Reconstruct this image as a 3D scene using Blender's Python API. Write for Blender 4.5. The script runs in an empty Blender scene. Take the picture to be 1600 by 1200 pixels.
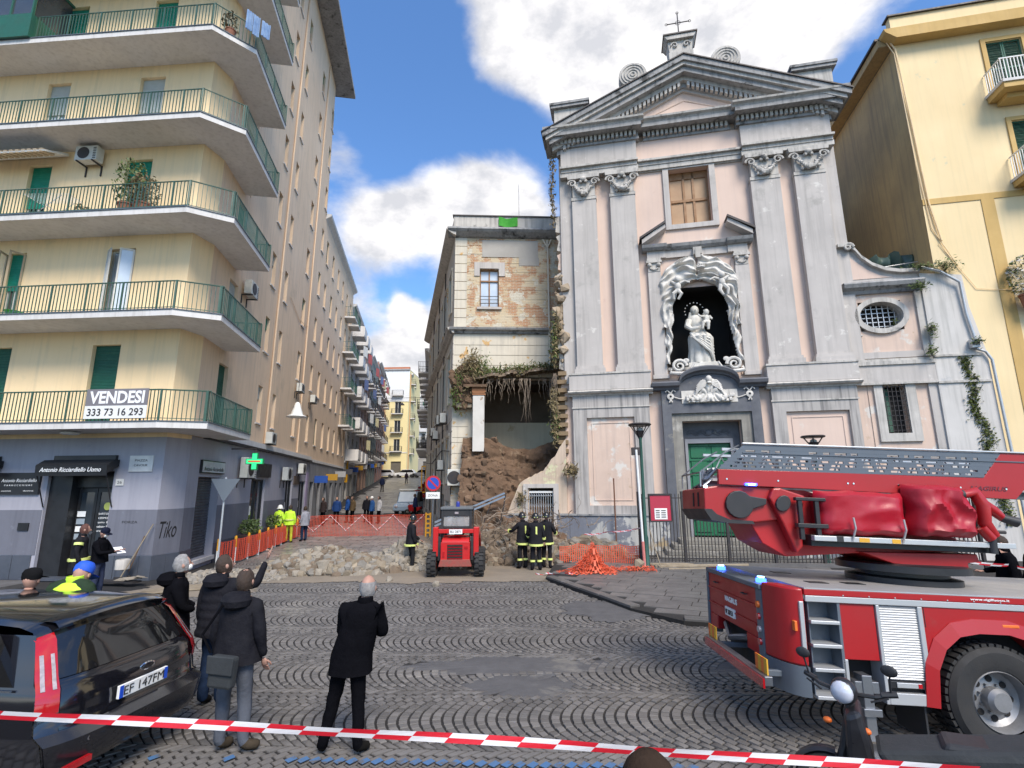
import bpy, math, random
from mathutils import Matrix, Vector, noise
R = math.radians
rnd = random.Random(7)
S = bpy.context.scene
COL = S.collection

# ------------------------------------------------------------------ camera
F, PITCH, ROLL, EYE = 796.0, math.atan2(160, 796), R(.36), 2.7
cam = bpy.data.cameras.new("camera"); camo = bpy.data.objects.new("camera", cam); COL.objects.link(camo)
cam.sensor_width = 36; cam.lens = 36 * F / 1600; cam.clip_start = .05; cam.clip_end = 2000
fw = Vector((0, math.cos(PITCH), math.sin(PITCH))); u0 = Vector((0, -math.sin(PITCH), math.cos(PITCH))); x0 = Vector((1, 0, 0))
rt = x0 * math.cos(ROLL) - u0 * math.sin(ROLL); up = x0 * math.sin(ROLL) + u0 * math.cos(ROLL)
camo.matrix_world = Matrix(((rt.x, up.x, -fw.x, 0), (rt.y, up.y, -fw.y, 0), (rt.z, up.z, -fw.z, EYE), (0, 0, 0, 1)))
S.camera = camo
S.view_settings.view_transform = 'Standard'; S.view_settings.look = 'None'; S.view_settings.gamma = 1
S.view_settings.exposure = 1.2; S.view_settings.use_curve_mapping = False
S.cycles.max_bounces = 6; S.cycles.diffuse_bounces = 3; S.cycles.glossy_bounces = 3; S.cycles.transparent_max_bounces = 12
S.cycles.use_denoising = True
# ------------------------------------------------------------------ sun and sky
SUN_EL, SUN_AZ = R(48), R(158)         # azimuth clockwise from +Y: behind the camera, a little to the right
sd = bpy.data.lights.new("sun", 'SUN'); sd.energy = 2.15; sd.angle = R(24); sd.color = (1, .90, .77)
so = bpy.data.objects.new("sun", sd); COL.objects.link(so)
dirs = Vector((math.sin(SUN_AZ) * math.cos(SUN_EL), math.cos(SUN_AZ) * math.cos(SUN_EL), math.sin(SUN_EL)))
so.rotation_euler = dirs.to_track_quat('Z', 'Y').to_euler(); so.location = dirs * 80
W = bpy.data.worlds.new("World"); S.world = W; W.use_nodes = True
nt = W.node_tree; nt.nodes.clear()
def N(t, ty, **kw):
    n = t.nodes.new(ty)
    for k, v in kw.items():
        if k in ('ins',):
            for a, b in v.items(): n.inputs[a].default_value = b
        else: setattr(n, k, v)
    return n
def math_n(t, op, a, b=None, clamp=False):
    n = t.nodes.new('ShaderNodeMath'); n.operation = op; n.use_clamp = clamp
    for i, q in enumerate((a, b)):
        if q is None: continue
        if isinstance(q, (int, float)): n.inputs[i].default_value = q
        else: t.links.new(q, n.inputs[i])
    return n.outputs[0]
sky = N(nt, 'ShaderNodeTexSky', sky_type='NISHITA', sun_disc=False, sun_elevation=SUN_EL, sun_rotation=SUN_AZ, air_density=1.2, dust_density=.6, ozone_density=2.5)
tc = N(nt, 'ShaderNodeTexCoord')
mp = N(nt, 'ShaderNodeMapping'); mp.inputs['Scale'].default_value = (1, 1, 1.7); mp.inputs['Location'].default_value = (3.1, 1.7, .4)
nt.links.new(tc.outputs['Generated'], mp.inputs[0])
n1 = N(nt, 'ShaderNodeTexNoise', ins={'Scale': 3.2, 'Detail': 9, 'Roughness': .56, 'Distortion': .25}); nt.links.new(mp.outputs[0], n1.inputs['Vector'])
n2 = N(nt, 'ShaderNodeTexNoise', ins={'Scale': 9, 'Detail': 6, 'Roughness': .6}); nt.links.new(mp.outputs[0], n2.inputs['Vector'])
def raydir(x, y):
    return (fw * F + rt * (x - 800) - up * (y - 600)).normalized()
def blob(px, py, rad, w):              # a cloud bank round one direction of the sky
    d = raydir(px, py)
    vm = nt.nodes.new('ShaderNodeVectorMath'); vm.operation = 'DISTANCE'; nt.links.new(tc.outputs['Generated'], vm.inputs[0]); vm.inputs[1].default_value = d
    a = math_n(nt, 'DIVIDE', vm.outputs['Value'], rad)
    a = math_n(nt, 'SUBTRACT', 1, a, True)
    a = math_n(nt, 'SMOOTH_MIN', a, 1)
    return math_n(nt, 'MULTIPLY', a, w)
tot = n1.outputs[0]
for b in ((1010, 60, .36, .42), (1250, 20, .22, .34), (770, 60, .12, .2), (700, 330, .2, .42), (600, 370, .12, .3), (800, 290, .12, .26), (535, 215, .08, .3), (640, 590, .16, .5), (558, 470, .06, .3), (635, 488, .04, .34), (620, 462, .03, .2), (1200, 120, .2, .2),
          (620, 120, .2, -.5), (650, 420, .09, -.3), (600, 250, .06, -.15), (890, 250, .1, -.3), (1330, 170, .16, -.5), (1460, 10, .2, -.2), (800, 205, .1, -.35), (200, 100, .6, -.12)):
    tot = math_n(nt, 'ADD', tot, blob(*b))
rmp = N(nt, 'ShaderNodeMapRange', interpolation_type='SMOOTHSTEP', ins={'From Min': .47, 'From Max': .72}); nt.links.new(tot, rmp.inputs[0])
cr = N(nt, 'ShaderNodeMix', data_type='RGBA'); cr.inputs[6].default_value = (3.6, 3.65, 3.9, 1); cr.inputs[7].default_value = (6.0, 5.85, 5.8, 1)
r2 = N(nt, 'ShaderNodeMapRange', ins={'From Min': .38, 'From Max': .62}); nt.links.new(n2.outputs[0], r2.inputs[0]); nt.links.new(r2.outputs[0], cr.inputs[0])
skm = N(nt, 'ShaderNodeMix', data_type='RGBA', blend_type='MULTIPLY'); skm.inputs[0].default_value = 1; skm.inputs[7].default_value = (.68, .93, 1.2, 1)
nt.links.new(sky.outputs[0], skm.inputs[6])
mx = N(nt, 'ShaderNodeMix', data_type='RGBA'); nt.links.new(rmp.outputs[0], mx.inputs[0]); nt.links.new(skm.outputs[2], mx.inputs[6]); nt.links.new(cr.outputs[2], mx.inputs[7])
bg = N(nt, 'ShaderNodeBackground'); bg.inputs[1].default_value = .09; nt.links.new(mx.outputs[2], bg.inputs[0])
wo = N(nt, 'ShaderNodeOutputWorld'); nt.links.new(bg.outputs[0], wo.inputs[0])

# ------------------------------------------------------------------ helpers
def tag(o, label=None, cat=None, group=None, kind=None):
    if label: o['label'] = label
    if cat: o['category'] = cat
    if group: o['group'] = group
    if kind: o['kind'] = kind
    return o
def thing(name, label, cat, loc=(0, 0, 0), rz=0, group=None):
    o = bpy.data.objects.new(name, None); COL.objects.link(o); o.empty_display_size = .2
    o.location = loc; o.rotation_euler = (0, 0, rz)
    return tag(o, label, cat, group)
def kids(o): return KIDS.get(o.name, [])
KIDS = {}
def adopt(o, parent):
    o.parent = parent; KIDS.setdefault(parent.name, []).append(o); return o
def copy_tree(o, parent=None):
    c = o.copy(); COL.objects.link(c)
    if parent is not None: adopt(c, parent)
    for k in list(kids(o)): copy_tree(k, c)
    return c
class MB:
    def __init__(s, m=None): s.v = []; s.f = []; s.mi = []; s.m = m or Matrix(); s.cur = 0
    def vt(s, p): s.v.append(tuple(s.m @ Vector(p))); return len(s.v) - 1
    def face(s, ps, mi=None):
        s.f.append([s.vt(p) for p in ps]); s.mi.append(s.cur if mi is None else mi)
    def fi(s, ids, mi=None): s.f.append(list(ids)); s.mi.append(s.cur if mi is None else mi)
    def box(s, x0, x1, y0, y1, z0, z1, mi=None):
        a = [s.vt(p) for p in ((x0, y0, z0), (x1, y0, z0), (x1, y1, z0), (x0, y1, z0), (x0, y0, z1), (x1, y0, z1), (x1, y1, z1), (x0, y1, z1))]
        for q in ((0, 3, 2, 1), (4, 5, 6, 7), (0, 1, 5, 4), (1, 2, 6, 5), (2, 3, 7, 6), (3, 0, 4, 7)): s.fi([a[i] for i in q], mi)
        return s
    def hexa(s, pts, mi=None):           # 4 bottom + 4 top points
        a = [s.vt(p) for p in pts]
        for q in ((0, 3, 2, 1), (4, 5, 6, 7), (0, 1, 5, 4), (1, 2, 6, 5), (2, 3, 7, 6), (3, 0, 4, 7)): s.fi([a[i] for i in q], mi)
        return s
    def prism(s, poly, a, b, axis='y', mi=None):
        def P(p, t):
            if axis == 'y': return (p[0], t, p[1])
            if axis == 'x': return (t, p[0], p[1])
            return (p[0], p[1], t)
        A = [s.vt(P(p, a)) for p in poly]; B = [s.vt(P(p, b)) for p in poly]; n = len(poly)
        s.fi(A, mi); s.fi(B[::-1], mi)
        for i in range(n): s.fi([A[i], B[i], B[(i + 1) % n], A[(i + 1) % n]], mi)
        return s
    def cyl(s, p0, p1, r0, r1=None, n=10, cap=True, mi=None):
        if r1 is None: r1 = r0
        p0 = Vector(p0); p1 = Vector(p1); d = (p1 - p0).normalized()
        a = d.orthogonal().normalized(); b = d.cross(a)
        A = []; B = []
        for i in range(n):
            t = 2 * math.pi * i / n; w = a * math.cos(t) + b * math.sin(t)
            A.append(s.vt(p0 + w * r0)); B.append(s.vt(p1 + w * r1))
        for i in range(n): s.fi([A[i], A[(i + 1) % n], B[(i + 1) % n], B[i]], mi)
        if cap: s.fi(A[::-1], mi); s.fi(B, mi)
        return s
    def tube(s, pts, r, n=6, mi=None):
        pts = [Vector(p) for p in pts]; rings = []; a = None
        for i, p in enumerate(pts):
            d = (pts[min(i + 1, len(pts) - 1)] - pts[max(i - 1, 0)])
            d = d.normalized() if d.length > 1e-9 else Vector((0, 0, 1))
            a = (d.orthogonal() if a is None else (a - d * a.dot(d)))
            if a.length < 1e-6: a = d.orthogonal()
            a.normalize(); b = d.cross(a); rr = r[i] if isinstance(r, (list, tuple)) else r
            rings.append([s.vt(p + (a * math.cos(2 * math.pi * k / n) + b * math.sin(2 * math.pi * k / n)) * rr) for k in range(n)])
        for A, B in zip(rings, rings[1:]):
            for k in range(n): s.fi([A[k], A[(k + 1) % n], B[(k + 1) % n], B[k]], mi)
        s.fi(rings[0][::-1], mi); s.fi(rings[-1], mi)
        return s
    def lathe(s, prof, c=(0, 0, 0), n=16, axis='z', a0=0, a1=2 * math.pi, mi=None):
        full = abs(a1 - a0 - 2 * math.pi) < 1e-6; rings = []
        m = n if full else n + 1
        for r, h in prof:
            ring = []
            for k in range(m):
                t = a0 + (a1 - a0) * k / n; x, y = r * math.cos(t), r * math.sin(t)
                p = {'z': (x, y, h), 'y': (x, h, y), 'x': (h, x, y)}[axis]
                ring.append(s.vt((c[0] + p[0], c[1] + p[1], c[2] + p[2])))
            rings.append(ring)
        for A, B in zip(rings, rings[1:]):
            for k in range(n): s.fi([A[k], A[(k + 1) % m], B[(k + 1) % m], B[k]], mi)
        if full and (axis == 'z' or prof[0][0] < .05): s.fi(rings[0][::-1], mi)
        if full and (axis == 'z' or prof[-1][0] < .05): s.fi(rings[-1], mi)
        return s
    def ball(s, c, r, n=8, mi=None, jit=0):
        if isinstance(r, (int, float)): r = (r, r, r)
        rows = max(4, n // 2 + 1); top = s.vt((c[0], c[1], c[2] + r[2])); bot = s.vt((c[0], c[1], c[2] - r[2])); rings = []
        for i in range(1, rows):
            ph = math.pi * i / rows; ring = []
            for k in range(n):
                t = 2 * math.pi * k / n; j = 1 + (rnd.random() - .5) * jit
                ring.append(s.vt((c[0] + r[0] * j * math.sin(ph) * math.cos(t), c[1] + r[1] * j * math.sin(ph) * math.sin(t), c[2] + r[2] * j * math.cos(ph))))
            rings.append(ring)
        for k in range(n):
            s.fi([top, rings[0][k], rings[0][(k + 1) % n]], mi); s.fi([bot, rings[-1][(k + 1) % n], rings[-1][k]], mi)
        for A, B in zip(rings, rings[1:]):
            for k in range(n): s.fi([A[k], B[k], B[(k + 1) % n], A[(k + 1) % n]], mi)
        return s
    def rock(s, c, r, mi=None):
        m = s.m; e = Matrix.Rotation(rnd.random() * 6.28, 4, 'Z') @ Matrix.Rotation(rnd.random() * 3, 4, 'X')
        s.m = m @ Matrix.Translation(c) @ e
        a, b, h = (r * (.6 + .6 * rnd.random()) for _ in range(3)); j = lambda: 1 + (rnd.random() - .5) * .5
        p = [(-a * j(), -b * j(), -h * j()), (a * j(), -b * j(), -h * j()), (a * j(), b * j(), -h * j()), (-a * j(), b * j(), -h * j()),
             (-a * j(), -b * j(), h * j()), (a * j(), -b * j(), h * j()), (a * j(), b * j(), h * j()), (-a * j(), b * j(), h * j())]
        k = .62; q = []                         # chop the corners: a convex 24-point lump is costly, so push mid points instead
        ids = [s.vt(x) for x in p]
        for f4 in ((0, 3, 2, 1), (4, 5, 6, 7), (0, 1, 5, 4), (1, 2, 6, 5), (2, 3, 7, 6), (3, 0, 4, 7)):
            cc = Vector((0, 0, 0))
            for i in f4: cc += Vector(p[i]) / 4
            ce = s.vt(cc * (1.25 + rnd.random() * .25))
            for i in range(4): s.fi([ids[f4[i]], ids[f4[(i + 1) % 4]], ce], mi)
        s.m = m; return s
    def mesh(s, name, mats, smooth=False):
        me = bpy.data.meshes.new(name); me.from_pydata(s.v, [], s.f)
        if not isinstance(mats, (list, tuple)): mats = [mats]
        for m in mats: me.materials.append(m)
        if len(mats) > 1: me.polygons.foreach_set('material_index', s.mi)
        if smooth:
            me.polygons.foreach_set('use_smooth', [True] * len(me.polygons))
            try: me.set_sharp_from_angle(angle=R(smooth if smooth is not True else 40))
            except Exception: pass
        me.update(); return me
    def build(s, name, mats, parent=None, smooth=False, label=None, kind=None, bevel=0, **kw):
        o = bpy.data.objects.new(name, s.mesh(name, mats, smooth)); COL.objects.link(o)
        if parent is not None: adopt(o, parent)
        if bevel:
            b = o.modifiers.new('bevel', 'BEVEL'); b.width = bevel; b.segments = 2; b.limit_method = 'ANGLE'; b.angle_limit = R(40)
        return tag(o, label, kw.get('cat'), kw.get('group'), kind)
FONTC = {}
def text(name, body, size, mat, parent, mtx, width=None, depth=.004, align='CENTER', shear=0, bold=0, height=None):
    cu = bpy.data.curves.new(name, 'FONT'); cu.body = body; cu.size = 1; cu.align_x = align; cu.align_y = 'CENTER'; cu.shear = shear
    cu.offset = bold; cu.extrude = .01; cu.resolution_u = 3
    o = bpy.data.objects.new(name, cu); COL.objects.link(o)
    dg = bpy.context.evaluated_depsgraph_get(); me = bpy.data.meshes.new_from_object(o.evaluated_get(dg)); bpy.data.objects.remove(o); bpy.data.curves.remove(cu)
    xs = [v.co.x for v in me.vertices]; w = (max(xs) - min(xs)) or 1; ys = [v.co.y for v in me.vertices]; hh = (max(ys) - min(ys)) or 1
    sx = size if width is None else width / w; sy = size if height is None else height / hh
    if height is None and width is not None: sy = size
    mid = (max(ys) + min(ys)) / 2
    for v in me.vertices:
        v.co = Vector((v.co.x * sx, -v.co.z / .01 * depth / 2, (v.co.y - mid) * sy))     # text stands in the xz plane and faces -y
    me.materials.clear(); me.materials.append(mat)
    me.transform(mtx)
    ob = bpy.data.objects.new(name, me); COL.objects.link(ob); adopt(ob, parent)
    return ob
# ------------------------------------------------------------------ materials
MATS = {}
def mk(name, c1, c2=None, sc=2., rough=.7, metal=0, bump=0., bsc=None, patch=None, streak=None, patch2=None, spec=.5, coat=0, emit=None, alpha=None, island=0, world=False, trans=0, wave=None, brick=None):
    """procedural material: two-tone noise; patch=(colour, scale, threshold, softness); streak=(colour, amount)"""
    if name in MATS: return MATS[name]
    m = bpy.data.materials.new(name); m.use_nodes = True; t = m.node_tree; p = t.nodes['Principled BSDF']
    p.inputs['Roughness'].default_value = rough; p.inputs['Metallic'].default_value = metal
    p.inputs['Specular IOR Level'].default_value = spec; p.inputs['Coat Weight'].default_value = coat; p.inputs['Coat Roughness'].default_value = .08
    p.inputs['Transmission Weight'].default_value = trans
    c1 = (*c1, 1); c2 = (*(c2 or [x * .85 for x in c1[:3]]), 1)
    if world:
        g = N(t, 'ShaderNodeNewGeometry'); co = g.outputs['Position']
    else:
        g = N(t, 'ShaderNodeTexCoord'); co = g.outputs['Object']
    nz = N(t, 'ShaderNodeTexNoise', ins={'Scale': sc, 'Detail': 7, 'Roughness': .62}); t.links.new(co, nz.inputs['Vector'])
    mr = N(t, 'ShaderNodeMapRange', ins={'From Min': .3, 'From Max': .7}); t.links.new(nz.outputs[0], mr.inputs[0])
    mx = N(t, 'ShaderNodeMix', data_type='RGBA'); mx.inputs[6].default_value = c1; mx.inputs[7].default_value = c2; t.links.new(mr.outputs[0], mx.inputs[0])
    col = mx.outputs[2]; hgt = nz.outputs[0]
    def over(fac, c):
        nonlocal col
        q = N(t, 'ShaderNodeMix', data_type='RGBA'); q.inputs[7].default_value = (*c, 1); t.links.new(col, q.inputs[6]); t.links.new(fac, q.inputs[0]); col = q.outputs[2]
    for i, pt in enumerate((patch, patch2)):
        if not pt: continue
        mp = N(t, 'ShaderNodeMapping'); mp.inputs['Location'].default_value = (3.3 * i + 1, 7.1 * i, 2.2 + i); t.links.new(co, mp.inputs[0])
        n = N(t, 'ShaderNodeTexNoise', ins={'Scale': pt[1], 'Detail': 8, 'Roughness': .65}); t.links.new(mp.outputs[0], n.inputs['Vector'])
        r = N(t, 'ShaderNodeMapRange', ins={'From Min': pt[2], 'From Max': pt[2] + pt[3]}); t.links.new(n.outputs[0], r.inputs[0])
        fac = r.outputs[0]
        if len(pt) > 4:                   # keep the patch below / above a height: (.., z, spread)
            sx = N(t, 'ShaderNodeSeparateXYZ'); t.links.new(co, sx.inputs[0])
            zr = N(t, 'ShaderNodeMapRange', ins={'From Min': pt[4] - pt[5], 'From Max': pt[4] + pt[5], 'To Min': 1, 'To Max': 0})
            ad = math_n(t, 'ADD', sx.outputs[2], math_n(t, 'MULTIPLY', n.outputs[0], pt[5] * 1.5)); t.links.new(ad, zr.inputs[0])
            fac = math_n(t, 'MULTIPLY', fac, zr.outputs[0])
        over(fac, pt[0]); hgt = math_n(t, 'SUBTRACT', hgt, math_n(t, 'MULTIPLY', fac, .5))
    if streak:
        mp = N(t, 'ShaderNodeMapping'); mp.inputs['Scale'].default_value = (5, 5, .25); t.links.new(co, mp.inputs[0])
        n = N(t, 'ShaderNodeTexNoise', ins={'Scale': 1.3, 'Detail': 6, 'Roughness': .6}); t.links.new(mp.outputs[0], n.inputs['Vector'])
        r = N(t, 'ShaderNodeMapRange', ins={'From Min': .47, 'From Max': .75, 'To Max': streak[1]}); t.links.new(n.outputs[0], r.inputs[0]); over(r.outputs[0], streak[0])
    if brick:                             # (mortar colour, width, height)
        mp = N(t, 'ShaderNodeMapping'); mp.inputs['Rotation'].default_value = (R(90), 0, 0); t.links.new(co, mp.inputs[0])
        b = N(t, 'ShaderNodeTexBrick', ins={'Scale': 1, 'Mortar Size': .012, 'Brick Width': brick[1], 'Row Height': brick[2]}); t.links.new(mp.outputs[0], b.inputs['Vector'])
        over(b.outputs['Fac'], brick[0]); hgt = math_n(t, 'SUBTRACT', hgt, b.outputs['Fac'])
    if wave:                              # fine horizontal ribs (scale)
        wv = N(t, 'ShaderNodeTexWave', bands_direction='Z', ins={'Scale': wave}); t.links.new(co, wv.inputs['Vector']); hgt = wv.outputs['Fac']
    if island:
        gi = N(t, 'ShaderNodeNewGeometry'); hs = N(t, 'ShaderNodeHueSaturation')
        r = N(t, 'ShaderNodeMapRange', ins={'To Min': 1 - island, 'To Max': 1 + island}); t.links.new(gi.outputs['Random Per Island'], r.inputs[0])
        if island < 0: pass
        t.links.new(r.outputs[0], hs.inputs['Value']); t.links.new(col, hs.inputs['Color']); col = hs.outputs[0]
    t.links.new(col, p.inputs['Base Color'])
    if bump:
        nb = hgt
        if not wave:
            n = N(t, 'ShaderNodeTexNoise', ins={'Scale': bsc or sc * 6, 'Detail': 6, 'Roughness': .7}); t.links.new(co, n.inputs['Vector'])
            nb = math_n(t, 'ADD', hgt, math_n(t, 'MULTIPLY', n.outputs[0], .6))
        b = N(t, 'ShaderNodeBump', ins={'Strength': bump, 'Distance': .03}); t.links.new(nb, b.inputs['Height']); t.links.new(b.outputs[0], p.inputs['Normal'])
    if rough > .15:
        rr = N(t, 'ShaderNodeMapRange', ins={'From Min': .3, 'From Max': .7, 'To Min': max(0, rough - .12), 'To Max': min(1, rough + .12)}); t.links.new(nz.outputs[0], rr.inputs[0]); t.links.new(rr.outputs[0], p.inputs['Roughness'])
    if emit: p.inputs['Emission Color'].default_value = (*emit[0], 1); p.inputs['Emission Strength'].default_value = emit[1]
    if alpha is not None: p.inputs['Alpha'].default_value = alpha
    MATS[name] = m; return m
BK = (.012, .012, .014)
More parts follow.
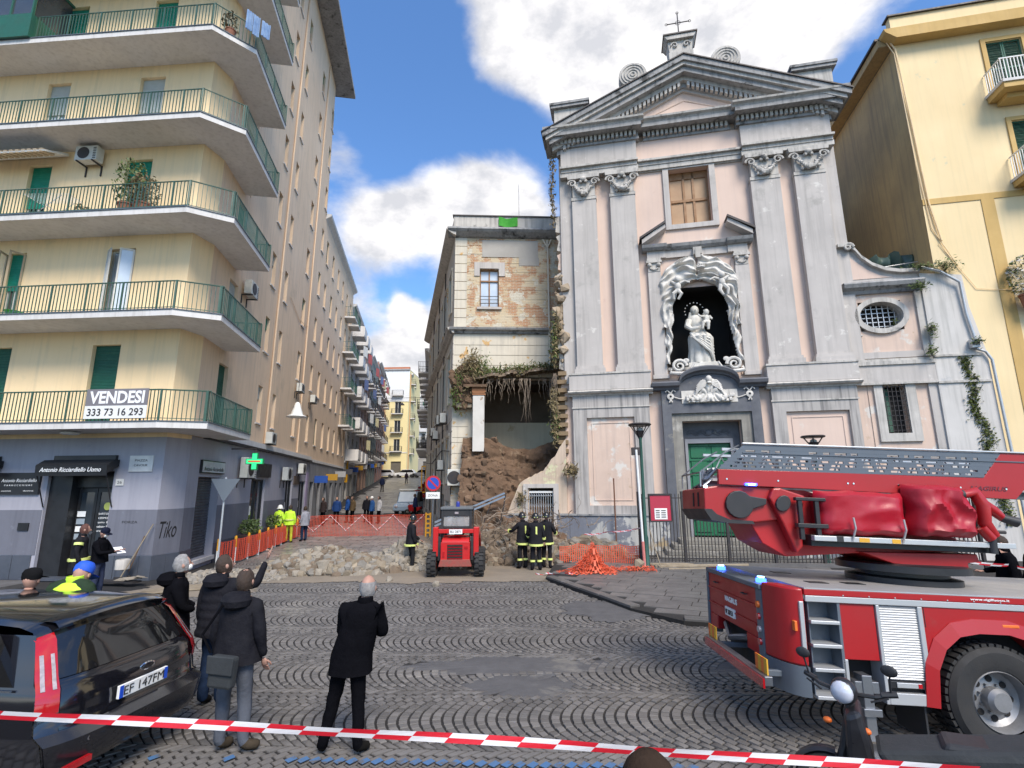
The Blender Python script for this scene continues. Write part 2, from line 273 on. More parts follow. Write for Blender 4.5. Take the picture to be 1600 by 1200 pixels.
M = dict(
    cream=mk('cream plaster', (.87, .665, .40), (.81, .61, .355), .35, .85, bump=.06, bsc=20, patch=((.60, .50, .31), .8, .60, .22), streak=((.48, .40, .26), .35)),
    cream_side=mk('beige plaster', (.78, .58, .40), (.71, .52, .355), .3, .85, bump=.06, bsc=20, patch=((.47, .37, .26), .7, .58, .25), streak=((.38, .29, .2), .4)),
    slab=mk('painted concrete', (.66, .64, .62), (.58, .56, .54), 1.2, .8, bump=.05, streak=((.3, .28, .26), .4)),
    soffit=mk('soffit plaster', (.60, .55, .47), (.55, .49, .42), .8, .85),
    rail=mk('green railing paint', (.045, .11, .08), (.03, .075, .055), 4, .45),
    shutter_g=mk('green shutter', (.01, .30, .20), (.012, .25, .165), 3, .5, bump=.4, wave=9),
    shutter_d=mk('dark green shutter', (.015, .12, .075), (.02, .10, .07), 3, .5, bump=.4, wave=9),
    shutter_w=mk('pale shutter', (.55, .58, .56), (.48, .52, .5), 3, .5, bump=.3, wave=9),
    winframe=mk('window frame paint', (.62, .60, .54), (.5, .48, .42), 5, .5),
    woodframe=mk('wood frame', (.30, .16, .07), (.22, .11, .045), 6, .6, bump=.1),
    glass=mk('window glass', (.025, .032, .04), (.04, .05, .06), 1.5, .06, spec=.9),
    glass_lit=mk('bright window glass', (.45, .52, .6), (.6, .66, .72), 1.2, .05, spec=1),
    dark=mk('dark interior', (.012, .012, .013), (.02, .018, .017), 1, .9),
    shopgrey=mk('grey blue paint', (.37, .365, .415), (.32, .315, .36), .5, .75, bump=.04, patch=((.27, .28, .35), 1.5, .63, .12), streak=((.2, .2, .24), .3)),
    shopdark=mk('darker grey blue paint', (.155, .16, .195), (.13, .135, .165), .7, .75, bump=.04, patch=((.2, .21, .25), 2, .63, .1), streak=((.08, .08, .1), .4)),
    tile=mk('dark marble plinth', (.085, .095, .12), (.06, .07, .09), 2.5, .4, patch=((.2, .21, .23), 3, .66, .05)),
    black=mk('black lacquer', BK, (.02, .02, .022), 3, .4),
    blackcloth=mk('black canvas', (.014, .014, .016), (.024, .024, .026), 5, .85, bump=.2),
    steel=mk('dull steel', (.32, .33, .35), (.24, .25, .27), 6, .38, metal=.85),
    iron=mk('dark iron', (.035, .035, .04), (.06, .05, .045), 8, .55, metal=.4),
    ac=mk('air conditioner enamel', (.62, .62, .58), (.5, .5, .46), 4, .45, patch=((.35, .3, .24), 5, .66, .1)),
    white=mk('white paint', (.78, .78, .76), (.68, .68, .66), 4, .5, patch=((.5, .48, .44), 3, .66, .1)),
    lettering=mk('white lettering', (.85, .85, .84), (.8, .8, .8), 4, .5),
    marble=mk('white marble plaque', (.72, .71, .68), (.55, .54, .52), 4, .35),
    pink=mk('pink plaster', (.66, .505, .42), (.60, .46, .385), .5, .85, bump=.06, patch=((.66, .62, .56), 1.4, .62, .12), patch2=((.55, .40, .34), 2.2, .66, .1), streak=((.45, .36, .33), .25)),
    pinkw=mk('peeling pink plaster', (.64, .49, .40), (.55, .42, .345), .8, .85, bump=.12, patch=((.62, .58, .53), 1.1, .56, .05), patch2=((.48, .36, .26), 1.6, .61, .05), streak=((.35, .28, .25), .4)),
    grey=mk('grey stucco', (.50, .465, .435), (.43, .40, .375), .6, .85, bump=.07, patch=((.60, .57, .53), 1.8, .62, .05), patch2=((.36, .34, .315), 1.1, .58, .12), streak=((.26, .245, .23), .5)),
    stone=mk('weathered stone', (.55, .52, .48), (.41, .39, .36), 1.4, .9, bump=.14, patch=((.09, .088, .085), 1.7, .60, .12), streak=((.13, .13, .125), .65)),
    cornice=mk('dark weathered cornice', (.36, .355, .35), (.24, .24, .24), 1.8, .9, bump=.2, patch=((.06, .06, .058), 1.5, .56, .1), streak=((.08, .08, .08), .6)),
    stucco_w=mk('white stucco relief', (.68, .65, .60), (.46, .44, .41), 3, .8, bump=.15, patch=((.22, .21, .2), 3, .62, .1)),
    piperno=mk('dark grey portal stone', (.12, .125, .14), (.085, .09, .105), 2.2, .7, bump=.12, patch=((.27, .255, .22), 1.4, .62, .12)),
    stucco_dirt=mk('pedestal stucco with runs', (.45, .42, .395), (.36, .34, .32), .9, .85, bump=.08, streak=((.08, .08, .085), .85)),
    doorgreen=mk('green door paint', (.012, .16, .07), (.015, .12, .055), 3, .5, streak=((.03, .08, .05), .4)),
    yellow=mk('yellow plaster', (.80, .63, .37), (.74, .58, .335), .4, .85, bump=.05, patch=((.62, .55, .37), 1.6, .65, .05), streak=((.55, .47, .28), .3)),
    ochre=mk('ochre trim', (.58, .38, .13), (.50, .33, .12), .8, .8, streak=((.4, .26, .1), .4)),
    ochreold=mk('old ochre wall', (.52, .37, .17), (.38, .28, .15), .45, .9, bump=.12, patch=((.25, .21, .18), .35, .60, .12), patch2=((.36, .345, .33), .5, .60, .04, 10.5, 1.6), streak=((.2, .16, .11), .6)),
    midwall=mk('pale rusticated wall', (.66, .60, .49), (.57, .52, .43), .8, .9, bump=.12, patch=((.58, .36, .15), 1.2, .60, .02), patch2=((.4, .38, .35), 1.1, .63, .1), streak=((.33, .3, .26), .5)),
    midside=mk('grey beige street front', (.60, .56, .50), (.50, .465, .415), .8, .9, bump=.1, streak=((.16, .15, .14), .6)),
    midorange=mk('stripped brick and plaster', (.56, .42, .24), (.60, .52, .38), 1.3, .95, bump=.5, bsc=9, patch=((.44, .22, .11), 1.9, .50, .05), patch2=((.62, .58, .48), 1.2, .56, .02), brick=((.5, .43, .33), .3, .085)),
    earth=mk('brown earth', (.15, .092, .055), (.10, .06, .037), 1.6, 1, bump=1., bsc=12, patch=((.24, .17, .11), 3, .58, .1)),
    tufa=mk('tufa stone', (.26, .215, .155), (.18, .15, .11), 3, .95, bump=.4, island=.3, world=True),
    pale_rubble=mk('pale rubble', (.30, .265, .215), (.19, .165, .13), 3, .95, bump=.4, island=.3, world=True),
    room=mk('cream room plaster', (.62, .56, .42), (.55, .49, .36), .8, .9, patch=((.42, .33, .2), 1.3, .6, .1), streak=((.4, .33, .22), .4)),
    leaf=mk('leaves', (.05, .09, .02), (.10, .13, .03), 3, .6, island=.45),
    leaf_dry=mk('dry plants', (.12, .10, .045), (.20, .15, .08), 3, .8, island=.4),
    root=mk('roots', (.25, .2, .15), (.16, .12, .09), 5, .9),
    joint=mk('joint dirt', (.014, .013, .013), (.022, .02, .019), 3, .95, bump=.3, world=True),
    cobble=mk('basalt cobble', (.15, .14, .132), (.108, .101, .095), 1.1, .55, bump=.25, bsc=30, island=.28, world=True, patch=((.2, .185, .165), .45, .57, .15)),
    sett=mk('worn wet sett', (.21, .20, .19), (.15, .143, .135), .8, .38, bump=.2, island=.25, world=True, spec=.6),
    slabstone=mk('basalt slab', (.14, .134, .13), (.085, .08, .078), 1.5, .5, bump=.2, bsc=25, island=.3, world=True),
    asphalt=mk('patched asphalt', (.10, .098, .10), (.07, .068, .07), 3, .8, bump=.3, bsc=60, world=True, patch=((.16, .15, .135), 1.2, .58, .1)),
    mud=mk('beige mud', (.25, .205, .155), (.17, .145, .115), .9, .8, bump=.4, bsc=14, world=True),
    red=mk('fire engine red', (.36, .008, .011), (.31, .008, .010), 2, .42, coat=.15, patch=((.27, .03, .028), 2.5, .64, .12)),
    red2=mk('bright red steel', (.52, .014, .014), (.44, .014, .014), 3, .35, coat=.3, patch=((.3, .05, .03), 5, .68, .1)),
    tarp=mk('red tarpaulin', (.36, .007, .02), (.30, .007, .018), 2, .42, bump=.15, bsc=5),
    truckgrey=mk('dark grey panel', (.105, .125, .15), (.09, .11, .135), 3, .45),
    alu=mk('aluminium', (.55, .56, .57), (.47, .48, .49), 5, .4, metal=.5),
    deck=mk('chequer plate deck', (.40, .385, .37), (.32, .31, .30), 3, .5, metal=.3, bump=.35, bsc=60),
    rubber=mk('tyre rubber', (.018, .018, .019), (.03, .029, .028), 8, .8, bump=.15),
    blue_lamp=mk('blue beacon', (.02, .05, .9), (.02, .05, .9), 2, .3, emit=((.02, .07, 1), 5)),
    blue_core=mk('lit diode', (.3, .6, 1), (.3, .6, 1), 2, .3, emit=((.3, .65, 1), 9)),
    orange=mk('orange plastic', (.75, .17, .02), (.62, .12, .02), 8, .5),
    net=mk('orange mesh', (.72, .12, .05), (.58, .09, .04), 6, .6),
    yellowp=mk('yellow plastic', (.80, .42, .02), (.7, .36, .02), 5, .5),
    hiviz=mk('hi viz yellow', (.55, .85, .04), (.48, .75, .04), 6, .7, bump=.2),
    reflect=mk('reflective tape', (.72, .8, .25), (.6, .66, .2), 9, .4),
    carblack=mk('black car paint', (.006, .006, .008), (.007, .007, .01), 1, .12, coat=1, spec=.7),
    carglass=mk('tinted car glass', (.008, .008, .009), (.01, .01, .01), 1, .04, spec=.9),
    redlens=mk('red lamp lens', (.42, .008, .012), (.35, .006, .01), 10, .12, coat=1),
    clearlens=mk('clear lamp lens', (.42, .36, .37), (.22, .2, .21), 26, .1, coat=1),
    chrome=mk('chrome', (.7, .7, .72), (.6, .6, .62), 3, .12, metal=1),
    plastic=mk('black plastic', (.02, .02, .022), (.028, .028, .03), 6, .55),
    bluepaint=mk('blue parking paint', (.05, .14, .3), (.07, .14, .26), 4, .7, world=True, patch=((.1, .1, .105), 6, .5, .1)),
    blueplate=mk('blue plate band', (.01, .07, .5), (.01, .07, .5), 2, .4),
)
# ================================================================== ground
def hgt(x, y):                            # the street climbs away from the square
    pts = [(27, 0), (40, .55), (60, 2.1), (80, 3.2), (100, 4.7), (140, 7.5), (400, 14)]
    if y <= 27: return 0.
    for (a, b), (c, d) in zip(pts, pts[1:]):
        if y <= c: return b + (d - b) * (y - a) / (c - a)
    return 14.
g = MB()
ys = [-60, -20, 0, 5, 10, 15, 20, 24, 27] + [27 + 4 * i for i in range(1, 30)] + [200, 400, 900]; xs = [-400, -100, -40, -20, -10, 0, 10, 20, 40, 100, 400]
ids = [[g.vt((x, y, hgt(x, y) - .004)) for x in xs] for y in ys]
for j in range(len(ys) - 1):
    for i in range(len(xs) - 1): g.fi([ids[j][i], ids[j][i + 1], ids[j + 1][i + 1], ids[j + 1][i]])
ground = g.build('ground', M['joint'], kind='structure')
def inpoly(x, y, P):
    c = False; n = len(P)
    for i in range(n):
        x1, y1 = P[i]; x2, y2 = P[(i + 1) % n]
        if (y1 > y) != (y2 > y) and x < (x2 - x1) * (y - y1) / (y2 - y1) + x1: c = not c
    return c
KERB = [(.95, 15.7), (2.05, 13.1), (2.55, 11.85), (3.35, 10.75), (4.6, 10.35), (7.0, 10.1), (12, 9.7), (20, 9)]
WALK = KERB + [(22, 16), (4.0, 19.6), (1.6, 19.5)]
road = tag(MB().face([(-30, -5, -.016), (30, -5, -.016), (30, 30, -.016), (-30, 30, -.016)]) or MB(), None) if False else None
road = thing('road', None, None, (0, 0, 0)); road['kind'] = 'structure'
# cobbles laid in segmental arcs: strips run left to right, every arc bulges to the left
HOLES = [(-.05, 8.55, 1.45, .36), (.15, 7.75, .75, .38), (4.0, 8.35, .95, .33)]      # asphalt patches (x, y, rx, ry)
def patched(x, y):
    for cx, cy, rx, ry in HOLES:
        d = ((x - cx) / rx) ** 2 + ((y - cy) / ry) ** 2 + (noise.noise((x * 2.2, y * 2.2, 3)) * .9)
        if d < 1: return True
    return False
stones = []
Wd, dd, sag, ang = 1.55, .128, .48, R(-3)
ca, sa = math.cos(ang), math.sin(ang)
for j in range(-2, 11):
    bc = 5.15 + j * Wd; nst = 14
    for k in range(-95, 95):
        ph = (k + .37 * (j % 3)) * dd
        for i in range(nst):
            t0, t1 = -1 + 2 * i / nst, -1 + 2 * (i + 1) / nst
            def pt(t, kk): 
                
                tt = t - kk * (dd * 2 / Wd) * 1.0 * t * (1 - t ** 4)
                a = ph + kk * dd - sag * (1 - tt * tt); b = bc + tt * Wd / 2
                a += .03 * noise.noise((a * .8, b * .8, 1.)); b += .05 * noise.noise((a * .6, b * .7, 5.))
                return (a * ca - b * sa, a * sa + b * ca)
            q = [pt(t0, 0), pt(t0, 1), pt(t1, 1), pt(t1, 0)]
            cx = sum(p[0] for p in q) / 4; cy = sum(p[1] for p in q) / 4
            if cy < 3.2 or cy > 20.5 or abs(cx) > 1.05 * cy + 1.5 or inpoly(cx, cy, WALK) or patched(cx, cy): continue
            if cx < -8.5 - .1 * cy: continue
            stones.append((cx, cy, q))
stones.sort(key=lambda s: (s[1] < 5.6) * 1000 + abs(s[1] - 5.6) + (5 if abs(s[0]) > .95 * s[1] else 0))
def cobble(b, cx, cy, q, lift=0.):
    h = .007 + rnd.random() * .008 + lift; tx, ty = (rnd.random() - .5) * .06, (rnd.random() - .5) * .06; g1 = .90 + rnd.random() * .03
    top = []; bot = []
    for i_, (x, y) in enumerate(q):
        k_ = (3, 2, 1, 0)[i_]; e_ = (1, 0, 3, 2)[i_]      # neighbour across the arc joint
        dx, dy = x - cx, y - cy; j = 1 + (rnd.random() - .5) * .05
        ox, oy = q[e_]; x += (ox - x) * .085; y += (oy - y) * .085; ox, oy = q[k_]; x += (ox - x) * .055; y += (oy - y) * .055; dx, dy = x - cx, y - cy
        top.append((cx + dx * g1 * j * .95, cy + dy * g1 * j * .95, h + dx * tx + dy * ty)); bot.append((cx + dx * g1 * j, cy + dy * g1 * j, -.006))
    mid = [(b_[0], b_[1], t_[2] - .004) for b_, t_ in zip(bot, top)]
    T = [b.vt(p) for p in top]; Q = [b.vt(p) for p in mid]; B = [b.vt(p) for p in bot]
    c0 = b.vt((cx, cy, h + .002))
    for i in range(4):
        k = (i + 1) % 4
        b.fi([T[i], T[k], c0]); b.fi([Q[i], Q[k], T[k], T[i]]); b.fi([B[i], B[k], Q[k], Q[i]])
for s in stones[:290]:
    b = MB(); cobble(b, *s); b.build('cobblestone', M['cobble'], road, smooth=50)
b = MB()
for s in stones[290:]: cobble(b, *s)
b.build('cobblestones', M['cobble'], road, smooth=50, kind='stuff')
# distant paving up the street: large setts in straight courses
b = MB(); y = 20.5
while y < 99:
    L = .3 + (y - 20) * .014; x = -.172 * (y - 17) - 10 + rnd.random() * L
    xr = 3 if y < 24 else -3.2 - .175 * (y - 24.5)
    while x < xr:
        w = L * (1.2 + rnd.random()); g1 = .02
        z = [hgt(0, y) + .004 + rnd.random() * .012] * 2 + [hgt(0, y + L) + .004 + rnd.random() * .012] * 2
        P4 = [(x + g1, y + g1), (x + w - g1, y + g1), (x + w - g1, y + L - g1), (x + g1, y + L - g1)]
        b.hexa([(p[0], p[1], hgt(0, p[1]) - .019) for p in P4] + [(p[0], p[1], zz) for p, zz in zip(P4, z)])
        x += w
    y += L
b.build('street_setts', M['sett'], road, kind='stuff')
def blobsheet(name, cx, cy, rx, ry, z, mat, seed, parent=None, n=150, amp=.35, kind=None):
    b = MB(); c = b.vt((cx, cy, z + .004)); ring = []; ring2 = []
    for i in range(n):
        t = 2 * math.pi * i / n; r = 1 + amp * noise.noise((math.cos(t) * 2 + seed, math.sin(t) * 2, seed)) + .2 * noise.noise((math.cos(t) * 8, math.sin(t) * 8, seed)) + .16 * noise.noise((math.cos(t) * 22, math.sin(t) * 22, seed))
        ring.append(b.vt((cx + rx * r * math.cos(t), cy + ry * r * math.sin(t), z - .012))); ring2.append(b.vt((cx + rx * r * .9 * math.cos(t), cy + ry * r * .9 * math.sin(t), z)))
    for i in range(n):
        b.fi([ring2[i], ring2[(i + 1) % n], c]); b.fi([ring[i], ring[(i + 1) % n], ring2[(i + 1) % n], ring2[i]])
    return b.build(name, mat, parent, smooth=True, kind=kind)
for i, (cx, cy, rx, ry) in enumerate(HOLES): blobsheet('asphalt_patch', cx, cy, rx * 1.25, ry * 1.3, .004 - .002 * i, M['asphalt'], i + 2, road, amp=.3)
blobsheet('asphalt_patch', 2.15, 12.0, 1.0, .95, .028, M['asphalt'], 9, road)
blobsheet('mud_film', -3.6, 16.5, 5.6, 1.15, .034, M['mud'], 12, road, amp=.4)
blobsheet('mud_film', .4, 17.3, 3.8, 1.3, .031, M['mud'], 15, road, amp=.5)
blobsheet('mud_film', -8.6, 14.6, 1.6, .8, .03, M['mud'], 19, road, amp=.5)
# blue parking line
b = MB()
for s in stones:
    cx, cy, q = s
    yl = 5.62 - .055 * cx
    if -4.6 < cx < 1.75 and abs(cy - yl) < .085 and (cx > -2.35 or rnd.random() < .25):
        q2 = [(cx + (x - cx) * .78, cy + (y - cy) * .78) for x, y in q]; b.face([(x, y, .0335) for x, y in q2])
b.build('parking_line', M['bluepaint'], road)
# pavement: big basalt slabs with a kerb
walk = thing('pavement', None, None); walk['kind'] = 'structure'
b = MB(); b.prism(WALK, -.015, .085, 'z'); b.build('pavement_bed', M['joint'], walk)
a2 = R(-24); c2, s2_ = math.cos(a2), math.sin(a2)
for j in range(-14, 26):
    off = rnd.random() * .6; x = -14 + off
    while x < 20:
        w = .55 + rnd.random() * .5; h = .42
        P4 = [(x + .012, j * h + .012), (x + w - .012, j * h + .012), (x + w - .012, (j + 1) * h - .012), (x + .012, (j + 1) * h - .012)]
        P4 = [(4 + px * c2 - py * s2_, 10.5 + px * s2_ + py * c2) for px, py in P4]
        cx = sum(p[0] for p in P4) / 4; cy = sum(p[1] for p in P4) / 4
        if all(inpoly(px, py, WALK) for px, py in P4) and cx < 10:
            z = .1 + rnd.random() * .012
            bb = MB(); t1, t2 = (rnd.random() - .5) * .012, (rnd.random() - .5) * .012
            bb.hexa([(px, py, .086) for px, py in P4] + [(px, py, z + t1 * (px - cx) + t2 * (py - cy)) for px, py in P4])
            bb.build('paving_slab', M['slabstone'], walk)
        x += w
for (xa, ya), (xb, yb) in zip(KERB, KERB[1:]):
    L = math.hypot(xb - xa, yb - ya); n = max(1, round(L / 1.05)); dx, dy = (xb - xa) / L, (yb - ya) / L
    if (xa, ya) == KERB[2] : continue
    for i in range(n):
        q0, q1 = i * L / n + .008, (i + 1) * L / n - .008
        A_ = (xa + dx * q0, ya + dy * q0); B_ = (xa + dx * q1, ya + dy * q1); nx, ny = -dy * .26, dx * .26
        if nx * 1 + ny * 1 < 0: nx, ny = -nx, -ny
        zt = .125 + rnd.random() * .012
        bb = MB(); bb.hexa([(A_[0], A_[1], -.015), (B_[0], B_[1], -.015), (B_[0] + nx, B_[1] + ny, -.015), (A_[0] + nx, A_[1] + ny, -.015), (A_[0] + .01, A_[1], zt), (B_[0] + .01, B_[1], zt), (B_[0] + nx, B_[1] + ny, zt), (A_[0] + nx, A_[1] + ny, zt)])
        bb.build('kerb_stone', M['slabstone'], walk, bevel=.012)
# pavement along the left building
walk2 = thing('left_pavement', None, None); walk2['kind'] = 'structure'
for i in range(26):
    for j in range(3):
        u0_ = -2 + i * .75; bb = MB(Matrix.Translation((-15.6, 15.3, 0)) @ Matrix.Rotation(R(-4.3), 4, 'Z'))
        if u0_ > 7: continue
        bb.box(u0_ + .01 - 6, u0_ + .74 - 6, -1.0 + j * .5, -.51 + j * .5, -.01, .1 + rnd.random() * .008); bb.build('paving_slab', M['slabstone'], walk2)

# ================================================================== facade tools (local: x right, y into the wall, z up)
def wall_holes(b, x0, x1, z0, z1, holes, depth=.25, y=0., mi=0, rmi=None):
    xs = sorted({x0, x1, *[min(max(h[i], x0), x1) for h in holes for i in (0, 1)]}); zs = sorted({z0, z1, *[min(max(h[i], z0), z1) for h in holes for i in (2, 3)]})
    for i in range(len(xs) - 1):
        j = 0
        while j < len(zs) - 1:
            cx = (xs[i] + xs[i + 1]) / 2
            def inh(jj):
                cz = (zs[jj] + zs[jj + 1]) / 2
                return any(h[0] < cx < h[1] and h[2] < cz < h[3] for h in holes)
            if inh(j): j += 1; continue
            k = j
            while k + 1 < len(zs) - 1 and not inh(k + 1): k += 1
            b.face([(xs[i], y, zs[j]), (xs[i + 1], y, zs[j]), (xs[i + 1], y, zs[k + 1]), (xs[i], y, zs[k + 1])], mi); j = k + 1
    rm = mi if rmi is None else rmi
    for h in holes:
        a, c, d, e = h[:4]; dp = h[4] if len(h) > 4 else depth
        b.face([(a, y, d), (a, y, e), (a, y + dp, e), (a, y + dp, d)], rm); b.face([(c, y, e), (c, y, d), (c, y + dp, d), (c, y + dp, e)], rm)
        b.face([(a, y, e), (c, y, e), (c, y + dp, e), (a, y + dp, e)], rm); b.face([(c, y, d), (a, y, d), (a, y + dp, d), (c, y + dp, d)], rm)
def window(par, m, x0, x1, z0, z1, y=.2, style='glass', frame=None, mull=1, trans=0, sill=True, bars=False, blind=0., name='window', glassm=None, lab=None):
    """a window, its frame the part and pane / shutter the sub-parts"""
    fr = frame or M['winframe']; t = .06
    b = MB(m)
    b.box(x0, x0 + t, y - .03, y + .04, z0, z1); b.box(x1 - t, x1, y - .03, y + .04, z0, z1); b.box(x0 + t, x1 - t, y - .03, y + .04, z1 - t, z1); b.box(x0 + t, x1 - t, y - .03, y + .04, z0, z0 + t)
    for i in range(mull):
        xm = x0 + (x1 - x0) * (i + 1) / (mull + 1); b.box(xm - .035, xm + .035, y - .035, y + .03, z0 + t, z1 - t)
    for i in range(trans):
        zm = z0 + (z1 - z0) * (i + 1) / (trans + 1); b.box(x0 + t, x1 - t, y - .025, y + .025, zm - .025, zm + .025)
    w = b.build(name, fr, par, label=lab)
    if style == 'glass' or blind < 1:
        MB(m).box(x0 + t * .5, x1 - t * .5, y + .01, y + .02, z0 + .02, z1 - .02).build('pane', glassm or M['glass'], w)
        MB(m).box(x0, x1, y + .06, y + .08, z0, z1).build('curtain', mk('curtain cloth', (.36, .34, .3), (.2, .19, .18), 2, .9) if rnd.random() < .5 else M['dark'], w)
    if blind > 0:
        sm = {'g': M['shutter_g'], 'd': M['shutter_d'], 'w': M['shutter_w']}.get(style, M['shutter_g'])
        b = MB(m); z = z1; zb = z1 - (z1 - z0) * blind
        while z > zb + .02: b.prism([(y - .06, z), (y - .075, z - .045), (y - .05, z - .05), (y - .05, z)], x0 + .01, x1 - .01, 'x'); z -= .05
        b.build('roller_shutter', sm, w)
    if sill:
        MB(m).box(x0 - .06, x1 + .06, -.07, y - .035, z0 - .06, z0 - .001).build('sill', M['slab'], w)
    return w
def louvre_leaf(b, x0, x1, z0, z1, y=0.):
    b.box(x0, x0 + .05, y - .02, y + .02, z0, z1); b.box(x1 - .05, x1, y - .02, y + .02, z0, z1)
    for z in (z0, (z0 + z1) / 2 - .04, z1 - .07): b.box(x0 + .05, x1 - .05, y - .018, y + .018, z, z + .07)
    z = z0 + .1
    while z < z1 - .1: b.hexa([(x0 + .05, y - .015, z), (x1 - .05, y - .015, z), (x1 - .05, y + .012, z + .03), (x0 + .05, y + .012, z + .03), (x0 + .05, y - .015, z + .008), (x1 - .05, y - .015, z + .008), (x1 - .05, y + .012, z + .038), (x0 + .05, y + .012, z + .038)]); z += .055
def ac_unit(par, m, x, z, w=.8, h=.55, d=.3, lab=None):
    o = MB(m).box(x, x + w, -d - .12, -.12, z, z + h).build('air_conditioner', M['ac'], par, bevel=.015, label=lab)
    b = MB(m); cx = x + w * .4; b.lathe([(.01, 0), (h * .4, 0), (h * .4, .02), (.01, .02)], (cx, -d - .142, z + h / 2), 18, 'y'); b.build('fan_grille', M['iron'], o)
    b = MB(m)
    for i in range(7): b.box(x + w * .84, x + w * .97, -d - .132, -d - .121, z + .05 + i * h * .12, z + .075 + i * h * .12)
    b.box(x + .1, x + .14, -d - .15, 0, z - .05, z - .003); b.box(x + w - .14, x + w - .1, -d - .15, 0, z - .05, z - .003); b.box(x + .1, x + .14, -.04, 0, z - .4, z - .05); b.box(x + w - .14, x + w - .1, -.04, 0, z - .4, z - .05)
    b.build('bracket', M['iron'], o)
    return o
def frame_mtx(o, az):                      # facade frame: origin, direction of its x axis as azimuth from +Y clockwise
    return Matrix.Translation(o) @ Matrix.Rotation(R(90 - az), 4, 'Z')
# ================================================================== left apartment building
OF = (-13.84, 16.3, 0); OS = (-10.69, 17.0, 0)
FM = frame_mtx(OF, 94.3); SM = frame_mtx(OS, -9.8)
LV = [4.64 + 3.425 * i for i in range(9)]; ROOF = 33.75
bl = thing('apartment_building', 'tall cream and beige apartment block with wraparound balconies over grey shops', 'building', (-12, 17, 0))
T = Matrix.Translation((12, -17, 0)); fm = T @ FM; sm_ = T @ SM
def drf(z): return .022 * max(0, z - 6)
def drs(z): return .047 * max(0, z - 6)
front_w = []; side_w = []
fwin = [(-3.85, -2.95, 'd', 1.0), (-.05, .94, 'd', 1.0), (-3.77, -3.09, 'g', .5), (-.03, .96, 'open', 0), (-3.63, -2.75, 'g', .6), (.11, 1.09, 'g', .32), (-3.53, -2.62, 'w', .45), (.15, 1.12, 'w', .52), (-3.36, -2.45, 'g', .8), (.28, 1.19, 'g', 1.)]
holes = []
for i in range(5):
    for a, c, st, bd in fwin[2 * i:2 * i + 2]: holes.append((a, c, LV[i] + .02, LV[i] + 2.74, .22))
for i in range(5, 9): 
    for a, c in ((-3.4, -2.4), (.28, 1.19)): holes.append((a, c, LV[i] + .02, LV[i] + 2.74 if i < 8 else 33.2, .22))
b = MB(fm); wall_holes(b, -9, 2.95, 4.3, ROOF, holes); b.build('wall', M['cream'], bl)
b = MB(fm); wall_holes(b, -9, 2.95, 0, 4.3, [(-.84, 1.36, 0, 3.25, .5)], mi=0); wl = b.build('shop_wall', M['shopgrey'], bl)
b = MB(fm); b.box(-9, -.86, -.012, .0, .72, 2.07); b.box(1.38, 2.95, -.012, .0, .72, 2.07); b.build('painted_band', M['shopdark'], bl)
for a, c in [(-9 + .62 * k, -9 + .62 * k + .6) for k in range(13)] + [(1.38 + .4 * k, 1.38 + .4 * k + .385) for k in range(4)]:
    if a < -.9 and c > -.87: c = -.87
    MB(fm).box(a, min(c, 2.97), -.03, -.0, 0, .71).build('plinth_tile', M['tile'], bl, bevel=.004)
# chamfer
E1 = FM @ Vector((2.95, 0, 0)); E2 = Vector(OS)
d_ = (E2 - E1); az_c = math.degrees(math.atan2(d_.x, d_.y)); CM = T @ frame_mtx(tuple(E1), az_c); CL = d_.length
b = MB(CM); wall_holes(b, 0, CL, 4.3, ROOF, []); b.build('chamfer_wall', M['cream'], bl)
b = MB(CM); wall_holes(b, 0, CL, 0, 4.3, []); b.build('chamfer_wall', M['shopgrey'], bl)
MB(CM).box(0, CL, -.012, 0, .72, 2.07).build('painted_band', M['shopdark'], bl)
for k in range(2): MB(CM).box(k * CL / 2 + .005, (k + 1) * CL / 2 - .005, -.03, 0, 0, .71).build('plinth_tile', M['tile'], bl, bevel=.004)
# side wall with its staggered windows
cols = [(6.2, 6.85), (8.55, 9.15), (12.65, 13.4), (16.3, 17.0)]
sh = []; swin = []
for i in range(9):
    zt = 7.4 + 3.425 * i
    for j, (a, c) in enumerate(cols):
        d = drs(zt); 
        if i == 8 and j > 1: continue
        if c + d > 18.4: continue
        swin.append((a + d, c + d, zt - 1.75, zt, i, j))
    d = drs(zt)
    swin.append((1.5 + d, 2.42 + d, LV[i] + .02, LV[i] + 2.7, i, 9))
sh = [(a, c, z0, z1, .2) for a, c, z0, z1, i, j in swin if z1 < 33.6]
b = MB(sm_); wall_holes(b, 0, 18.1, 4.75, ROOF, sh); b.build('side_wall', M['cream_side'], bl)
for a, c, z0, z1, i, j in swin:
    if z1 > 33.6: continue
    if j == 9: st, bd = [('d', 1.), ('w', .2), ('g', .5)][i % 3]
    else: st, bd = rnd.choice([('glass', 0), ('glass', 0), ('g', .3), ('glass', 0), ('w', .35)])
    window(bl, sm_, a, c, z0, z1, .2, st, blind=bd, sill=j != 9, frame=M['winframe'] if rnd.random() < .6 else M['woodframe'])
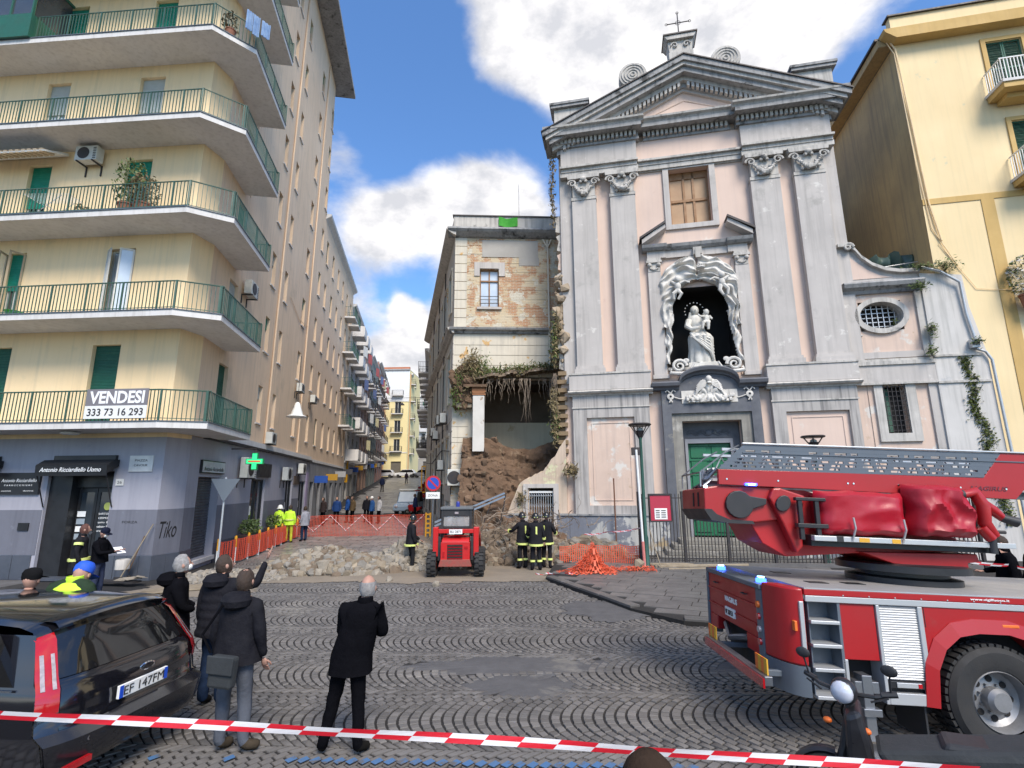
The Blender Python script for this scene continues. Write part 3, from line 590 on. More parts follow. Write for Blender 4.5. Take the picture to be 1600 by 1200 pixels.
for k in range(10):                        # front windows
    a, c, st, bd = fwin[k]; i = k // 2
    w = window(bl, fm, a, c, LV[i] + .02, LV[i] + 2.74, .2, st, blind=bd, sill=False, glassm=M['glass_lit'] if k in (6, 7, 3) else None, frame=M['winframe'])
    if k in (2, 3):                        # leaves standing open
        for sx, xx in ((-1, a), (1, c)):
            bb = MB(fm @ Matrix.Translation((xx, -.02, LV[i] + .05)) @ Matrix.Rotation(R(-70 if sx < 0 else -112) if k == 2 else R(-35 if sx < 0 else -150), 4, 'Z'))
            L = .42
            bb.box(0, .05, -.02, .02, 0, 2.62); bb.box(L - .05, L, -.02, .02, 0, 2.62); bb.box(.05, L - .05, -.02, .02, 0, .35 if k == 2 else .06); bb.box(.05, L - .05, -.02, .02, 2.56, 2.62)
            lf = bb.build('casement', M['winframe'] if k == 3 else mk('weathered shutter wood', (.45, .36, .24), (.36, .29, .2), 4, .8), w)
            if k == 3: MB(bb.m).box(.05, L - .05, -.005, .005, .06, 2.56).build('leaf_pane', M['glass_lit'], w)
# roof overhang and body
rx = MB(T)
def sp(u, w_=0., z=0): p = SM @ Vector((u, -w_, 0)); return (p.x, p.y, z)
def fp(u, w_=0., z=0): p = FM @ Vector((u, -w_, 0)); return (p.x, p.y, z)
poly = [fp(-9, 1.2)[:2], fp(3.2, 1.2)[:2], sp(-.6, 1.35)[:2], sp(19.2, 1.35)[:2], sp(19.2, -9)[:2], fp(-9, -9)[:2]]
rx.prism(poly, ROOF, ROOF + .28, 'z'); rx.build('roof', M['cornice'], bl)
b = MB(T); q = [fp(-9)[:2], fp(-9, -9)[:2], sp(18.1, -9)[:2], sp(18.1)[:2]]
for p_, r_ in zip(q, q[1:]): b.face([(*p_, 0), (*r_, 0), (*r_, ROOF), (*p_, ROOF)])
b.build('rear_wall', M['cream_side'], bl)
# belt above the shops on the side and shop fronts
MB(sm_).box(.9, 18.1, -.14, 0, 4.5, 4.75).build('belt_course', M['slab'], bl)
MB(sm_).box(.9, 18.1, -.22, 0, 4.41, 4.5).build('cable_duct', M['iron'], bl)
shops = [(.86, 2.75, .3, 3.1), (6.5, 8.6, .1, 3.1), (12.5, 14.0, .1, 3.2), (15.7, 17.4, .1, 3.1)]
b = MB(sm_); wall_holes(b, 0, 18.1, 0, 4.42, [(*s, .35) for s in shops]); b.build('shop_wall', M['shopgrey'], bl)
b = MB(sm_); xx = 0
for a, c, *_ in shops + [(18.1, 18.1)]:
    b.box(xx, a - .02, -.012, 0, .72, 2.07); 
    k = xx
    while k < a - .05: MB(sm_).box(k, min(k + .5, a - .02), -.03, 0, 0, .71).build('plinth_tile', M['tile'], bl); k += .515
    xx = c + .02
b.build('painted_band', M['shopdark'], bl)
b = MB(sm_); z = 3.08
while z > .32: b.prism([(.28, z), (.25, z - .05), (.28, z - .1)], .87, 2.74, 'x'); z -= .1
b.build('roller_shutter', mk('grey roller shutter', (.09, .095, .105), (.07, .07, .08), 3, .5, metal=.3), bl)
MB(sm_).box(.7, 2.8, -.08, 0, .15, .29).build('door_step', M['slab'], bl)
sg = MB(sm_).box(.86, 2.95, -.09, -.01, 3.22, 3.68).build('shop_sign', M['black'], bl)
MB(sm_).box(.9, 2.91, -.1, -.09, 3.26, 3.64).build('sign_board', mk('pale sign board', (.5, .5, .52), (.42, .42, .44), 3, .5), sg)
text('lettering', 'Antonio Ricciardiello', .2, M['black'], sg, sm_ @ Matrix.Translation((1.9, -.104, 3.38)), 1.8, shear=.25)
for (a, c, z0, z1) in shops[1:]:
    dr = MB(sm_).box(a, a + .07, .1, .2, z0, z1).box(c - .07, c, .1, .2, z0, z1).box(a + .07, c - .07, .1, .2, z1 - .08, z1).box((a + c) / 2 - .04, (a + c) / 2 + .04, .1, .2, z0, z1 - .08).build('shop_door', M['black'], bl)
    MB(sm_).box(a + .07, c - .07, .16, .17, z0, z1 - .08).build('pane', M['glass'], dr); MB(sm_).box(a, c, .34, .349, z0, z1).build('interior', M['dark'], dr)
    MB(sm_).box(a + .1, a + .5, .085, .095, 1.5, 1.9).build('notice', M['lettering'], dr)
MB(sm_).box(7.1, 9.0, -.14, -.01, 3.2, 3.85).build('dark_sign', M['black'], bl)
MB(sm_).box(14.2, 15.5, -.06, 0, 2.9, 3.4).build('dark_sign', mk('brown sign', (.10, .07, .05), None, 2, .5), bl)
MB(sm_).box(17.45, 18.05, -.05, 0, .1, 3.7).build('mauve_panel', mk('mauve paint', (.36, .29, .42), (.3, .25, .36), 1.5, .8), bl)
# entrance of the men's shop
ds = MB(fm).box(-.84, -.1, .1, .5, 0, 3.25).box(.05 + 1.25, 1.36, .1, .5, 0, 3.25).box(-.1, 1.3, .3, .5, 2.75, 3.25).build('door_surround', M['black'], bl)
for x0_, x1_ in ((-.08, .55), (.57, 1.28)):
    dl = MB(fm).box(x0_, x0_ + .09, .38, .44, .1, 2.72).box(x1_ - .09, x1_, .38, .44, .1, 2.72).box(x0_ + .09, x1_ - .09, .38, .44, .1, .35).box(x0_ + .09, x1_ - .09, .38, .44, 2.6, 2.72).build('door_leaf', M['black'], bl)
    MB(fm).box(x0_ + .09, x1_ - .09, .4, .41, .35, 2.6).build('pane', M['glass'], dl)
MB(fm).lathe([(0.001, 0), (.055, 0), (.055, .03), (.001, .05)], (.52, .36, 1.35), 12, 'y').build('door_knob', M['chrome'], ds)
dk = MB(fm).lathe([(.001, 0), (.12, 0), (.12, .004)], (.95, .373, 2.16), 20, 'y').build('round_sticker', mk('lime sticker', (.45, .5, .12), None, 2, .5), ds)
for k, tx in enumerate(('SARTORIA', 'CERIMONIA', 'uomo  8.30', 'sabato 9.00', 'orario 20.00')): text('door_lettering', tx, .085, M['lettering'], ds, fm @ Matrix.Translation((.93, .372, 1.93 - .13 * k)), .48 - .02 * (k % 3))
for k in range(4): MB(fm).box(-.03, .25, .37, .378, 1.15 + k * .23, 1.15 + k * .23 + .17).build('sticker', M['lettering'] if k % 2 else mk('grey sticker', (.3, .35, .4)), ds)
MB(fm).box(-.84, 1.36, .499, .51, 0, 3.25).build('interior', M['dark'], ds)
MB(fm).box(-.95, 1.5, -.3, .1, .02, .09).build('door_step', M['tile'], bl)
# awnings folded over the doors
def awning(u0_, u1_, z, parent, body=None):
    aw = MB(fm).prism([(-.02, z), (-.02, z - .2), (-.42, z - .42), (-.45, z - .16), (-.2, z)], u0_, u1_, 'x').build('awning', M['blackcloth'], parent)
    MB(fm).prism([(-.425, z - .42), (-.455, z - .18), (-.465, z - .18), (-.44, z - .5)], u0_, u1_, 'x').build('valance', M['black'], aw)
    for xx in (u0_ + .03, u1_ - .05): MB(fm).cyl((xx, -.4, z - .45), (xx, -.03, z - 1.45), .018).build('awning_arm', M['black'], aw)
    if body: text('lettering', body, .19, M['lettering'], aw, fm @ Matrix.Translation(((u0_ + u1_) / 2, -.48, z - .31)), (u1_ - u0_) * .86, shear=.3, bold=.012)
    return aw
MB(fm).box(-.66, 1.42, -.1, -.01, 3.52, 3.74).build('awning_box', M['black'], bl)
awning(-.86, 1.5, 3.6, bl, 'Antonio Ricciardiello Uomo')
MB(fm).box(-4.4, -2.55, -.1, -.01, 3.52, 3.74).build('awning_box', M['black'], bl); awning(-4.6, -2.45, 3.6, bl)
sg = MB(fm).box(-2.46, -1.05, -.07, -.01, 2.55, 3.22).build('shop_sign', M['black'], bl)
text('lettering', 'Antonio Ricciardiello', .15, M['lettering'], sg, fm @ Matrix.Translation((-1.75, -.075, 2.98)), 1.2, shear=.2)
text('lettering', 'P A R R U C C H I E R E', .07, M['lettering'], sg, fm @ Matrix.Translation((-1.75, -.075, 2.83)), .95)
text('lettering', 'uomo          donna', .06, M['lettering'], sg, fm @ Matrix.Translation((-1.75, -.075, 2.66)), 1.1)
pl = MB(fm).box(1.84, 2.62, -.04, -.005, 3.22, 3.72).build('street_name_plaque', M['marble'], bl, bevel=.005)
text('lettering', 'PIAZZA', .1, M['iron'], pl, fm @ Matrix.Translation((2.23, -.043, 3.57)), .42); text('lettering', 'CAVOUR', .1, M['iron'], pl, fm @ Matrix.Translation((2.23, -.043, 3.42)), .45)
pl = MB(fm).box(1.47, 1.73, -.03, -.005, 2.8, 3.0).build('house_number', M['marble'], bl); text('lettering', '26', .12, M['iron'], pl, fm @ Matrix.Translation((1.6, -.033, 2.9)), .15)
MB(fm).box(-1.55, -1.2, -.05, -.012, 1.45, 1.68).build('intercom', M['black'], bl)
text('graffiti', 'Tiko', .5, M['black'], bl, CM @ Matrix.Translation((.4, -.016, 1.45)), .62, shear=.3, height=.5); text('graffiti', 'FORZA', .1, M['iron'], bl, fm @ Matrix.Translation((2.1, -.016, 1.7)), .5)
# balconies
railspec = []
def balcony(i):
    z = LV[i]; dz = z - 4.64
    fc = -10.0; c1 = 3.60 + .0095 * dz; s0_ = -2.12 + .05 * dz * .95; s1 = 1.78 + .057 * dz
    P1 = T @ Vector(fp(fc, 1.3)); P2 = T @ Vector(fp(c1, 1.3)); P3 = T @ Vector(sp(s0_, 1.25)); P4 = T @ Vector(sp(s1, 1.25)); P5 = T @ Vector(sp(s1, 0)); P6 = T @ Vector(sp(0, 0)); P7 = T @ Vector(fp(2.95, 0)); P8 = T @ Vector(fp(fc, 0))
    pl = [(p.x, p.y) for p in (P1, P2, P3, P4, P5, P6, P7, P8)]
    bb = MB(); bb.prism(pl, z - .2, z - .012, 'z'); bal = bb.build('balcony', [M['slab']], bl)
    # thin darker edge plate on top
    bb = MB()
    run = [P1, P2, P3, P4, P5]
    for A_, B_ in zip(run, run[1:]):
        d = (B_ - A_).normalized(); n_ = Vector((d.y, -d.x, 0)) * .03
        bb.hexa([(A_.x + n_.x, A_.y + n_.y, z - .01), (B_.x + n_.x, B_.y + n_.y, z - .01), (B_.x - n_.x, B_.y - n_.y, z - .01), (A_.x - n_.x, A_.y - n_.y, z - .01), (A_.x + n_.x, A_.y + n_.y, z + .015), (B_.x + n_.x, B_.y + n_.y, z + .015), (B_.x - n_.x, B_.y - n_.y, z + .015), (A_.x - n_.x, A_.y - n_.y, z + .015)])
    bb.build('edge_strip', M['truckgrey'], bal)
    # railing
    bb = MB(); ctr = Vector((P2.x, P2.y + 1, 0))
    for A_, B_ in zip(run, run[1:]):
        d = (B_ - A_); L = d.length; d.normalize(); inn = Vector((-d.y, d.x, 0)) * .07
        A2 = A_ + inn; n = max(2, int(L / .118))
        for k in range(n + 1):
            p = A2 + d * (L * k / n); post = k % 10 == 0; r = .021 if post else .0085; dd_ = d * r; nn = Vector((-d.y, d.x, 0)) * (.02 if post else .012)
            z1_ = z + .93
            bb.hexa([tuple(p - dd_ - nn + Vector((0, 0, z + .016))), tuple(p + dd_ - nn + Vector((0, 0, z + .016))), tuple(p + dd_ + nn + Vector((0, 0, z + .016))), tuple(p - dd_ + nn + Vector((0, 0, z + .016))), tuple(p - dd_ - nn + Vector((0, 0, z1_))), tuple(p + dd_ - nn + Vector((0, 0, z1_))), tuple(p + dd_ + nn + Vector((0, 0, z1_))), tuple(p - dd_ + nn + Vector((0, 0, z1_)))])
        bb.tube([A2 + Vector((0, 0, z + .94)), A2 + d * L + Vector((0, 0, z + .94))], .022, 6); bb.tube([A2 + Vector((0, 0, z + .09)), A2 + d * L + Vector((0, 0, z + .09))], .014, 4)
    bb.build('railing', M['rail'], bal)
for i in range(8): balcony(i)
# banner on the first rail
bn = thing('sale_banner', 'grey and white banner reading VENDESI tied to the lowest balcony railing', 'banner', tuple(FM @ Vector((2.31, -1.34, 4.72))), R(-4.3))
MB().box(-.97, .97, -.012, 0, 0, .38).build('lower_panel', M['white'], bn); MB().box(-.97, .97, -.013, .001, .381, .88).build('upper_panel', mk('grey vinyl', (.19, .175, .19), (.17, .16, .17), 2, .5), bn)
text('lettering', 'VENDESI', .4, M['lettering'], bn, Matrix.Translation((.02, -.018, .63)), 1.72, height=.38, bold=.03); text('lettering', '333 73 16 293', .2, M['iron'], bn, Matrix.Translation((0, -.017, .19)), 1.74, height=.22, bold=.012)
# glazed verandah on the top visible balcony, left
vb = MB(fm); z = LV[4]
vb.box(-7.5, -3.0, -1.42, -1.32, z, z + .95); vb.box(-3.06, -3.0, -1.32, -.05, z, z + .95)
for xx in (-7.2, -6.0, -4.8, -3.9, -3.06): vb.box(xx, xx + .06, -1.42, -1.34, z + .95, z + 2.6)
vb.box(-7.5, -3, -1.43, -1.33, z + 2.6, z + 2.75); vb.box(-3.06, -3.0, -1.32, -.05, z + 2.6, z + 2.7)
vr = vb.build('verandah', M['shutter_d'], bl); MB(fm).box(-7.4, -3.06, -1.38, -1.37, z + .96, z + 2.6).build('pane', M['glass'], vr); MB(fm).box(-3.04, -3.03, -1.3, -.1, z + .96, z + 2.6).build('pane', M['glass'], vr)
ac_unit(bl, fm, -1.5, LV[2] + 2.55, .82, .55)
ac_unit(bl, fm, -5.4, LV[3] + .12, .8, .5)
# folded striped awning
aw = MB(fm).prism([(-.05, LV[2] + 3.0), (-.9, LV[2] + 2.62), (-.92, LV[2] + 2.66), (-.1, LV[2] + 3.08)], -5.2, -2.1, 'x').build('awning_frame', M['white'], bl)
b = MB(fm)
for k in range(14): b.prism([(-.9, LV[2] + 2.6), (-.93, LV[2] + 2.72), (-.5, LV[2] + 2.86), (-.48, LV[2] + 2.72)], -5.2 + k * .222, -5.2 + k * .222 + .13, 'x')
b.build('awning_stripes', mk('brown awning cloth', (.4, .3, .2), (.5, .42, .3), 3, .9), aw)
for (u_, z_, r_, zz) in ((2.9, 3.38, 0, 0),): pass
# side wall extras
ac_unit(bl, sm_, 2.9, LV[1] + 2.55, .85, .6); ac_unit(bl, sm_, 4.5, 3.12, 1.15, .85); ac_unit(bl, sm_, 7.6, 4.8, .8, .55); ac_unit(bl, sm_, 12.7, 8.3, .75, .5); ac_unit(bl, sm_, 16.5, 8.25, .7, .5); ac_unit(bl, sm_, 11.1, 3.1, 1.0, .7); ac_unit(bl, sm_, 14.6, 3.55, .9, .6)
b = MB(sm_)
for u_ in (7.75, 14.3): b.tube([(u_, -.06, 4.8), (u_ + drs(20) * .9, -.06, 20), (u_ + drs(33), -.06, 33.3)], .05, 6)
b.tube([(10.2, -.04, 13.2), (12.5, -.04, 12.6), (14.8, -.04, 12.9)], .015, 4)
b.build('downpipe', M['cream_side'], bl)
# items on balconies: top-level things
FMs = FM
def plant(name, label, cat, loc, h=.9, r=.35, n=220, mat='leaf', pot=True, group=None, leaf=.06, potm=None):
    o = thing(name, label, cat, loc, group=group)
    if pot: MB().lathe([(r * .45, 0), (r * .6, r * .9), (r * .66, r * .9), (r * .66, r * 1.0), (r * .5, r * .98)], n=12).build('pot', potm or mk('terracotta', (.30, .12, .07), (.22, .1, .06), 3, .8), o, smooth=50)
    z0 = r * .95 if pot else 0
    b = MB(); b.tube([(0, 0, z0 * .8), (.03, 0, z0 + h * .35), (0, .03, z0 + h * .7)], .02, 5); b.build('stem', M['root'], o)
    b = MB()
    for _ in range(n):
        a = rnd.random() * 6.28; q = rnd.random() ** .5; zz = rnd.random(); rr = r * q * (1.15 - .7 * abs(zz - .45)); c = Vector((rr * math.cos(a), rr * math.sin(a), z0 + .08 + zz * h))
        e = Vector((rnd.random() - .5, rnd.random() - .5, rnd.random() - .3)).normalized(); f_ = e.orthogonal().normalized(); L = leaf * (.7 + rnd.random() * .8)
        b.face([c - e * L, c + f_ * L * .4, c + e * L, c - f_ * L * .4])
    b.build('foliage', M[mat], o, kind='stuff'); return o
def fpt(u, w_, z): p = FM @ Vector((u, -w_, z)); return (p.x, p.y, p.z)
def spt(u, w_, z): p = SM @ Vector((u, -w_, z)); return (p.x, p.y, p.z)
plant('potted_shrub', 'tall leafy shrub in a terracotta pot behind the third balcony railing', 'plant', fpt(1.15, .8, LV[2]), 1.5, .45, 420)
plant('potted_shrub', 'round olive coloured bush beside the tall shrub on the third balcony', 'plant', fpt(1.75, .85, LV[2]), .95, .42, 380, 'leaf_dry')
plant('dried_plant', 'dry brown plant in a pot on the chamfered corner of the fifth balcony', 'plant', tuple(Vector(fpt(4.0, .75, LV[4]))), .6, .28, 120, 'leaf_dry')
dr = thing('drying_rack', 'folding white wire laundry rack behind the third balcony railing', 'rack', fpt(-1.6, .75, LV[2]))
b = MB()
for s_ in (-1, 1):
    b.tube([(-.5, s_ * .25, 0), (.5, s_ * .25, .85)], .012, 4); b.tube([(.5, s_ * .25, 0), (-.5, s_ * .25, .85)], .012, 4)
b.build('leg', M['alu'], dr); b = MB()
for k in range(9): b.tube([(-.75, -.28 + k * .07, .87), (.75, -.28 + k * .07, .87)], .006, 4)
b.tube([(-.75, -.3, .87), (-.75, .3, .87)], .012, 4); b.tube([(.75, -.3, .87), (.75, .3, .87)], .012, 4); b.build('wire_top', M['white'], dr)
gp = thing('green_crate', 'small bright green plastic bowl on the second balcony', 'bowl', fpt(-1.95, 1.0, LV[1] + .016))
MB().lathe([(.16, 0), (.24, .16), (.26, .17), (.24, .18), (.15, .03)], n=14).build('bowl_body', mk('lime plastic', (.08, .5, .05), None, 2, .4), gp, smooth=40)
lj = thing('laundry', 'blue jeans and cloth hung over the corner railing of the fifth balcony', 'clothes', tuple(Vector(spt(-1.9, 1.28, LV[4] + .15))), R(55))
b = MB(); nseg = 8
for k, (x_, w_, h_) in enumerate(((-.35, .22, .75), (-.1, .22, .8), (.2, .3, .6))):
    for q in range(nseg): b.box(x_ + w_ * q / nseg, x_ + w_ * (q + 1) / nseg, -.05 - .02 * math.sin(q * 2), -.03 - .02 * math.sin(q * 2), .8 - h_, .82)
b.build('cloth', mk('blue denim', (.10, .2, .4), (.3, .42, .6), 3, .9), lj)
for nm, u_, lv, lb in (('round_planter', -.35, 2, 'small dark planter bowl near the middle of the third balcony'),): plant(nm, lb, 'plant', fpt(u_, .9, LV[lv]), .15, .22, 40, 'leaf_dry')
# ceiling lamp of the shop under the first balcony
cl = thing('ceiling_lamp', 'flat round white lamp under the lowest balcony slab', 'lamp', fpt(.35, .7, 4.44)); MB().lathe([(.05, 0), (.22, -.03), (.25, -.07), (.2, -.1), (.01, -.11)], n=18).build('shade', M['white'], cl, smooth=40)
# pharmacy cross
px_ = thing('pharmacy_cross', 'green lit pharmacy cross sticking out above the corner shops', 'sign', spt(3.6, .95, 3.75), R(4))
b = MB(); b.box(-.11, .11, -.06, .06, -.34, .34); b.box(-.34, -.111, -.06, .06, -.11, .11); b.box(.111, .34, -.06, .06, -.11, .11); b.build('cross_body', mk('cross green housing', (.02, .3, .1), None, 2, .5), px_)
for sgn in (-1, 1):
    b = MB(); y_ = -.066 * sgn
    b.box(-.09, .09, min(y_, y_ * 1.1), max(y_, y_ * 1.1), -.31, .31); b.box(-.31, -.091, min(y_, y_ * 1.1), max(y_, y_ * 1.1), -.09, .09); b.box(.091, .31, min(y_, y_ * 1.1), max(y_, y_ * 1.1), -.09, .09)
    b.build('light_panel', mk('lit green', (.02, .5, .2), None, 2, .5, emit=((.04, .75, .25), .5)), px_)
    b = MB(); b.box(-.24, .24, min(y_ * 1.12, y_ * 1.16), max(y_ * 1.12, y_ * 1.16), -.03, .03); b.build('red_bar', mk('lit red', (.6, .05, .02), None, 2, .5, emit=((.7, .1, .05), .3)), px_)
MB().tube([(0, 0, .34), (0, 0, .5), (-.95, .0, .5)], .025, 5).build('bracket', M['iron'], px_)
# street lamp hanging on the side wall
hl = thing('hanging_street_lamp', 'white bell shaped lamp hanging beside the beige street wall', 'lamp', spt(8.7, 1.2, 6.25))
MB().lathe([(.06, .75), (.12, .68), (.17, .5), (.24, .28), (.3, .1), (.52, .0), (.5, -.03), (.05, -.02)], n=20).build('shade', M['white'], hl, smooth=40)
MB().tube([(0, 0, .75), (0, 0, 1.0), (-.5, 1.2, 3.5)], .015, 4).build('cable', M['iron'], hl)

# ================================================================== the street behind
def blockhouse(label, o, az, L, H, z0, wallm, floors, cols_, depth=10, balc=None, roofm=None, shopm=None, frame=None, blinds=('glass', 'd'), wid=.9, wh=1.9, gap=3.3, parapet=.0, cornice=True, first=4.3, balrail='rail', bald=.95, cat='building', glow=None):
    """a street house as a shell with real window openings; local frame x along the facade"""
    base = Vector(o); root = thing('townhouse', label, cat, tuple(base)); mt = Matrix.Translation(-base) @ frame_mtx(o, az)
    xs_ = [L * (k + .5) / cols_ for k in range(cols_)]; hol = []; wins = []
    for i in range(floors):
        zz = z0 + first + gap * i
        for x_ in xs_:
            door = balc and balc(i, x_) ; lo = zz + .1 if door else zz + .85
            if lo + wh > H: continue
            wins.append((x_ - wid / 2, x_ + wid / 2, lo, (zz + .1 + 2.35) if door else lo + wh, i, x_, door)); hol.append((*wins[-1][:4], .2))
    gz = []
    for k in range(cols_):
        x_ = xs_[k]; gz.append((x_ - wid * .8, x_ + wid * .8, z0 - .6, z0 + 2.7, .25)); 
    b = MB(mt); wall_holes(b, 0, L, z0 - 1.5, z0 + first - .15, gz); b.build('ground_floor', shopm or wallm, root)
    b = MB(mt); wall_holes(b, 0, L, z0 + first - .15, H, hol)
    b.face([(0, 0, z0 - 1.5), (0, 0, H), (0, depth, H), (0, depth, z0 - 1.5)]); b.face([(L, 0, z0 - 1.5), (L, depth, z0 - 1.5), (L, depth, H), (L, 0, H)]); b.face([(0, depth, z0 - 1.5), (0, depth, H), (L, depth, H), (L, depth, z0 - 1.5)]); b.build('wall', wallm, root)
    MB(mt).box(0, L, 0.01, depth, H, H + .12).build('roof', roofm or M['cornice'], root)
    if cornice: MB(mt).prism([(.0, H - .3), (-.12, H - .2), (-.35, H - .05), (-.4, H + .1), (.0, H + .14)], -.1, L + .1, 'x').build('cornice', M['slab'], root); MB(mt).box(0, L, -.06, -.003, z0 + first - .3, z0 + first - .12).build('belt_course', M['slab'], root)
    for a, c, lo, hi, i, x_, door in wins:
        st = rnd.choice(blinds); window(root, mt, a, c, lo, hi, .18, st, blind=0 if st == 'glass' else rnd.choice((.4, 1, .6)), sill=not door, frame=frame)
    for k, g_ in enumerate(gz):
        c_ = rnd.choice([(.05, .06, .08), (.10, .09, .08), (.03, .1, .3), (.15, .13, .1), (.03, .03, .03)])
        MB(mt).box(g_[0], g_[1], .2, .24, g_[2], g_[3]).build('shop_shutter', mk('shop shutter %d' % int(c_[0] * 100 + c_[2] * 10), c_, None, 3, .6, bump=.4, wave=7), root)
    if balc:
        for i in range(floors):
            row = [x_ for (a, c, lo, hi, ii, x_, d) in wins if ii == i and d]
            for x_ in row:
                w2 = wid * .5 + .5; z = z0 + first + gap * i + .06
                bal = MB(mt).box(x_ - w2, x_ + w2, -bald, -.002, z - .16, z).build('balcony', M['slab'], root)
                if balrail == 'solid': MB(mt).box(x_ - w2, x_ + w2, -bald - .03, -bald + .06, z + .003, z + .95).box(x_ - w2, x_ - w2 + .07, -bald + .06, -.0, z + .003, z + .95).box(x_ + w2 - .07, x_ + w2, -bald + .06, -.0, z + .003, z + .95).build('parapet', M['slab'], bal)
                else:
                    b = MB(mt); n = int(2 * w2 / .14)
                    for k in range(n + 1): b.box(x_ - w2 + 2 * w2 * k / n - .01, x_ - w2 + 2 * w2 * k / n + .01, -bald + .02, -bald + .04, z, z + .92)
                    for s2 in (-w2, w2 - .02):
                        for k in range(1, 6): b.box(x_ + s2, x_ + s2 + .02, -bald + .03 + k * .15, -bald + .05 + k * .15, z, z + .92)
                        b.box(x_ + s2, x_ + s2 + .02, -bald, 0, z + .92, z + .95)
                    b.box(x_ - w2, x_ + w2, -bald, -bald + .04, z + .92, z + .96)
                    if balrail == 'green': b.box(x_ - w2, x_ + w2, -bald + .05, -bald + .06, z + .05, z + .9)
                    b.build('railing', M['rail'] if balrail in ('rail', 'green') else M[balrail], bal)
    return root, mt
def sl(u): p = SM @ Vector((u, 0, 0)); return (p.x, p.y, 0)
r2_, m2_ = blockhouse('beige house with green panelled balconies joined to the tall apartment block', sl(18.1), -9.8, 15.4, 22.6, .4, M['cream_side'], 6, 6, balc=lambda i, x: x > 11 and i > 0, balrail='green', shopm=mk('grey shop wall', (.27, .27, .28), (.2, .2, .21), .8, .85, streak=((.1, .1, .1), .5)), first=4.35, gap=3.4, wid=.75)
r3_, m3_ = blockhouse('weathered grey house with white concrete balcony parapets up the street', sl(33.6), -9.8, 10.5, 21.2, 1.4, mk('pale grey plaster', (.45, .43, .40), (.36, .34, .32), .7, .9, streak=((.15, .15, .15), .6)), 6, 3, balc=lambda i, x: True, balrail='solid', first=4, gap=3.2, wid=1.1, bald=1.2, blinds=('glass', 'w', 'd'))
r4_, m4_ = blockhouse('narrow pinkish brown house with rusty balconies up the street', sl(44.2), -9.8, 9.5, 20.0, 2.3, mk('rose brown plaster', (.40, .25, .19), (.33, .22, .17), .7, .9, streak=((.12, .1, .09), .6)), 5, 3, balc=lambda i, x: True, balrail='iron', first=3.9, gap=3.2, wid=1., bald=1.0, blinds=('d', 'glass'))
r5_, m5_ = blockhouse('dark green tinged old house with cluttered balconies up the street', sl(53.8), -9.8, 12, 21, 3., mk('greenish plaster', (.26, .28, .24), (.2, .21, .19), .7, .9, streak=((.08, .08, .08), .6)), 5, 4, balc=lambda i, x: True, balrail='iron', first=3.9, gap=3.3, wid=1., bald=1.0, blinds=('d', 'w'))
r6_, m6_ = blockhouse('reddish house at the far left end of the street', sl(65.9), -9.8, 14, 23, 3.6, mk('brick red plaster', (.36, .19, .14), (.3, .17, .13), .7, .9, streak=((.12, .1, .09), .6)), 6, 4, balc=lambda i, x: True, balrail='iron', first=3.9, gap=3.2, wid=1., bald=1.0, blinds=('d', 'glass'))
# yellow house facing down the street, with its orange side
ry, my_ = blockhouse('pale yellow house with white upper storey closing the view up the street', (-33.2, 100.6, 0), 92.5, 12.6, 25.9, 4.9, mk('sunlit yellow plaster', (.80, .68, .36), (.76, .64, .33), .6, .85), 6, 3, balc=lambda i, x: x > 4 and i < 5, balrail='iron', first=4.6, gap=3.7, wid=1.25, wh=2.2, blinds=('glass',), bald=.8)  # sunlight on this far front is put into its bright yellow colour
MB(my_).box(-.1, 12.7, -.05, -.003, 19.4, 25.6).build('upper_storey', M['white'], ry); MB(my_).box(-.1, 12.7, -.25, .3, 25.95, 26.4).build('roof_edge', mk('red roof edge', (.45, .16, .08), None, 1, .9), ry)
ro, mo_ = blockhouse('orange side house beyond the pale yellow one', (-20.4, 101, 0), -9, 26, 25.2, 5, mk('orange ochre plaster', (.52, .30, .14), (.45, .27, .13), .6, .9), 6, 8, balc=lambda i, x: True, balrail='iron', first=4.2, gap=3.5, wid=1.1, bald=.9)
for k, (xx, yy, L, H, c_) in enumerate(((-34, 150, 9, 29, (.66, .64, .6)), (-25.5, 158, 10, 26, (.72, .72, .72)))):
    blockhouse(['white block half hidden behind the orange house', 'far white block at the end of the street'][k], (xx, yy, 0), 93, L, H, 8, mk('far white %d' % k, c_, None, .4, .9), 6, 4, balc=lambda i, x: i % 2 == 0, balrail='solid', first=4, gap=3.3, blinds=('glass', 'd'))
blockhouse('low grey building crossing the far end of the street', (-26, 128, 0), 93, 12, 13.5, 6.2, mk('far grey', (.4, .39, .37), None, .4, .9), 1, 4, first=3.6, gap=3.2)
# ================================================================== church
OC = (8.07, 21, 0); XM = frame_mtx(OC, 101.5)
cb = thing('church', 'pink and grey baroque church front with crowning pediment and green door', 'church', tuple(XM @ Vector((.1, 1, 0))))
CI = Matrix.Translation(-cb.location) @ XM
def cpt(u, w_, z): p = XM @ Vector((u, -w_, z)); return (p.x, p.y, p.z)
def K(u, z, p): k = 1 - p / 22.2; return (-3.71 + (u + 3.71) * k, 2.7 + (z - 2.7) * k)
XC = .1
def B(name, mat, *boxes, par=cb, m=CI, bevel=0, **kw):
    b = MB(m)
    for q in boxes: b.box(*q)
    return b.build(name, mat, par, bevel=bevel, **kw)
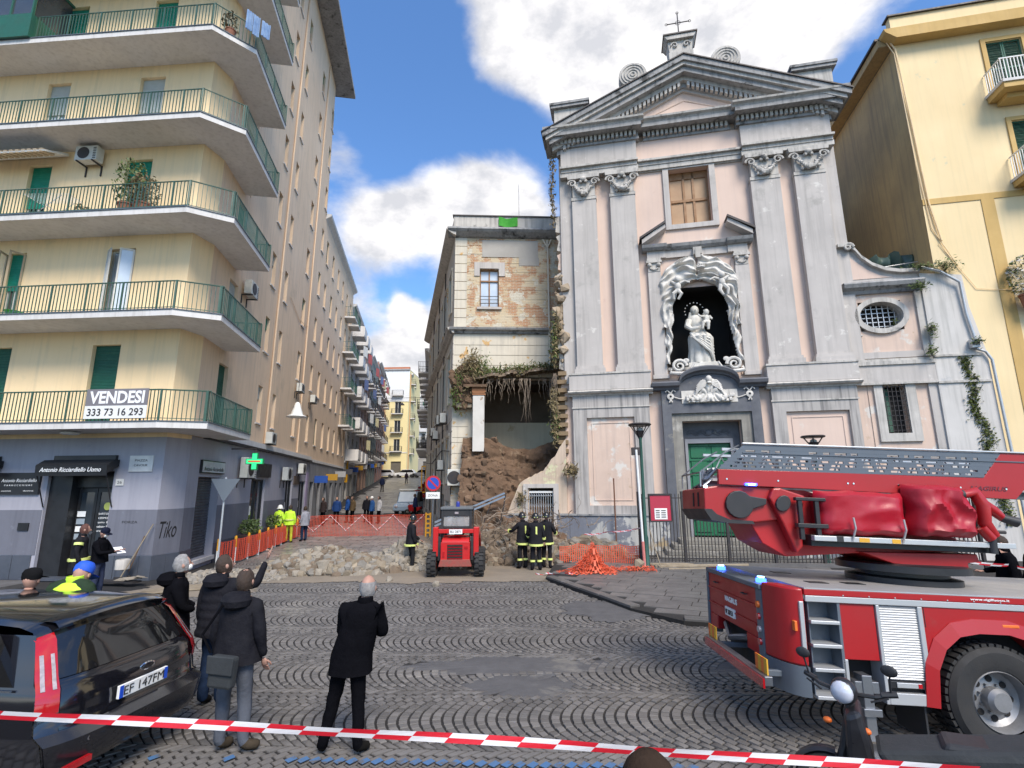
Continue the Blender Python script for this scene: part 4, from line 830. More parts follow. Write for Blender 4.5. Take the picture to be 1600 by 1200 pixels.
# walls
b = MB(CI); wall_holes(b, -5.6, 5.65, 1.55, 19.2, [(-1.4, 1.5, 7.62, 11.2, .4), (-.82, .93, 14.2, 16.95, .45), (-1.1, 1.3, .3, 5.3, .7)]); b.build('wall', M['pink'], cb)
B('interior', M['dark'], (-1.6, 1.7, 1.6, 1.7, 7, 12), (-1.62, -1.42, .4, 1.6, 7, 12), (1.52, 1.7, .4, 1.6, 7, 12), (-1.6, 1.7, .4, 1.6, 11.3, 11.5), (-1.399, -1.38, -.01, .4, 7.63, 11.19), (1.48, 1.499, -.01, .4, 7.63, 11.19), (-1.379, 1.479, -.01, .4, 11.17, 11.19))
b = MB(CI)                                  # side and rear shell
for q in (((-5.85, .02, 0), (-5.85, .02, 19.2), (-5.85, 18, 19.2), (-5.85, 18, 0)), ((6.1, .02, 0), (6.1, 18, 0), (6.1, 18, 19.2), (6.1, .02, 19.2)), ((-5.85, 18, 0), (-5.85, 18, 22), (6.1, 18, 22), (6.1, 18, 0))): b.face(q)
b.build('side_wall', mk('rough side plaster', (.52, .47, .42), (.40, .36, .31), .7, .95, bump=.2, patch=((.3, .22, .14), .8, .56, .08), streak=((.15, .14, .13), .6)), cb)
MB(CI).prism([(-5.9, 19.3), (.15, 21.6), (6.2, 19.3)], .6, 18, 'y').build('roof', mk('old roof tiles', (.28, .17, .11), (.2, .14, .1), 2, .95, bump=.5), cb)
# edge strips behind the outer pilasters
B('edge_strip', M['grey'], (-5.82, -5.26, -.1, .02, 7.1, 17.4)); B('edge_strip', M['grey'], (5.62, 6.12, -.06, .02, 7.1, 17.4))
PIL = [(-5.25, -4.13), (-3.5, -2.37), (2.57, 3.77), (4.34, 5.57)]
for a, c in PIL:
    p = B('pilaster', M['grey'], (a, c, -.3, -.002, 7.82, 15.8), bevel=.01)
    B('pilaster_base', M['grey'], (a - .05, c + .05, -.36, -.002, 7.7, 7.819), (a - .1, c + .1, -.42, -.002, 7.5, 7.699), par=p)
    # capital: bell, abacus, corner volutes and a garland of fruit
    cp = B('capital', M['stone'], (a - .02, c + .02, -.33, -.01, 15.8, 15.95), (a + .04, c - .04, -.34, -.01, 15.951, 16.75), par=cb)
    b = MB(CI); b.prism([(a - .16, 16.82), (c + .16, 16.82), (c + .2, 17.02), (a - .2, 17.02)], -.5, -.01, 'y'); b.build('abacus', M['stone'], cp)
    for sx, xx in ((-1, a + .06), (1, c - .06)):
        b = MB(CI); pts = []
        for k in range(16):
            t = k * .55; r = .21 * (1 - k / 18); pts.append((xx + sx * (.02 + r * math.cos(t)), -.42 - .005 * k, 16.6 + r * math.sin(t)))
        b.tube(pts, [.055 * (1 - k / 28) for k in range(16)], 6); b.build('volute', M['stone'], cp, smooth=True)
    b = MB(CI)
    for k in range(15):
        t = k / 14; b.ball((a + .16 + (c - a - .32) * t, -.43 - .06 * math.sin(math.pi * t), 16.45 - .42 * math.sin(math.pi * t) + rnd.random() * .05), .05 + .055 * math.sin(math.pi * t) + rnd.random() * .02, 6, jit=.3)
    for k in range(14): b.ball((a + .25 + (c - a - .5) * rnd.random(), -.42, 16.0 + .35 * rnd.random()), .05 + rnd.random() * .035, 6, jit=.4)
    b.build('garland', M['stone'], cp, smooth=True, kind='stuff')
    b = MB(CI); m_ = (a + c) / 2; b.ball((m_, -.46, 16.8), (.16, .1, .12), 8); b.ball((m_ - .12, -.44, 16.68), (.09, .07, .07), 6); b.ball((m_ + .12, -.44, 16.68), (.09, .07, .07), 6); b.build('fleuron', M['stone'], cp, smooth=True)
# pedestal zones under the pilaster pairs
for a, c, pa, pb in ((-5.62, -2.17, -4.92, -2.93), (2.37, 5.72, 2.97, 5.25)):
    p = B('pedestal', M['stucco_dirt'], (a + .12, pa, -.26, -.002, 1.56, 6.0), (pb, c - .12, -.26, -.002, 1.56, 6.0), (pa + .001, pb - .001, -.26, -.002, 5.56, 6.0), (pa + .001, pb - .001, -.26, -.002, 1.56, 1.9))
    B('panel', M['pinkw'] if a < 0 else M['pink'], (pa + .002, pb - .002, -.14, -.003, 1.901, 5.559), par=p)
    q = .2; B('panel_moulding', M['pinkw'] if a < 0 else M['pink'], (pa + q, pa + q + .035, -.165, -.141, 2.1, 5.35), (pb - q - .035, pb - q, -.165, -.141, 2.1, 5.35), (pa + q + .036, pb - q - .036, -.165, -.141, 2.1, 2.135), (pa + q + .036, pb - q - .036, -.165, -.141, 5.315, 5.35), par=p)
    B('string_course', M['stone'], (a + .08, c - .08, -.3, -.262, 5.97, 6.03), par=p)
    B('pedestal_cap', M['stucco_dirt'], (a + .12, c - .12, -.3, -.002, 6.03, 6.5), par=p)
    b = MB(CI); b.prism([(-.002, 6.501), (-.34, 6.501), (-.36, 6.56), (-.5, 6.6), (-.55, 6.66), (-.48, 6.72), (-.002, 6.73)], a - .05, c + .05, 'x'); b.build('ledge', M['stone'], p)
    B('pedestal_block', M['grey'], (a, c, -.44, -.002, 6.731, 7.42), par=p, bevel=.02)
    B('base_moulding', M['stone'], (a - .02, c + .02, -.48, -.002, 7.421, 7.5), par=p)
# plinth
PLm = mk('peeling grey plinth', (.19, .205, .24), (.15, .16, .19), .9, .85, bump=.2, patch=((.44, .44, .42), .9, .52, .03), patch2=((.36, .28, .17), 1.2, .60, .08), streak=((.1, .1, .11), .4))
B('plinth', PLm, (-5.75, -1.79, -.38, -.002, -.02, 1.5)); B('plinth', PLm, (2.05, 5.75, -.38, -.002, -.02, 1.5)); B('plinth_ledge', M['cornice'], (-5.8, -1.79, -.43, -.002, 1.501, 1.57)); B('plinth_ledge', M['cornice'], (2.05, 5.8, -.43, -.002, 1.501, 1.57))
# entablature
for a, c, p in ((-5.72, -2.2, .34), (2.35, 6.0, .34), (-2.199, 2.349, .12)):
    B('architrave', M['stone'], (a - .04, c + .04, -p - .04, -.002, 17.03, 17.25), (a, c, -p - .08, -.002, 17.251, 17.42), (a - .04 if p > .2 else a, c + .04 if p > .2 else c, -p - .2, -.002, 17.421, 17.52))
    B('frieze', M['grey'] if p > .2 else M['pink'], (a, c, -p, -.002, 17.521, 18.55))
B('centre_band', M['stone'], (-2.3, 2.5, -.07, -.002, 16.98, 17.029))
def dentils(x0, x1, y, z, par, h=.24, w=.115, gp=.085, dp=.17):
    b = MB(CI); x = x0
    while x + w <= x1: b.box(x, x + w, y - dp, y, z, z + h); x += w + gp
    return b.build('dentil_row', M['stone'], par, kind='stuff')
# horizontal cornice, stepping forward over the pilasters
cor = []
for a, c, p in ((-6.0, -1.95, .38), (2.1, 6.3, .38), (-1.949, 2.099, .14)):
    o = B('cornice', M['cornice'], (a + .1, c - .1, -p - .05, -.002, 18.551, 18.68), (a, c, -p - .52, -.002, 18.93, 19.12)); cor.append(o)
    B('bed', M['cornice'], (a + .12, c - .12, -p - .02, -.002, 18.681, 18.929), par=o)
    dentils(a + .1, c - .1, -p - .021, 18.685, o)
    b = MB(CI); b.prism([(-.002, 19.121), (-p - .5, 19.121), (-p - .55, 19.2), (-p - .66, 19.26), (-p - .68, 19.34), (-.002, 19.36)], a - .12, c + .12, 'x'); b.build('sima', M['stone'], o)
# pediment
pd = B('pediment', M['pink'], (-6.0, 6.3, 0, .5, 19.2, 19.36), m=CI)
b = MB(CI); b.prism([(-5.9, 19.361), (6.2, 19.361), (XC + .05, 21.7)], -.1, .4, 'y'); b.build('tympanum', M['pink'], pd)
b = MB(CI); b.prism([(-2.3, 19.5), (XC, 20.45), (2.5, 19.5), (2.42, 19.5), (XC, 20.4), (-2.22, 19.5)], -.125, -.101, 'y'); b.build('tympanum_moulding', M['pinkw'], pd)
zr = lambda x: 22.2 - (abs(x - XC) / 6.55) * 2.98      # top edge of the rake
def rake(name, d0, d1, p, mat, x_in=6.55, y0=-.02):
    o = None
    for s in (-1, 1):
        b = MB(CI); xe = XC + s * x_in
        poly = [(xe, zr(xe) - d1), (XC, zr(XC) - d1), (XC, zr(XC) - d0), (xe, zr(xe) - d0)]
        b.prism(poly if s > 0 else poly[::-1], -p, y0, 'y'); o = b.build(name, mat, pd)
rake('rake_band', 1.2, 1.34, .22, M['grey'], 5.6); rake('rake_bed', .96, 1.199, .3, M['cornice'], 6.0); rake('rake_corona', .5, .76, .8, M['cornice'], 6.3); rake('rake_corona', .761, .959, .5, M['stone'], 6.2); rake('rake_fillet', .32, .499, .92, M['stone'], 6.45); rake('rake_sima', .06, .319, 1.02, M['cornice'], 6.6); rake('rake_lead', 0, .059, 1.08, M['iron'], 6.65, .3)
for s in (-1, 1):
    b = MB(CI); x = .15
    while x < 5.7:
        xa, xb = XC + s * x, XC + s * (x + .12); q = [(xa, zr(xa) - 1.19), (xb, zr(xb) - 1.19), (xb, zr(xb) - .97), (xa, zr(xa) - .97)]
        b.prism(q, -.49, -.301, 'y'); x += .2
    b.build('rake_dentils', M['stone'], pd, kind='stuff')
for s, xe in ((-1, -6.5), (1, 6.75)): B('cornice_end', M['cornice'], (min(xe, xe - s * .75), max(xe, xe - s * .75), -.9, .8, 18.95, 19.5), par=pd)
# crown pieces
cp = thing('gable_pedestal', 'small stone pedestal with two carved volutes on top of the pediment', 'pedestal', cpt(.12, .2, 22.6), R(-11.5))
MB().box(-.55, .55, -.25, .6, -.1, .25).build('foot', M['stone'], cp)
MB().prism([(-.5, .251), (.5, .251), (.58, .9), (-.58, .9)], -.2, .5, 'y').build('shaft', M['stone'], cp)
MB().prism([(-.6, .901), (.6, .901), (.74, 1.12), (-.74, 1.12)], -.35, .6, 'y').build('cap', M['stone'], cp); MB().box(-.78, .78, -.4, .65, 1.121, 1.19).build('lead', M['iron'], cp)
for s in (-1, 1):
    b = MB(); b.tube([(s * .27 + .17 * (1 - k / 14) * math.cos(k * .6) * s, -.25, .62 + .17 * (1 - k / 14) * math.sin(k * .6)) for k in range(13)], .035, 6); b.build('volute', M['stone'], cp, smooth=True)
cx = thing('iron_cross', 'thin iron cross with ringed arms on the gable pedestal', 'cross', cpt(.12, .2, 23.79), R(-11.5))
b = MB(); b.tube([(0, 0, 0), (0, 0, 1.45)], .026, 6); b.tube([(-.52, 0, .9), (.52, 0, .9)], .026, 6); b.lathe([(.08, 0), (.05, .06), (.01, .1)], n=8); b.build('bars', M['iron'], cx)
b = MB()
for (x_, z_) in ((0, 1.47), (-.54, .9), (.54, .9)):
    b.tube([(x_ + .06 * math.cos(t * .7), 0, z_ + .06 * math.sin(t * .7)) for t in range(10)], .014, 5)
b.tube([(.12 * math.cos(t * .524), 0, .9 + .12 * math.sin(t * .524)) for t in range(13)], .012, 5); b.build('rings', M['iron'], cx)
for lab, u_, z_ in (('left round scroll with carved rings on the pediment slope', -2.15, 22.0), ('right round scroll with carved rings on the pediment slope', 2.05, 22.1)):
    o = thing('stone_scroll', lab, 'ornament', cpt(u_, .15, z_), R(-11.5), 'round scrolls on the pediment')
    MB().lathe([(.01, -.3), (.64, -.3), (.66, -.24), (.66, .24), (.01, .25)], n=28, axis='y').build('drum', M['stone'], o, smooth=40)
    for rr in (.52, .38, .24, .1):
        b = MB(); b.tube([(rr * math.cos(t * .2618), -.31, rr * math.sin(t * .2618)) for t in range(25)], .032, 5); b.build('ring', M['stone'], o, smooth=True)
for lab, u_, z_, s in (('left weathered stone block on the pediment corner', -5.2, 19.95, -1), ('right weathered stone block on the pediment corner', 5.5, 20.0, 1)):
    o = thing('acroterion', lab, 'ornament', cpt(u_, .3, z_ - .25), R(-11.5), 'stone blocks on the pediment corners')
    MB().box(-.75, .75, -.3, .5, 0, .85).build('block', M['stone'], o); MB().box(-.9, .9, -.45, .6, .86, 1.0).box(-.95, .95, -.5, .6, 1.0, 1.12).build('cap', M['cornice'], o)
# upper window
w = B('window_surround', M['grey'], (-1.08, -.83, -.1, -.002, 13.98, 17.02), (.94, 1.19, -.1, -.002, 13.98, 17.02), (-.829, .939, -.1, -.002, 13.98, 14.2), (-.829, .939, -.1, -.002, 16.951, 17.02))
wf = B('window', M['woodframe'], (-.82, -.74, .28, .36, 14.2, 16.95), (.85, .93, .28, .36, 14.2, 16.95), (-.2, -.1, .28, .36, 14.2, 16.95), (.22, .32, .28, .36, 14.2, 16.95), (-.739, .849, .27, .35, 15.45, 15.57), (-.739, .849, .28, .35, 14.2, 14.3), (-.739, .849, .28, .35, 16.6, 16.95))
B('pane', mk('brown covered pane', (.42, .27, .14), (.33, .2, .11), 1, .5, bump=.05), (-.82, .93, .33, .37, 14.2, 16.95), par=wf)
# broken pediment over the niche and its little pilasters
na = B('niche_entablature', M['grey'], (-2.0, -1.2, -.2, -.002, 12.62, 12.95), (1.4, 2.2, -.2, -.002, 12.62, 12.95), (-1.199, 1.399, -.12, -.002, 12.62, 12.95))
b = MB(CI)
for a, c, p in ((-2.2, -1.15, .42), (1.35, 2.4, .42), (-1.149, 1.349, .3)): b.prism([(-.002, 12.951), (-p + .12, 12.951), (-p, 13.05), (-p - .05, 13.18), (-.002, 13.22)], a, c, 'x')
b.build('niche_cornice', M['cornice'], na)
for s in (-1, 1):
    x0_, x1_ = (-2.2, -1.15) if s < 0 else (2.4, 1.4); b = MB(CI)
    P_ = [(x0_, 13.221), (x1_, 13.9), (x1_ + s * .05, 14.1), (x0_ - s * -.0, 13.42)]
    b.prism(P_ if s < 0 else P_[::-1], -.5, -.002, 'y'); b.build('raking_scroll', M['grey'], na)
    b = MB(CI); P_ = [(x0_ + s * .1, 13.421), (x1_, 14.1), (x1_ + s * .02, 14.2), (x0_ + s * .1, 13.52)]; b.prism(P_ if s < 0 else P_[::-1], -.58, .0, 'y'); b.build('lead', M['iron'], na)
b = MB(CI); b.box(-.05, .3, -.34, -.121, 12.6, 12.92); b.box(.02, .23, -.38, -.341, 12.42, 12.8); b.build('keystone', M['stone'], na)
for a, c in ((-2.0, -1.45), (1.64, 2.2)):
    p = B('small_pilaster', M['grey'], (a, c, -.16, -.002, 7.32, 12.0), (a - .05, c + .05, -.2, -.002, 7.15, 7.319), bevel=.006)
    q = B('small_capital', M['stone'], (a + .02, c - .02, -.18, -.002, 12.001, 12.4), (a - .06, c + .06, -.26, -.002, 12.401, 12.5), (a - .02, c + .02, -.22, -.002, 12.501, 12.619), par=p)
    b = MB(CI)
    for s, xx in ((-1, a + .08), (1, c - .08)): b.ball((xx, -.22, 12.3), (.1, .08, .1), 8)
    for k in range(6): b.ball((a + .12 + k * .06, -.2, 12.15 - .06 * math.sin(k * .6)), .05, 6)
    b.build('capital_carving', M['stone'], q, smooth=True, kind='stuff')
B('niche_back_strip', M['ochre'] if False else M['pinkw'], (-1.448, -1.41, -.05, -.002, 7.2, 12.3), (1.51, 1.638, -.05, -.002, 7.2, 12.3))
# carved drapery canopy round the niche: a displaced relief with folds
def canopy():
    b = MB(CI); nu, nz = 120, 170; u0_, u1_, z0_, z1_ = -1.62, 1.74, 7.75, 12.62; idd = {}
    def op(z):                              # half width of the opening
        if z < 10.0: return 1.06 + (10 - z) * .13
        q = (z - 10.0) / 1.42; return 1.12 * math.sqrt(max(0, 1 - q * q)) if q < 1 else 0
    def outer(z):
        if z < 9.3: return 1.52 - .06 * math.sin(z * 7)
        if z < 11.4: return 1.62 - .05 * math.sin(z * 6)
        q = (z - 11.4) / 1.2; return 1.6 * math.sqrt(max(0, 1 - q * q))
    for j in range(nz + 1):
        for i in range(nu + 1):
            u_ = u0_ + (u1_ - u0_) * i / nu; z_ = z0_ + (z1_ - z0_) * j / nz; x_ = u_ - .06
            n_ = noise.noise((x_ * 1.6, z_ * 1.4, 2)) * .35
            a_ = op(z_) + .1 * noise.noise((z_ * 2.3, x_ > 0, 4)); o_ = outer(z_) + .08 * noise.noise((z_ * 3, x_ > 0, 8))
            if abs(x_) < a_ or abs(x_) > o_: continue
            r_ = math.hypot(x_, z_ - 9.6); an = math.atan2(x_, z_ - 9.6)
            fold = (.5 + .5 * math.sin((r_ * 22 if z_ > 10.1 else x_ * 34) + 9 * noise.noise((x_ * 1.3, z_ * 1.3, 7)) + an * 2)) * (.6 + .8 * noise.noise((x_ * 2.5, z_ * 2.5, 3)))
            e = min(1, (abs(x_) - a_) * 7, (o_ - abs(x_)) * 7); e = max(0, e) ** .5
            y_ = -.05 - e * (.12 + .26 * fold + .5 * max(0, n_)); idd[i, j] = b.vt((u_, y_, z_))
    for j in range(nz):
        for i in range(nu):
            q = [(i, j), (i + 1, j), (i + 1, j + 1), (i, j + 1)]
            if all(k in idd for k in q): b.fi([idd[k] for k in q])
    return b.build('carved_drapery', M['stucco_w'], cb, smooth=70)
dp = canopy()
def putto(u_, z_, s):
    b = MB(CI); b.ball((u_, -.5, z_ + .28), (.13, .13, .15), 9); b.ball((u_, -.42, z_ - .02), (.15, .14, .22), 9)
    b.tube([(u_ - s * .1, -.45, z_ + .1), (u_ - s * .3, -.5, z_ + .16), (u_ - s * .5, -.5, z_ + .08)], [.07, .055, .04], 7); b.tube([(u_ + s * .1, -.45, z_ + .08), (u_ + s * .28, -.45, z_ + .22)], [.07, .05], 7)
    b.tube([(u_ - .05, -.42, z_ - .15), (u_ - s * .12, -.5, z_ - .4), (u_ + s * .02, -.46, z_ - .62)], [.1, .08, .05], 7); b.tube([(u_ + .06, -.42, z_ - .15), (u_ + s * .22, -.46, z_ - .36), (u_ + s * .2, -.42, z_ - .6)], [.1, .08, .05], 7)
    b.ball((u_ + s * .18, -.36, z_ + .12), (.2, .04, .1), 7)
    b.build('putto', M['stucco_w'], dp, smooth=True)
putto(-.82, 11.15, -1); putto(.98, 11.2, 1)
b = MB(CI); b.lathe([(.16, -.04), (.2, 0), (.16, .05)], (.16, -.5, 11.85), 12); 
for k in range(5): b.ball((.16 + .15 * math.sin((k - 2) * .6), -.5, 11.98 + .04 * math.cos(k - 2)), .035, 6)
b.build('carved_crown', M['stucco_w'], dp, smooth=True)
# niche sill with scrolls
B('niche_sill', M['stone'], (-1.4, 1.5, -.1, 1.5, 7.5, 7.62))
for s, cxx in ((-1, -.98), (1, 1.2)):
    b = MB(CI); pts = []
    for k in range(26):
        t = k * .42; r = .3 * (1 - k / 30); pts.append((cxx + s * -r * math.cos(t), -.32, 7.62 + r * math.sin(t) * .95))
    b.tube(pts, [.075 * (1 - k / 45) for k in range(26)], 7); b.tube([(cxx + s * .3, -.3, 7.5), (cxx + s * .38, -.3, 7.35), (cxx - s * .1, -.3, 7.3), (cxx - s * .45, -.3, 7.42), (cxx - s * .62, -.3, 7.75)], [.06, .08, .09, .07, .04], 7)
    b.ball((cxx - s * .3, -.3, 7.85), (.13, .07, .1), 7); b.build('scroll', M['stucco_w'], cb, smooth=True)
# statue: seated woman with a child on her knee
st = thing('niche_statue', 'white marble statue of a robed woman holding a child in the dark niche', 'statue', cpt(.05, -.35, 7.621), R(-11.5))
SWm = mk('statue marble', (.70, .68, .63), (.5, .48, .43), 3, .65, bump=.1, streak=((.25, .23, .2), .4))
MB().box(-.6, .6, -.35, .4, 0, .2).build('plinth', SWm, st, bevel=.02)
b = MB(); rings = []; prof = [(.2, .52, .34, 0, .0), (.45, .5, .34, .0, -.02), (.8, .47, .34, .0, -.04), (1.1, .46, .38, .0, -.1), (1.32, .46, .42, 0, -.12), (1.46, .42, .36, -.02, -.03), (1.62, .3, .24, -.04, .05), (1.9, .29, .21, -.08, .06), (2.2, .33, .2, -.12, .06), (2.34, .24, .16, -.13, .06), (2.42, .11, .1, -.14, .05)]
nn = 40
for (z_, rx_, ry_, cx_, cy_) in prof:
    ring = []
    for k in range(nn):
        t = 2 * math.pi * k / nn; f_ = 1 + .11 * math.sin(t * 9 + 3 * noise.noise((math.cos(t) * 2, z_ * 1.2, math.sin(t)))) * (1 if z_ < 1.5 else .45) + .12 * noise.noise((math.cos(t) * 2, math.sin(t) * 2, z_ * 2))
        ring.append(b.vt((cx_ + rx_ * f_ * math.cos(t), cy_ + ry_ * f_ * math.sin(t), z_)))
    rings.append(ring)
for A_, B_ in zip(rings, rings[1:]):
    for k in range(nn): b.fi([A_[k], A_[(k + 1) % nn], B_[(k + 1) % nn], B_[k]])
for k in range(5): b.tube([(-.42 + k * .02, -.2 - k * .05, 1.55 - k * .06), (-.05, -.46 - k * .02, 1.36 - k * .1), (.3, -.42, 1.2 - k * .14), (.46, -.2, .9 - k * .15)], .055, 6)
b.tube([(-.4, -.0, 2.16), (-.5, -.14, 1.85), (-.36, -.3, 1.68), (-.05, -.4, 1.72)], [.15, .14, .1, .06], 8); b.tube([(.14, .02, 2.18), (.3, -.1, 1.95), (.33, -.32, 1.82)], [.13, .12, .08], 8)
b.build('robe', SWm, st, smooth=True)
b = MB(); b.ball((-.14, -.0, 2.6), (.15, .17, .2), 12); b.ball((-.14, .04, 2.62), (.19, .19, .23), 12); b.ball((-.12, -.18, 2.58), (.03, .04, .05), 6); b.tube([(-.3, .05, 2.55), (-.36, .06, 2.3), (-.3, .1, 2.0)], [.07, .09, .08], 7); b.build('head', SWm, st, smooth=True)
b = MB(); b.ball((.3, -.25, 2.42), (.12, .13, .15), 10); b.ball((.29, -.24, 2.12), (.14, .13, .22), 10); b.tube([(.24, -.3, 1.98), (.1, -.5, 1.9), (.05, -.5, 1.62)], [.1, .075, .05], 7); b.tube([(.34, -.3, 1.98), (.3, -.52, 1.86), (.28, -.52, 1.58)], [.1, .075, .05], 7); b.tube([(.2, -.3, 2.24), (.02, -.42, 2.2), (-.08, -.4, 2.32)], [.06, .05, .035], 6); b.tube([(.4, -.26, 2.24), (.5, -.34, 2.08)], [.06, .04], 6); b.build('child', SWm, st, smooth=True)
b = MB()
for k in range(11):
    t = -.35 + k * .384; b.ball((-.14 + .4 * math.cos(t), .1, 2.62 + .4 * math.sin(t)), .028, 6)
b.build('star_halo', M['white'], st, kind='stuff')
# portal
pt_ = B('portal', M['piperno'], (-1.78, -1.42, -.34, -.002, .3, 6.0), (1.68, 2.04, -.34, -.002, .3, 6.0), (-1.419, 1.679, -.34, -.002, 5.62, 6.0), (-1.78, 2.04, -.3, -.002, 6.001, 6.62))
pw = mk('worn portal stone', (.27, .255, .22), (.19, .18, .165), 1.5, .85, bump=.2, patch=((.4, .38, .34), 1.3, .58, .1), streak=((.08, .08, .08), .6))
B('architrave', pw, (-1.419, -1.02, -.24, -.002, .3, 5.619), (1.28, 1.679, -.24, -.002, .3, 5.619), (-1.019, 1.279, -.24, -.002, 5.3, 5.619), par=pt_)
B('inner_frame', M['grey'] if False else M['piperno'], (-1.019, -.8, .35, .6, .3, 5.3), (.9, 1.279, .35, .6, .3, 5.3), (-.799, .899, .35, .6, 4.42, 5.3), par=pt_)
B('lintel_frame', mk('mid grey moulding', (.27, .28, .31), None, 2, .8), (-.9, -.79, .3, .349, .3, 4.6), (.89, 1.0, .3, .349, .3, 4.6), (-.789, .889, .3, .349, 4.42, 4.6), par=pt_)
b = MB(CI)
for k in range(22):
    x_ = -.72 + k * .075; b.tube([(x_ + .05 * math.cos(t * .9), .32, 4.86 + .1 * math.sin(k * 1.1) * .5 + .07 * math.sin(t * .9)) for t in range(7)], .016, 5)
b.ball((.09, .33, 4.86), (.13, .04, .13), 8); b.box(-.8, .98, .33, .349, 5.02, 5.06); b.box(-.8, .98, .33, .349, 4.66, 4.7); b.build('carved_frieze', M['piperno'], pt_, smooth=50, kind='stuff')
b = MB(CI); prf = [(-.002, 0), (-.36, 0), (-.4, .08), (-.56, .14), (-.6, .26), (-.54, .32), (-.002, .33)]
for a, c in ((-2.15, -1.05), (1.28, 2.36)): b.prism([(p, 6.621 + q) for p, q in prf], a, c, 'x')
n_ = 14; arc = [(.115 - 1.165 * math.cos(math.pi * k / n_), 6.62 + .62 * math.sin(math.pi * k / n_) ** .8) for k in range(n_ + 1)]
for (xa, za), (xb, zb) in zip(arc, arc[1:]):
    A_ = [b.vt((xa, p, za + q)) for p, q in prf]; B_ = [b.vt((xb, p, zb + q)) for p, q in prf]
    for k in range(len(prf)): b.fi([A_[k], A_[(k + 1) % len(prf)], B_[(k + 1) % len(prf)], B_[k]])
b.build('portal_cornice', M['piperno'], pt_)
b = MB(CI); b.prism([(.115 - 1.16, 6.621)] + [(.115 - 1.16 * math.cos(math.pi * k / n_), 6.621 + .6 * math.sin(math.pi * k / n_) ** .8) for k in range(n_ + 1)] + [(1.275, 6.621)], -.3, -.002, 'y'); b.build('lunette', M['piperno'], pt_)
def relief(name, u0_, u1_, z0_, z1_, shape, y0_, dep, par, nx=60, nz=44, seed=0, fr=9):
    b = MB(CI); idd = {}
    for j in range(nz + 1):
        for i in range(nx + 1):
            s_ = i / nx * 2 - 1; t_ = j / nz; h = shape(s_, t_)
            if h is None: continue
            u_ = u0_ + (u1_ - u0_) * i / nx; z_ = z0_ + (z1_ - z0_) * j / nz
            n_ = abs(noise.noise((abs(s_) * fr * .5, t_ * fr * .4, seed))) ** .6
            idd[i, j] = b.vt((u_, y0_ - dep * (h * .5 + n_ * 1.1 * min(1, h * 2)), z_))
    for j in range(nz):
        for i in range(nx):
            q = [(i, j), (i + 1, j), (i + 1, j + 1), (i, j + 1)]
            if all(k in idd for k in q): b.fi([idd[k] for k in q])
    return b.build(name, M['stucco_w'], par, smooth=70)
B('relief_panel', M['stucco_w'], (-.98, 1.2, -.34, -.301, 6.0 + .02, 6.55), par=pt_)
relief('cherub_relief', -.75, .97, 6.05, 7.1, lambda s, t: (lambda e: e if e > 0 else None)(min(1, (1.02 - 1.0 * t ** 1.1 - abs(s) * .95) * 4 + (.6 if abs(s) < .3 else 0))) if t < .93 else None, -.34, .16, pt_, seed=3)
b = MB(CI); b.ball((.11, -.52, 6.98), (.13, .12, .15), 10); b.ball((.11, -.6, 6.82), (.1, .06, .06), 8)
for s in (-1, 1):
    for k in range(6): b.tube([(.11 + s * .1, -.5, 6.9 - k * .03), (.11 + s * (.3 + .03 * k), -.5, 6.9 - k * .08), (.11 + s * (.48 + .02 * k), -.47, 6.72 - k * .09)], [.05, .045, .02], 5)
    for k in range(9): b.ball((.11 + s * (.45 + .22 * rnd.random() * 2), -.46, 6.12 + .18 * rnd.random()), .06 + .04 * rnd.random(), 6)
b.build('cherub', M['stucco_w'], pt_, smooth=True)
for s, cxx in ((-1, -1.42), (1, 1.66)):
    b = MB(CI); b.lathe([(.05, 0), (.13, 0), (.14, -.03), (.05, -.05)], (cxx, -.34, 6.33), 12, 'y'); b.tube([(cxx, -.36, 6.45), (cxx - .12, -.36, 6.6), (cxx - .2, -.36, 6.52)], .03, 5); b.tube([(cxx, -.36, 6.45), (cxx + .12, -.36, 6.6), (cxx + .2, -.36, 6.52)], .03, 5)
    b.tube([(cxx, -.36, 6.2), (cxx - .06, -.36, 6.08)], .03, 5); b.tube([(cxx, -.36, 6.2), (cxx + .06, -.36, 6.08)], .03, 5); b.tube([(cxx - s * .14, -.35, 6.3), (cxx - s * .3, -.35, 6.24), (cxx - s * .48, -.35, 6.2)], .022, 5)
    b.build('stucco_tassel', M['stucco_w'], pt_, smooth=True)
# green door
dr = B('door', M['doorgreen'], (-.8, .9, .5, .56, .68, 4.42))
for s0 in (-.78, .06):
    for k in range(6):
        z_ = .76 + k * .6; B('door_panel', M['doorgreen'], (s0 + .1, s0 + .72, .46, .499, z_ + .06, z_ + .53), par=dr, bevel=.015)
    B('door_rail', M['doorgreen'], *[(s0, s0 + .82, .44, .499, .7 + k * .6, .76 + k * .6) for k in range(7)], par=dr)
# steps
stp = thing('church_steps', 'four worn grey stone steps leading up to the green church door', 'steps', cpt(.1, 1.2, 0), R(-11.5))
for k in range(4): MB().box(-2.45 + .28 * k, 2.5 - .28 * k, -1.0 + .33 * k, 1.15, .0 + .17 * k + .001, .17 * (k + 1)).build('step', pw, stp, bevel=.02)
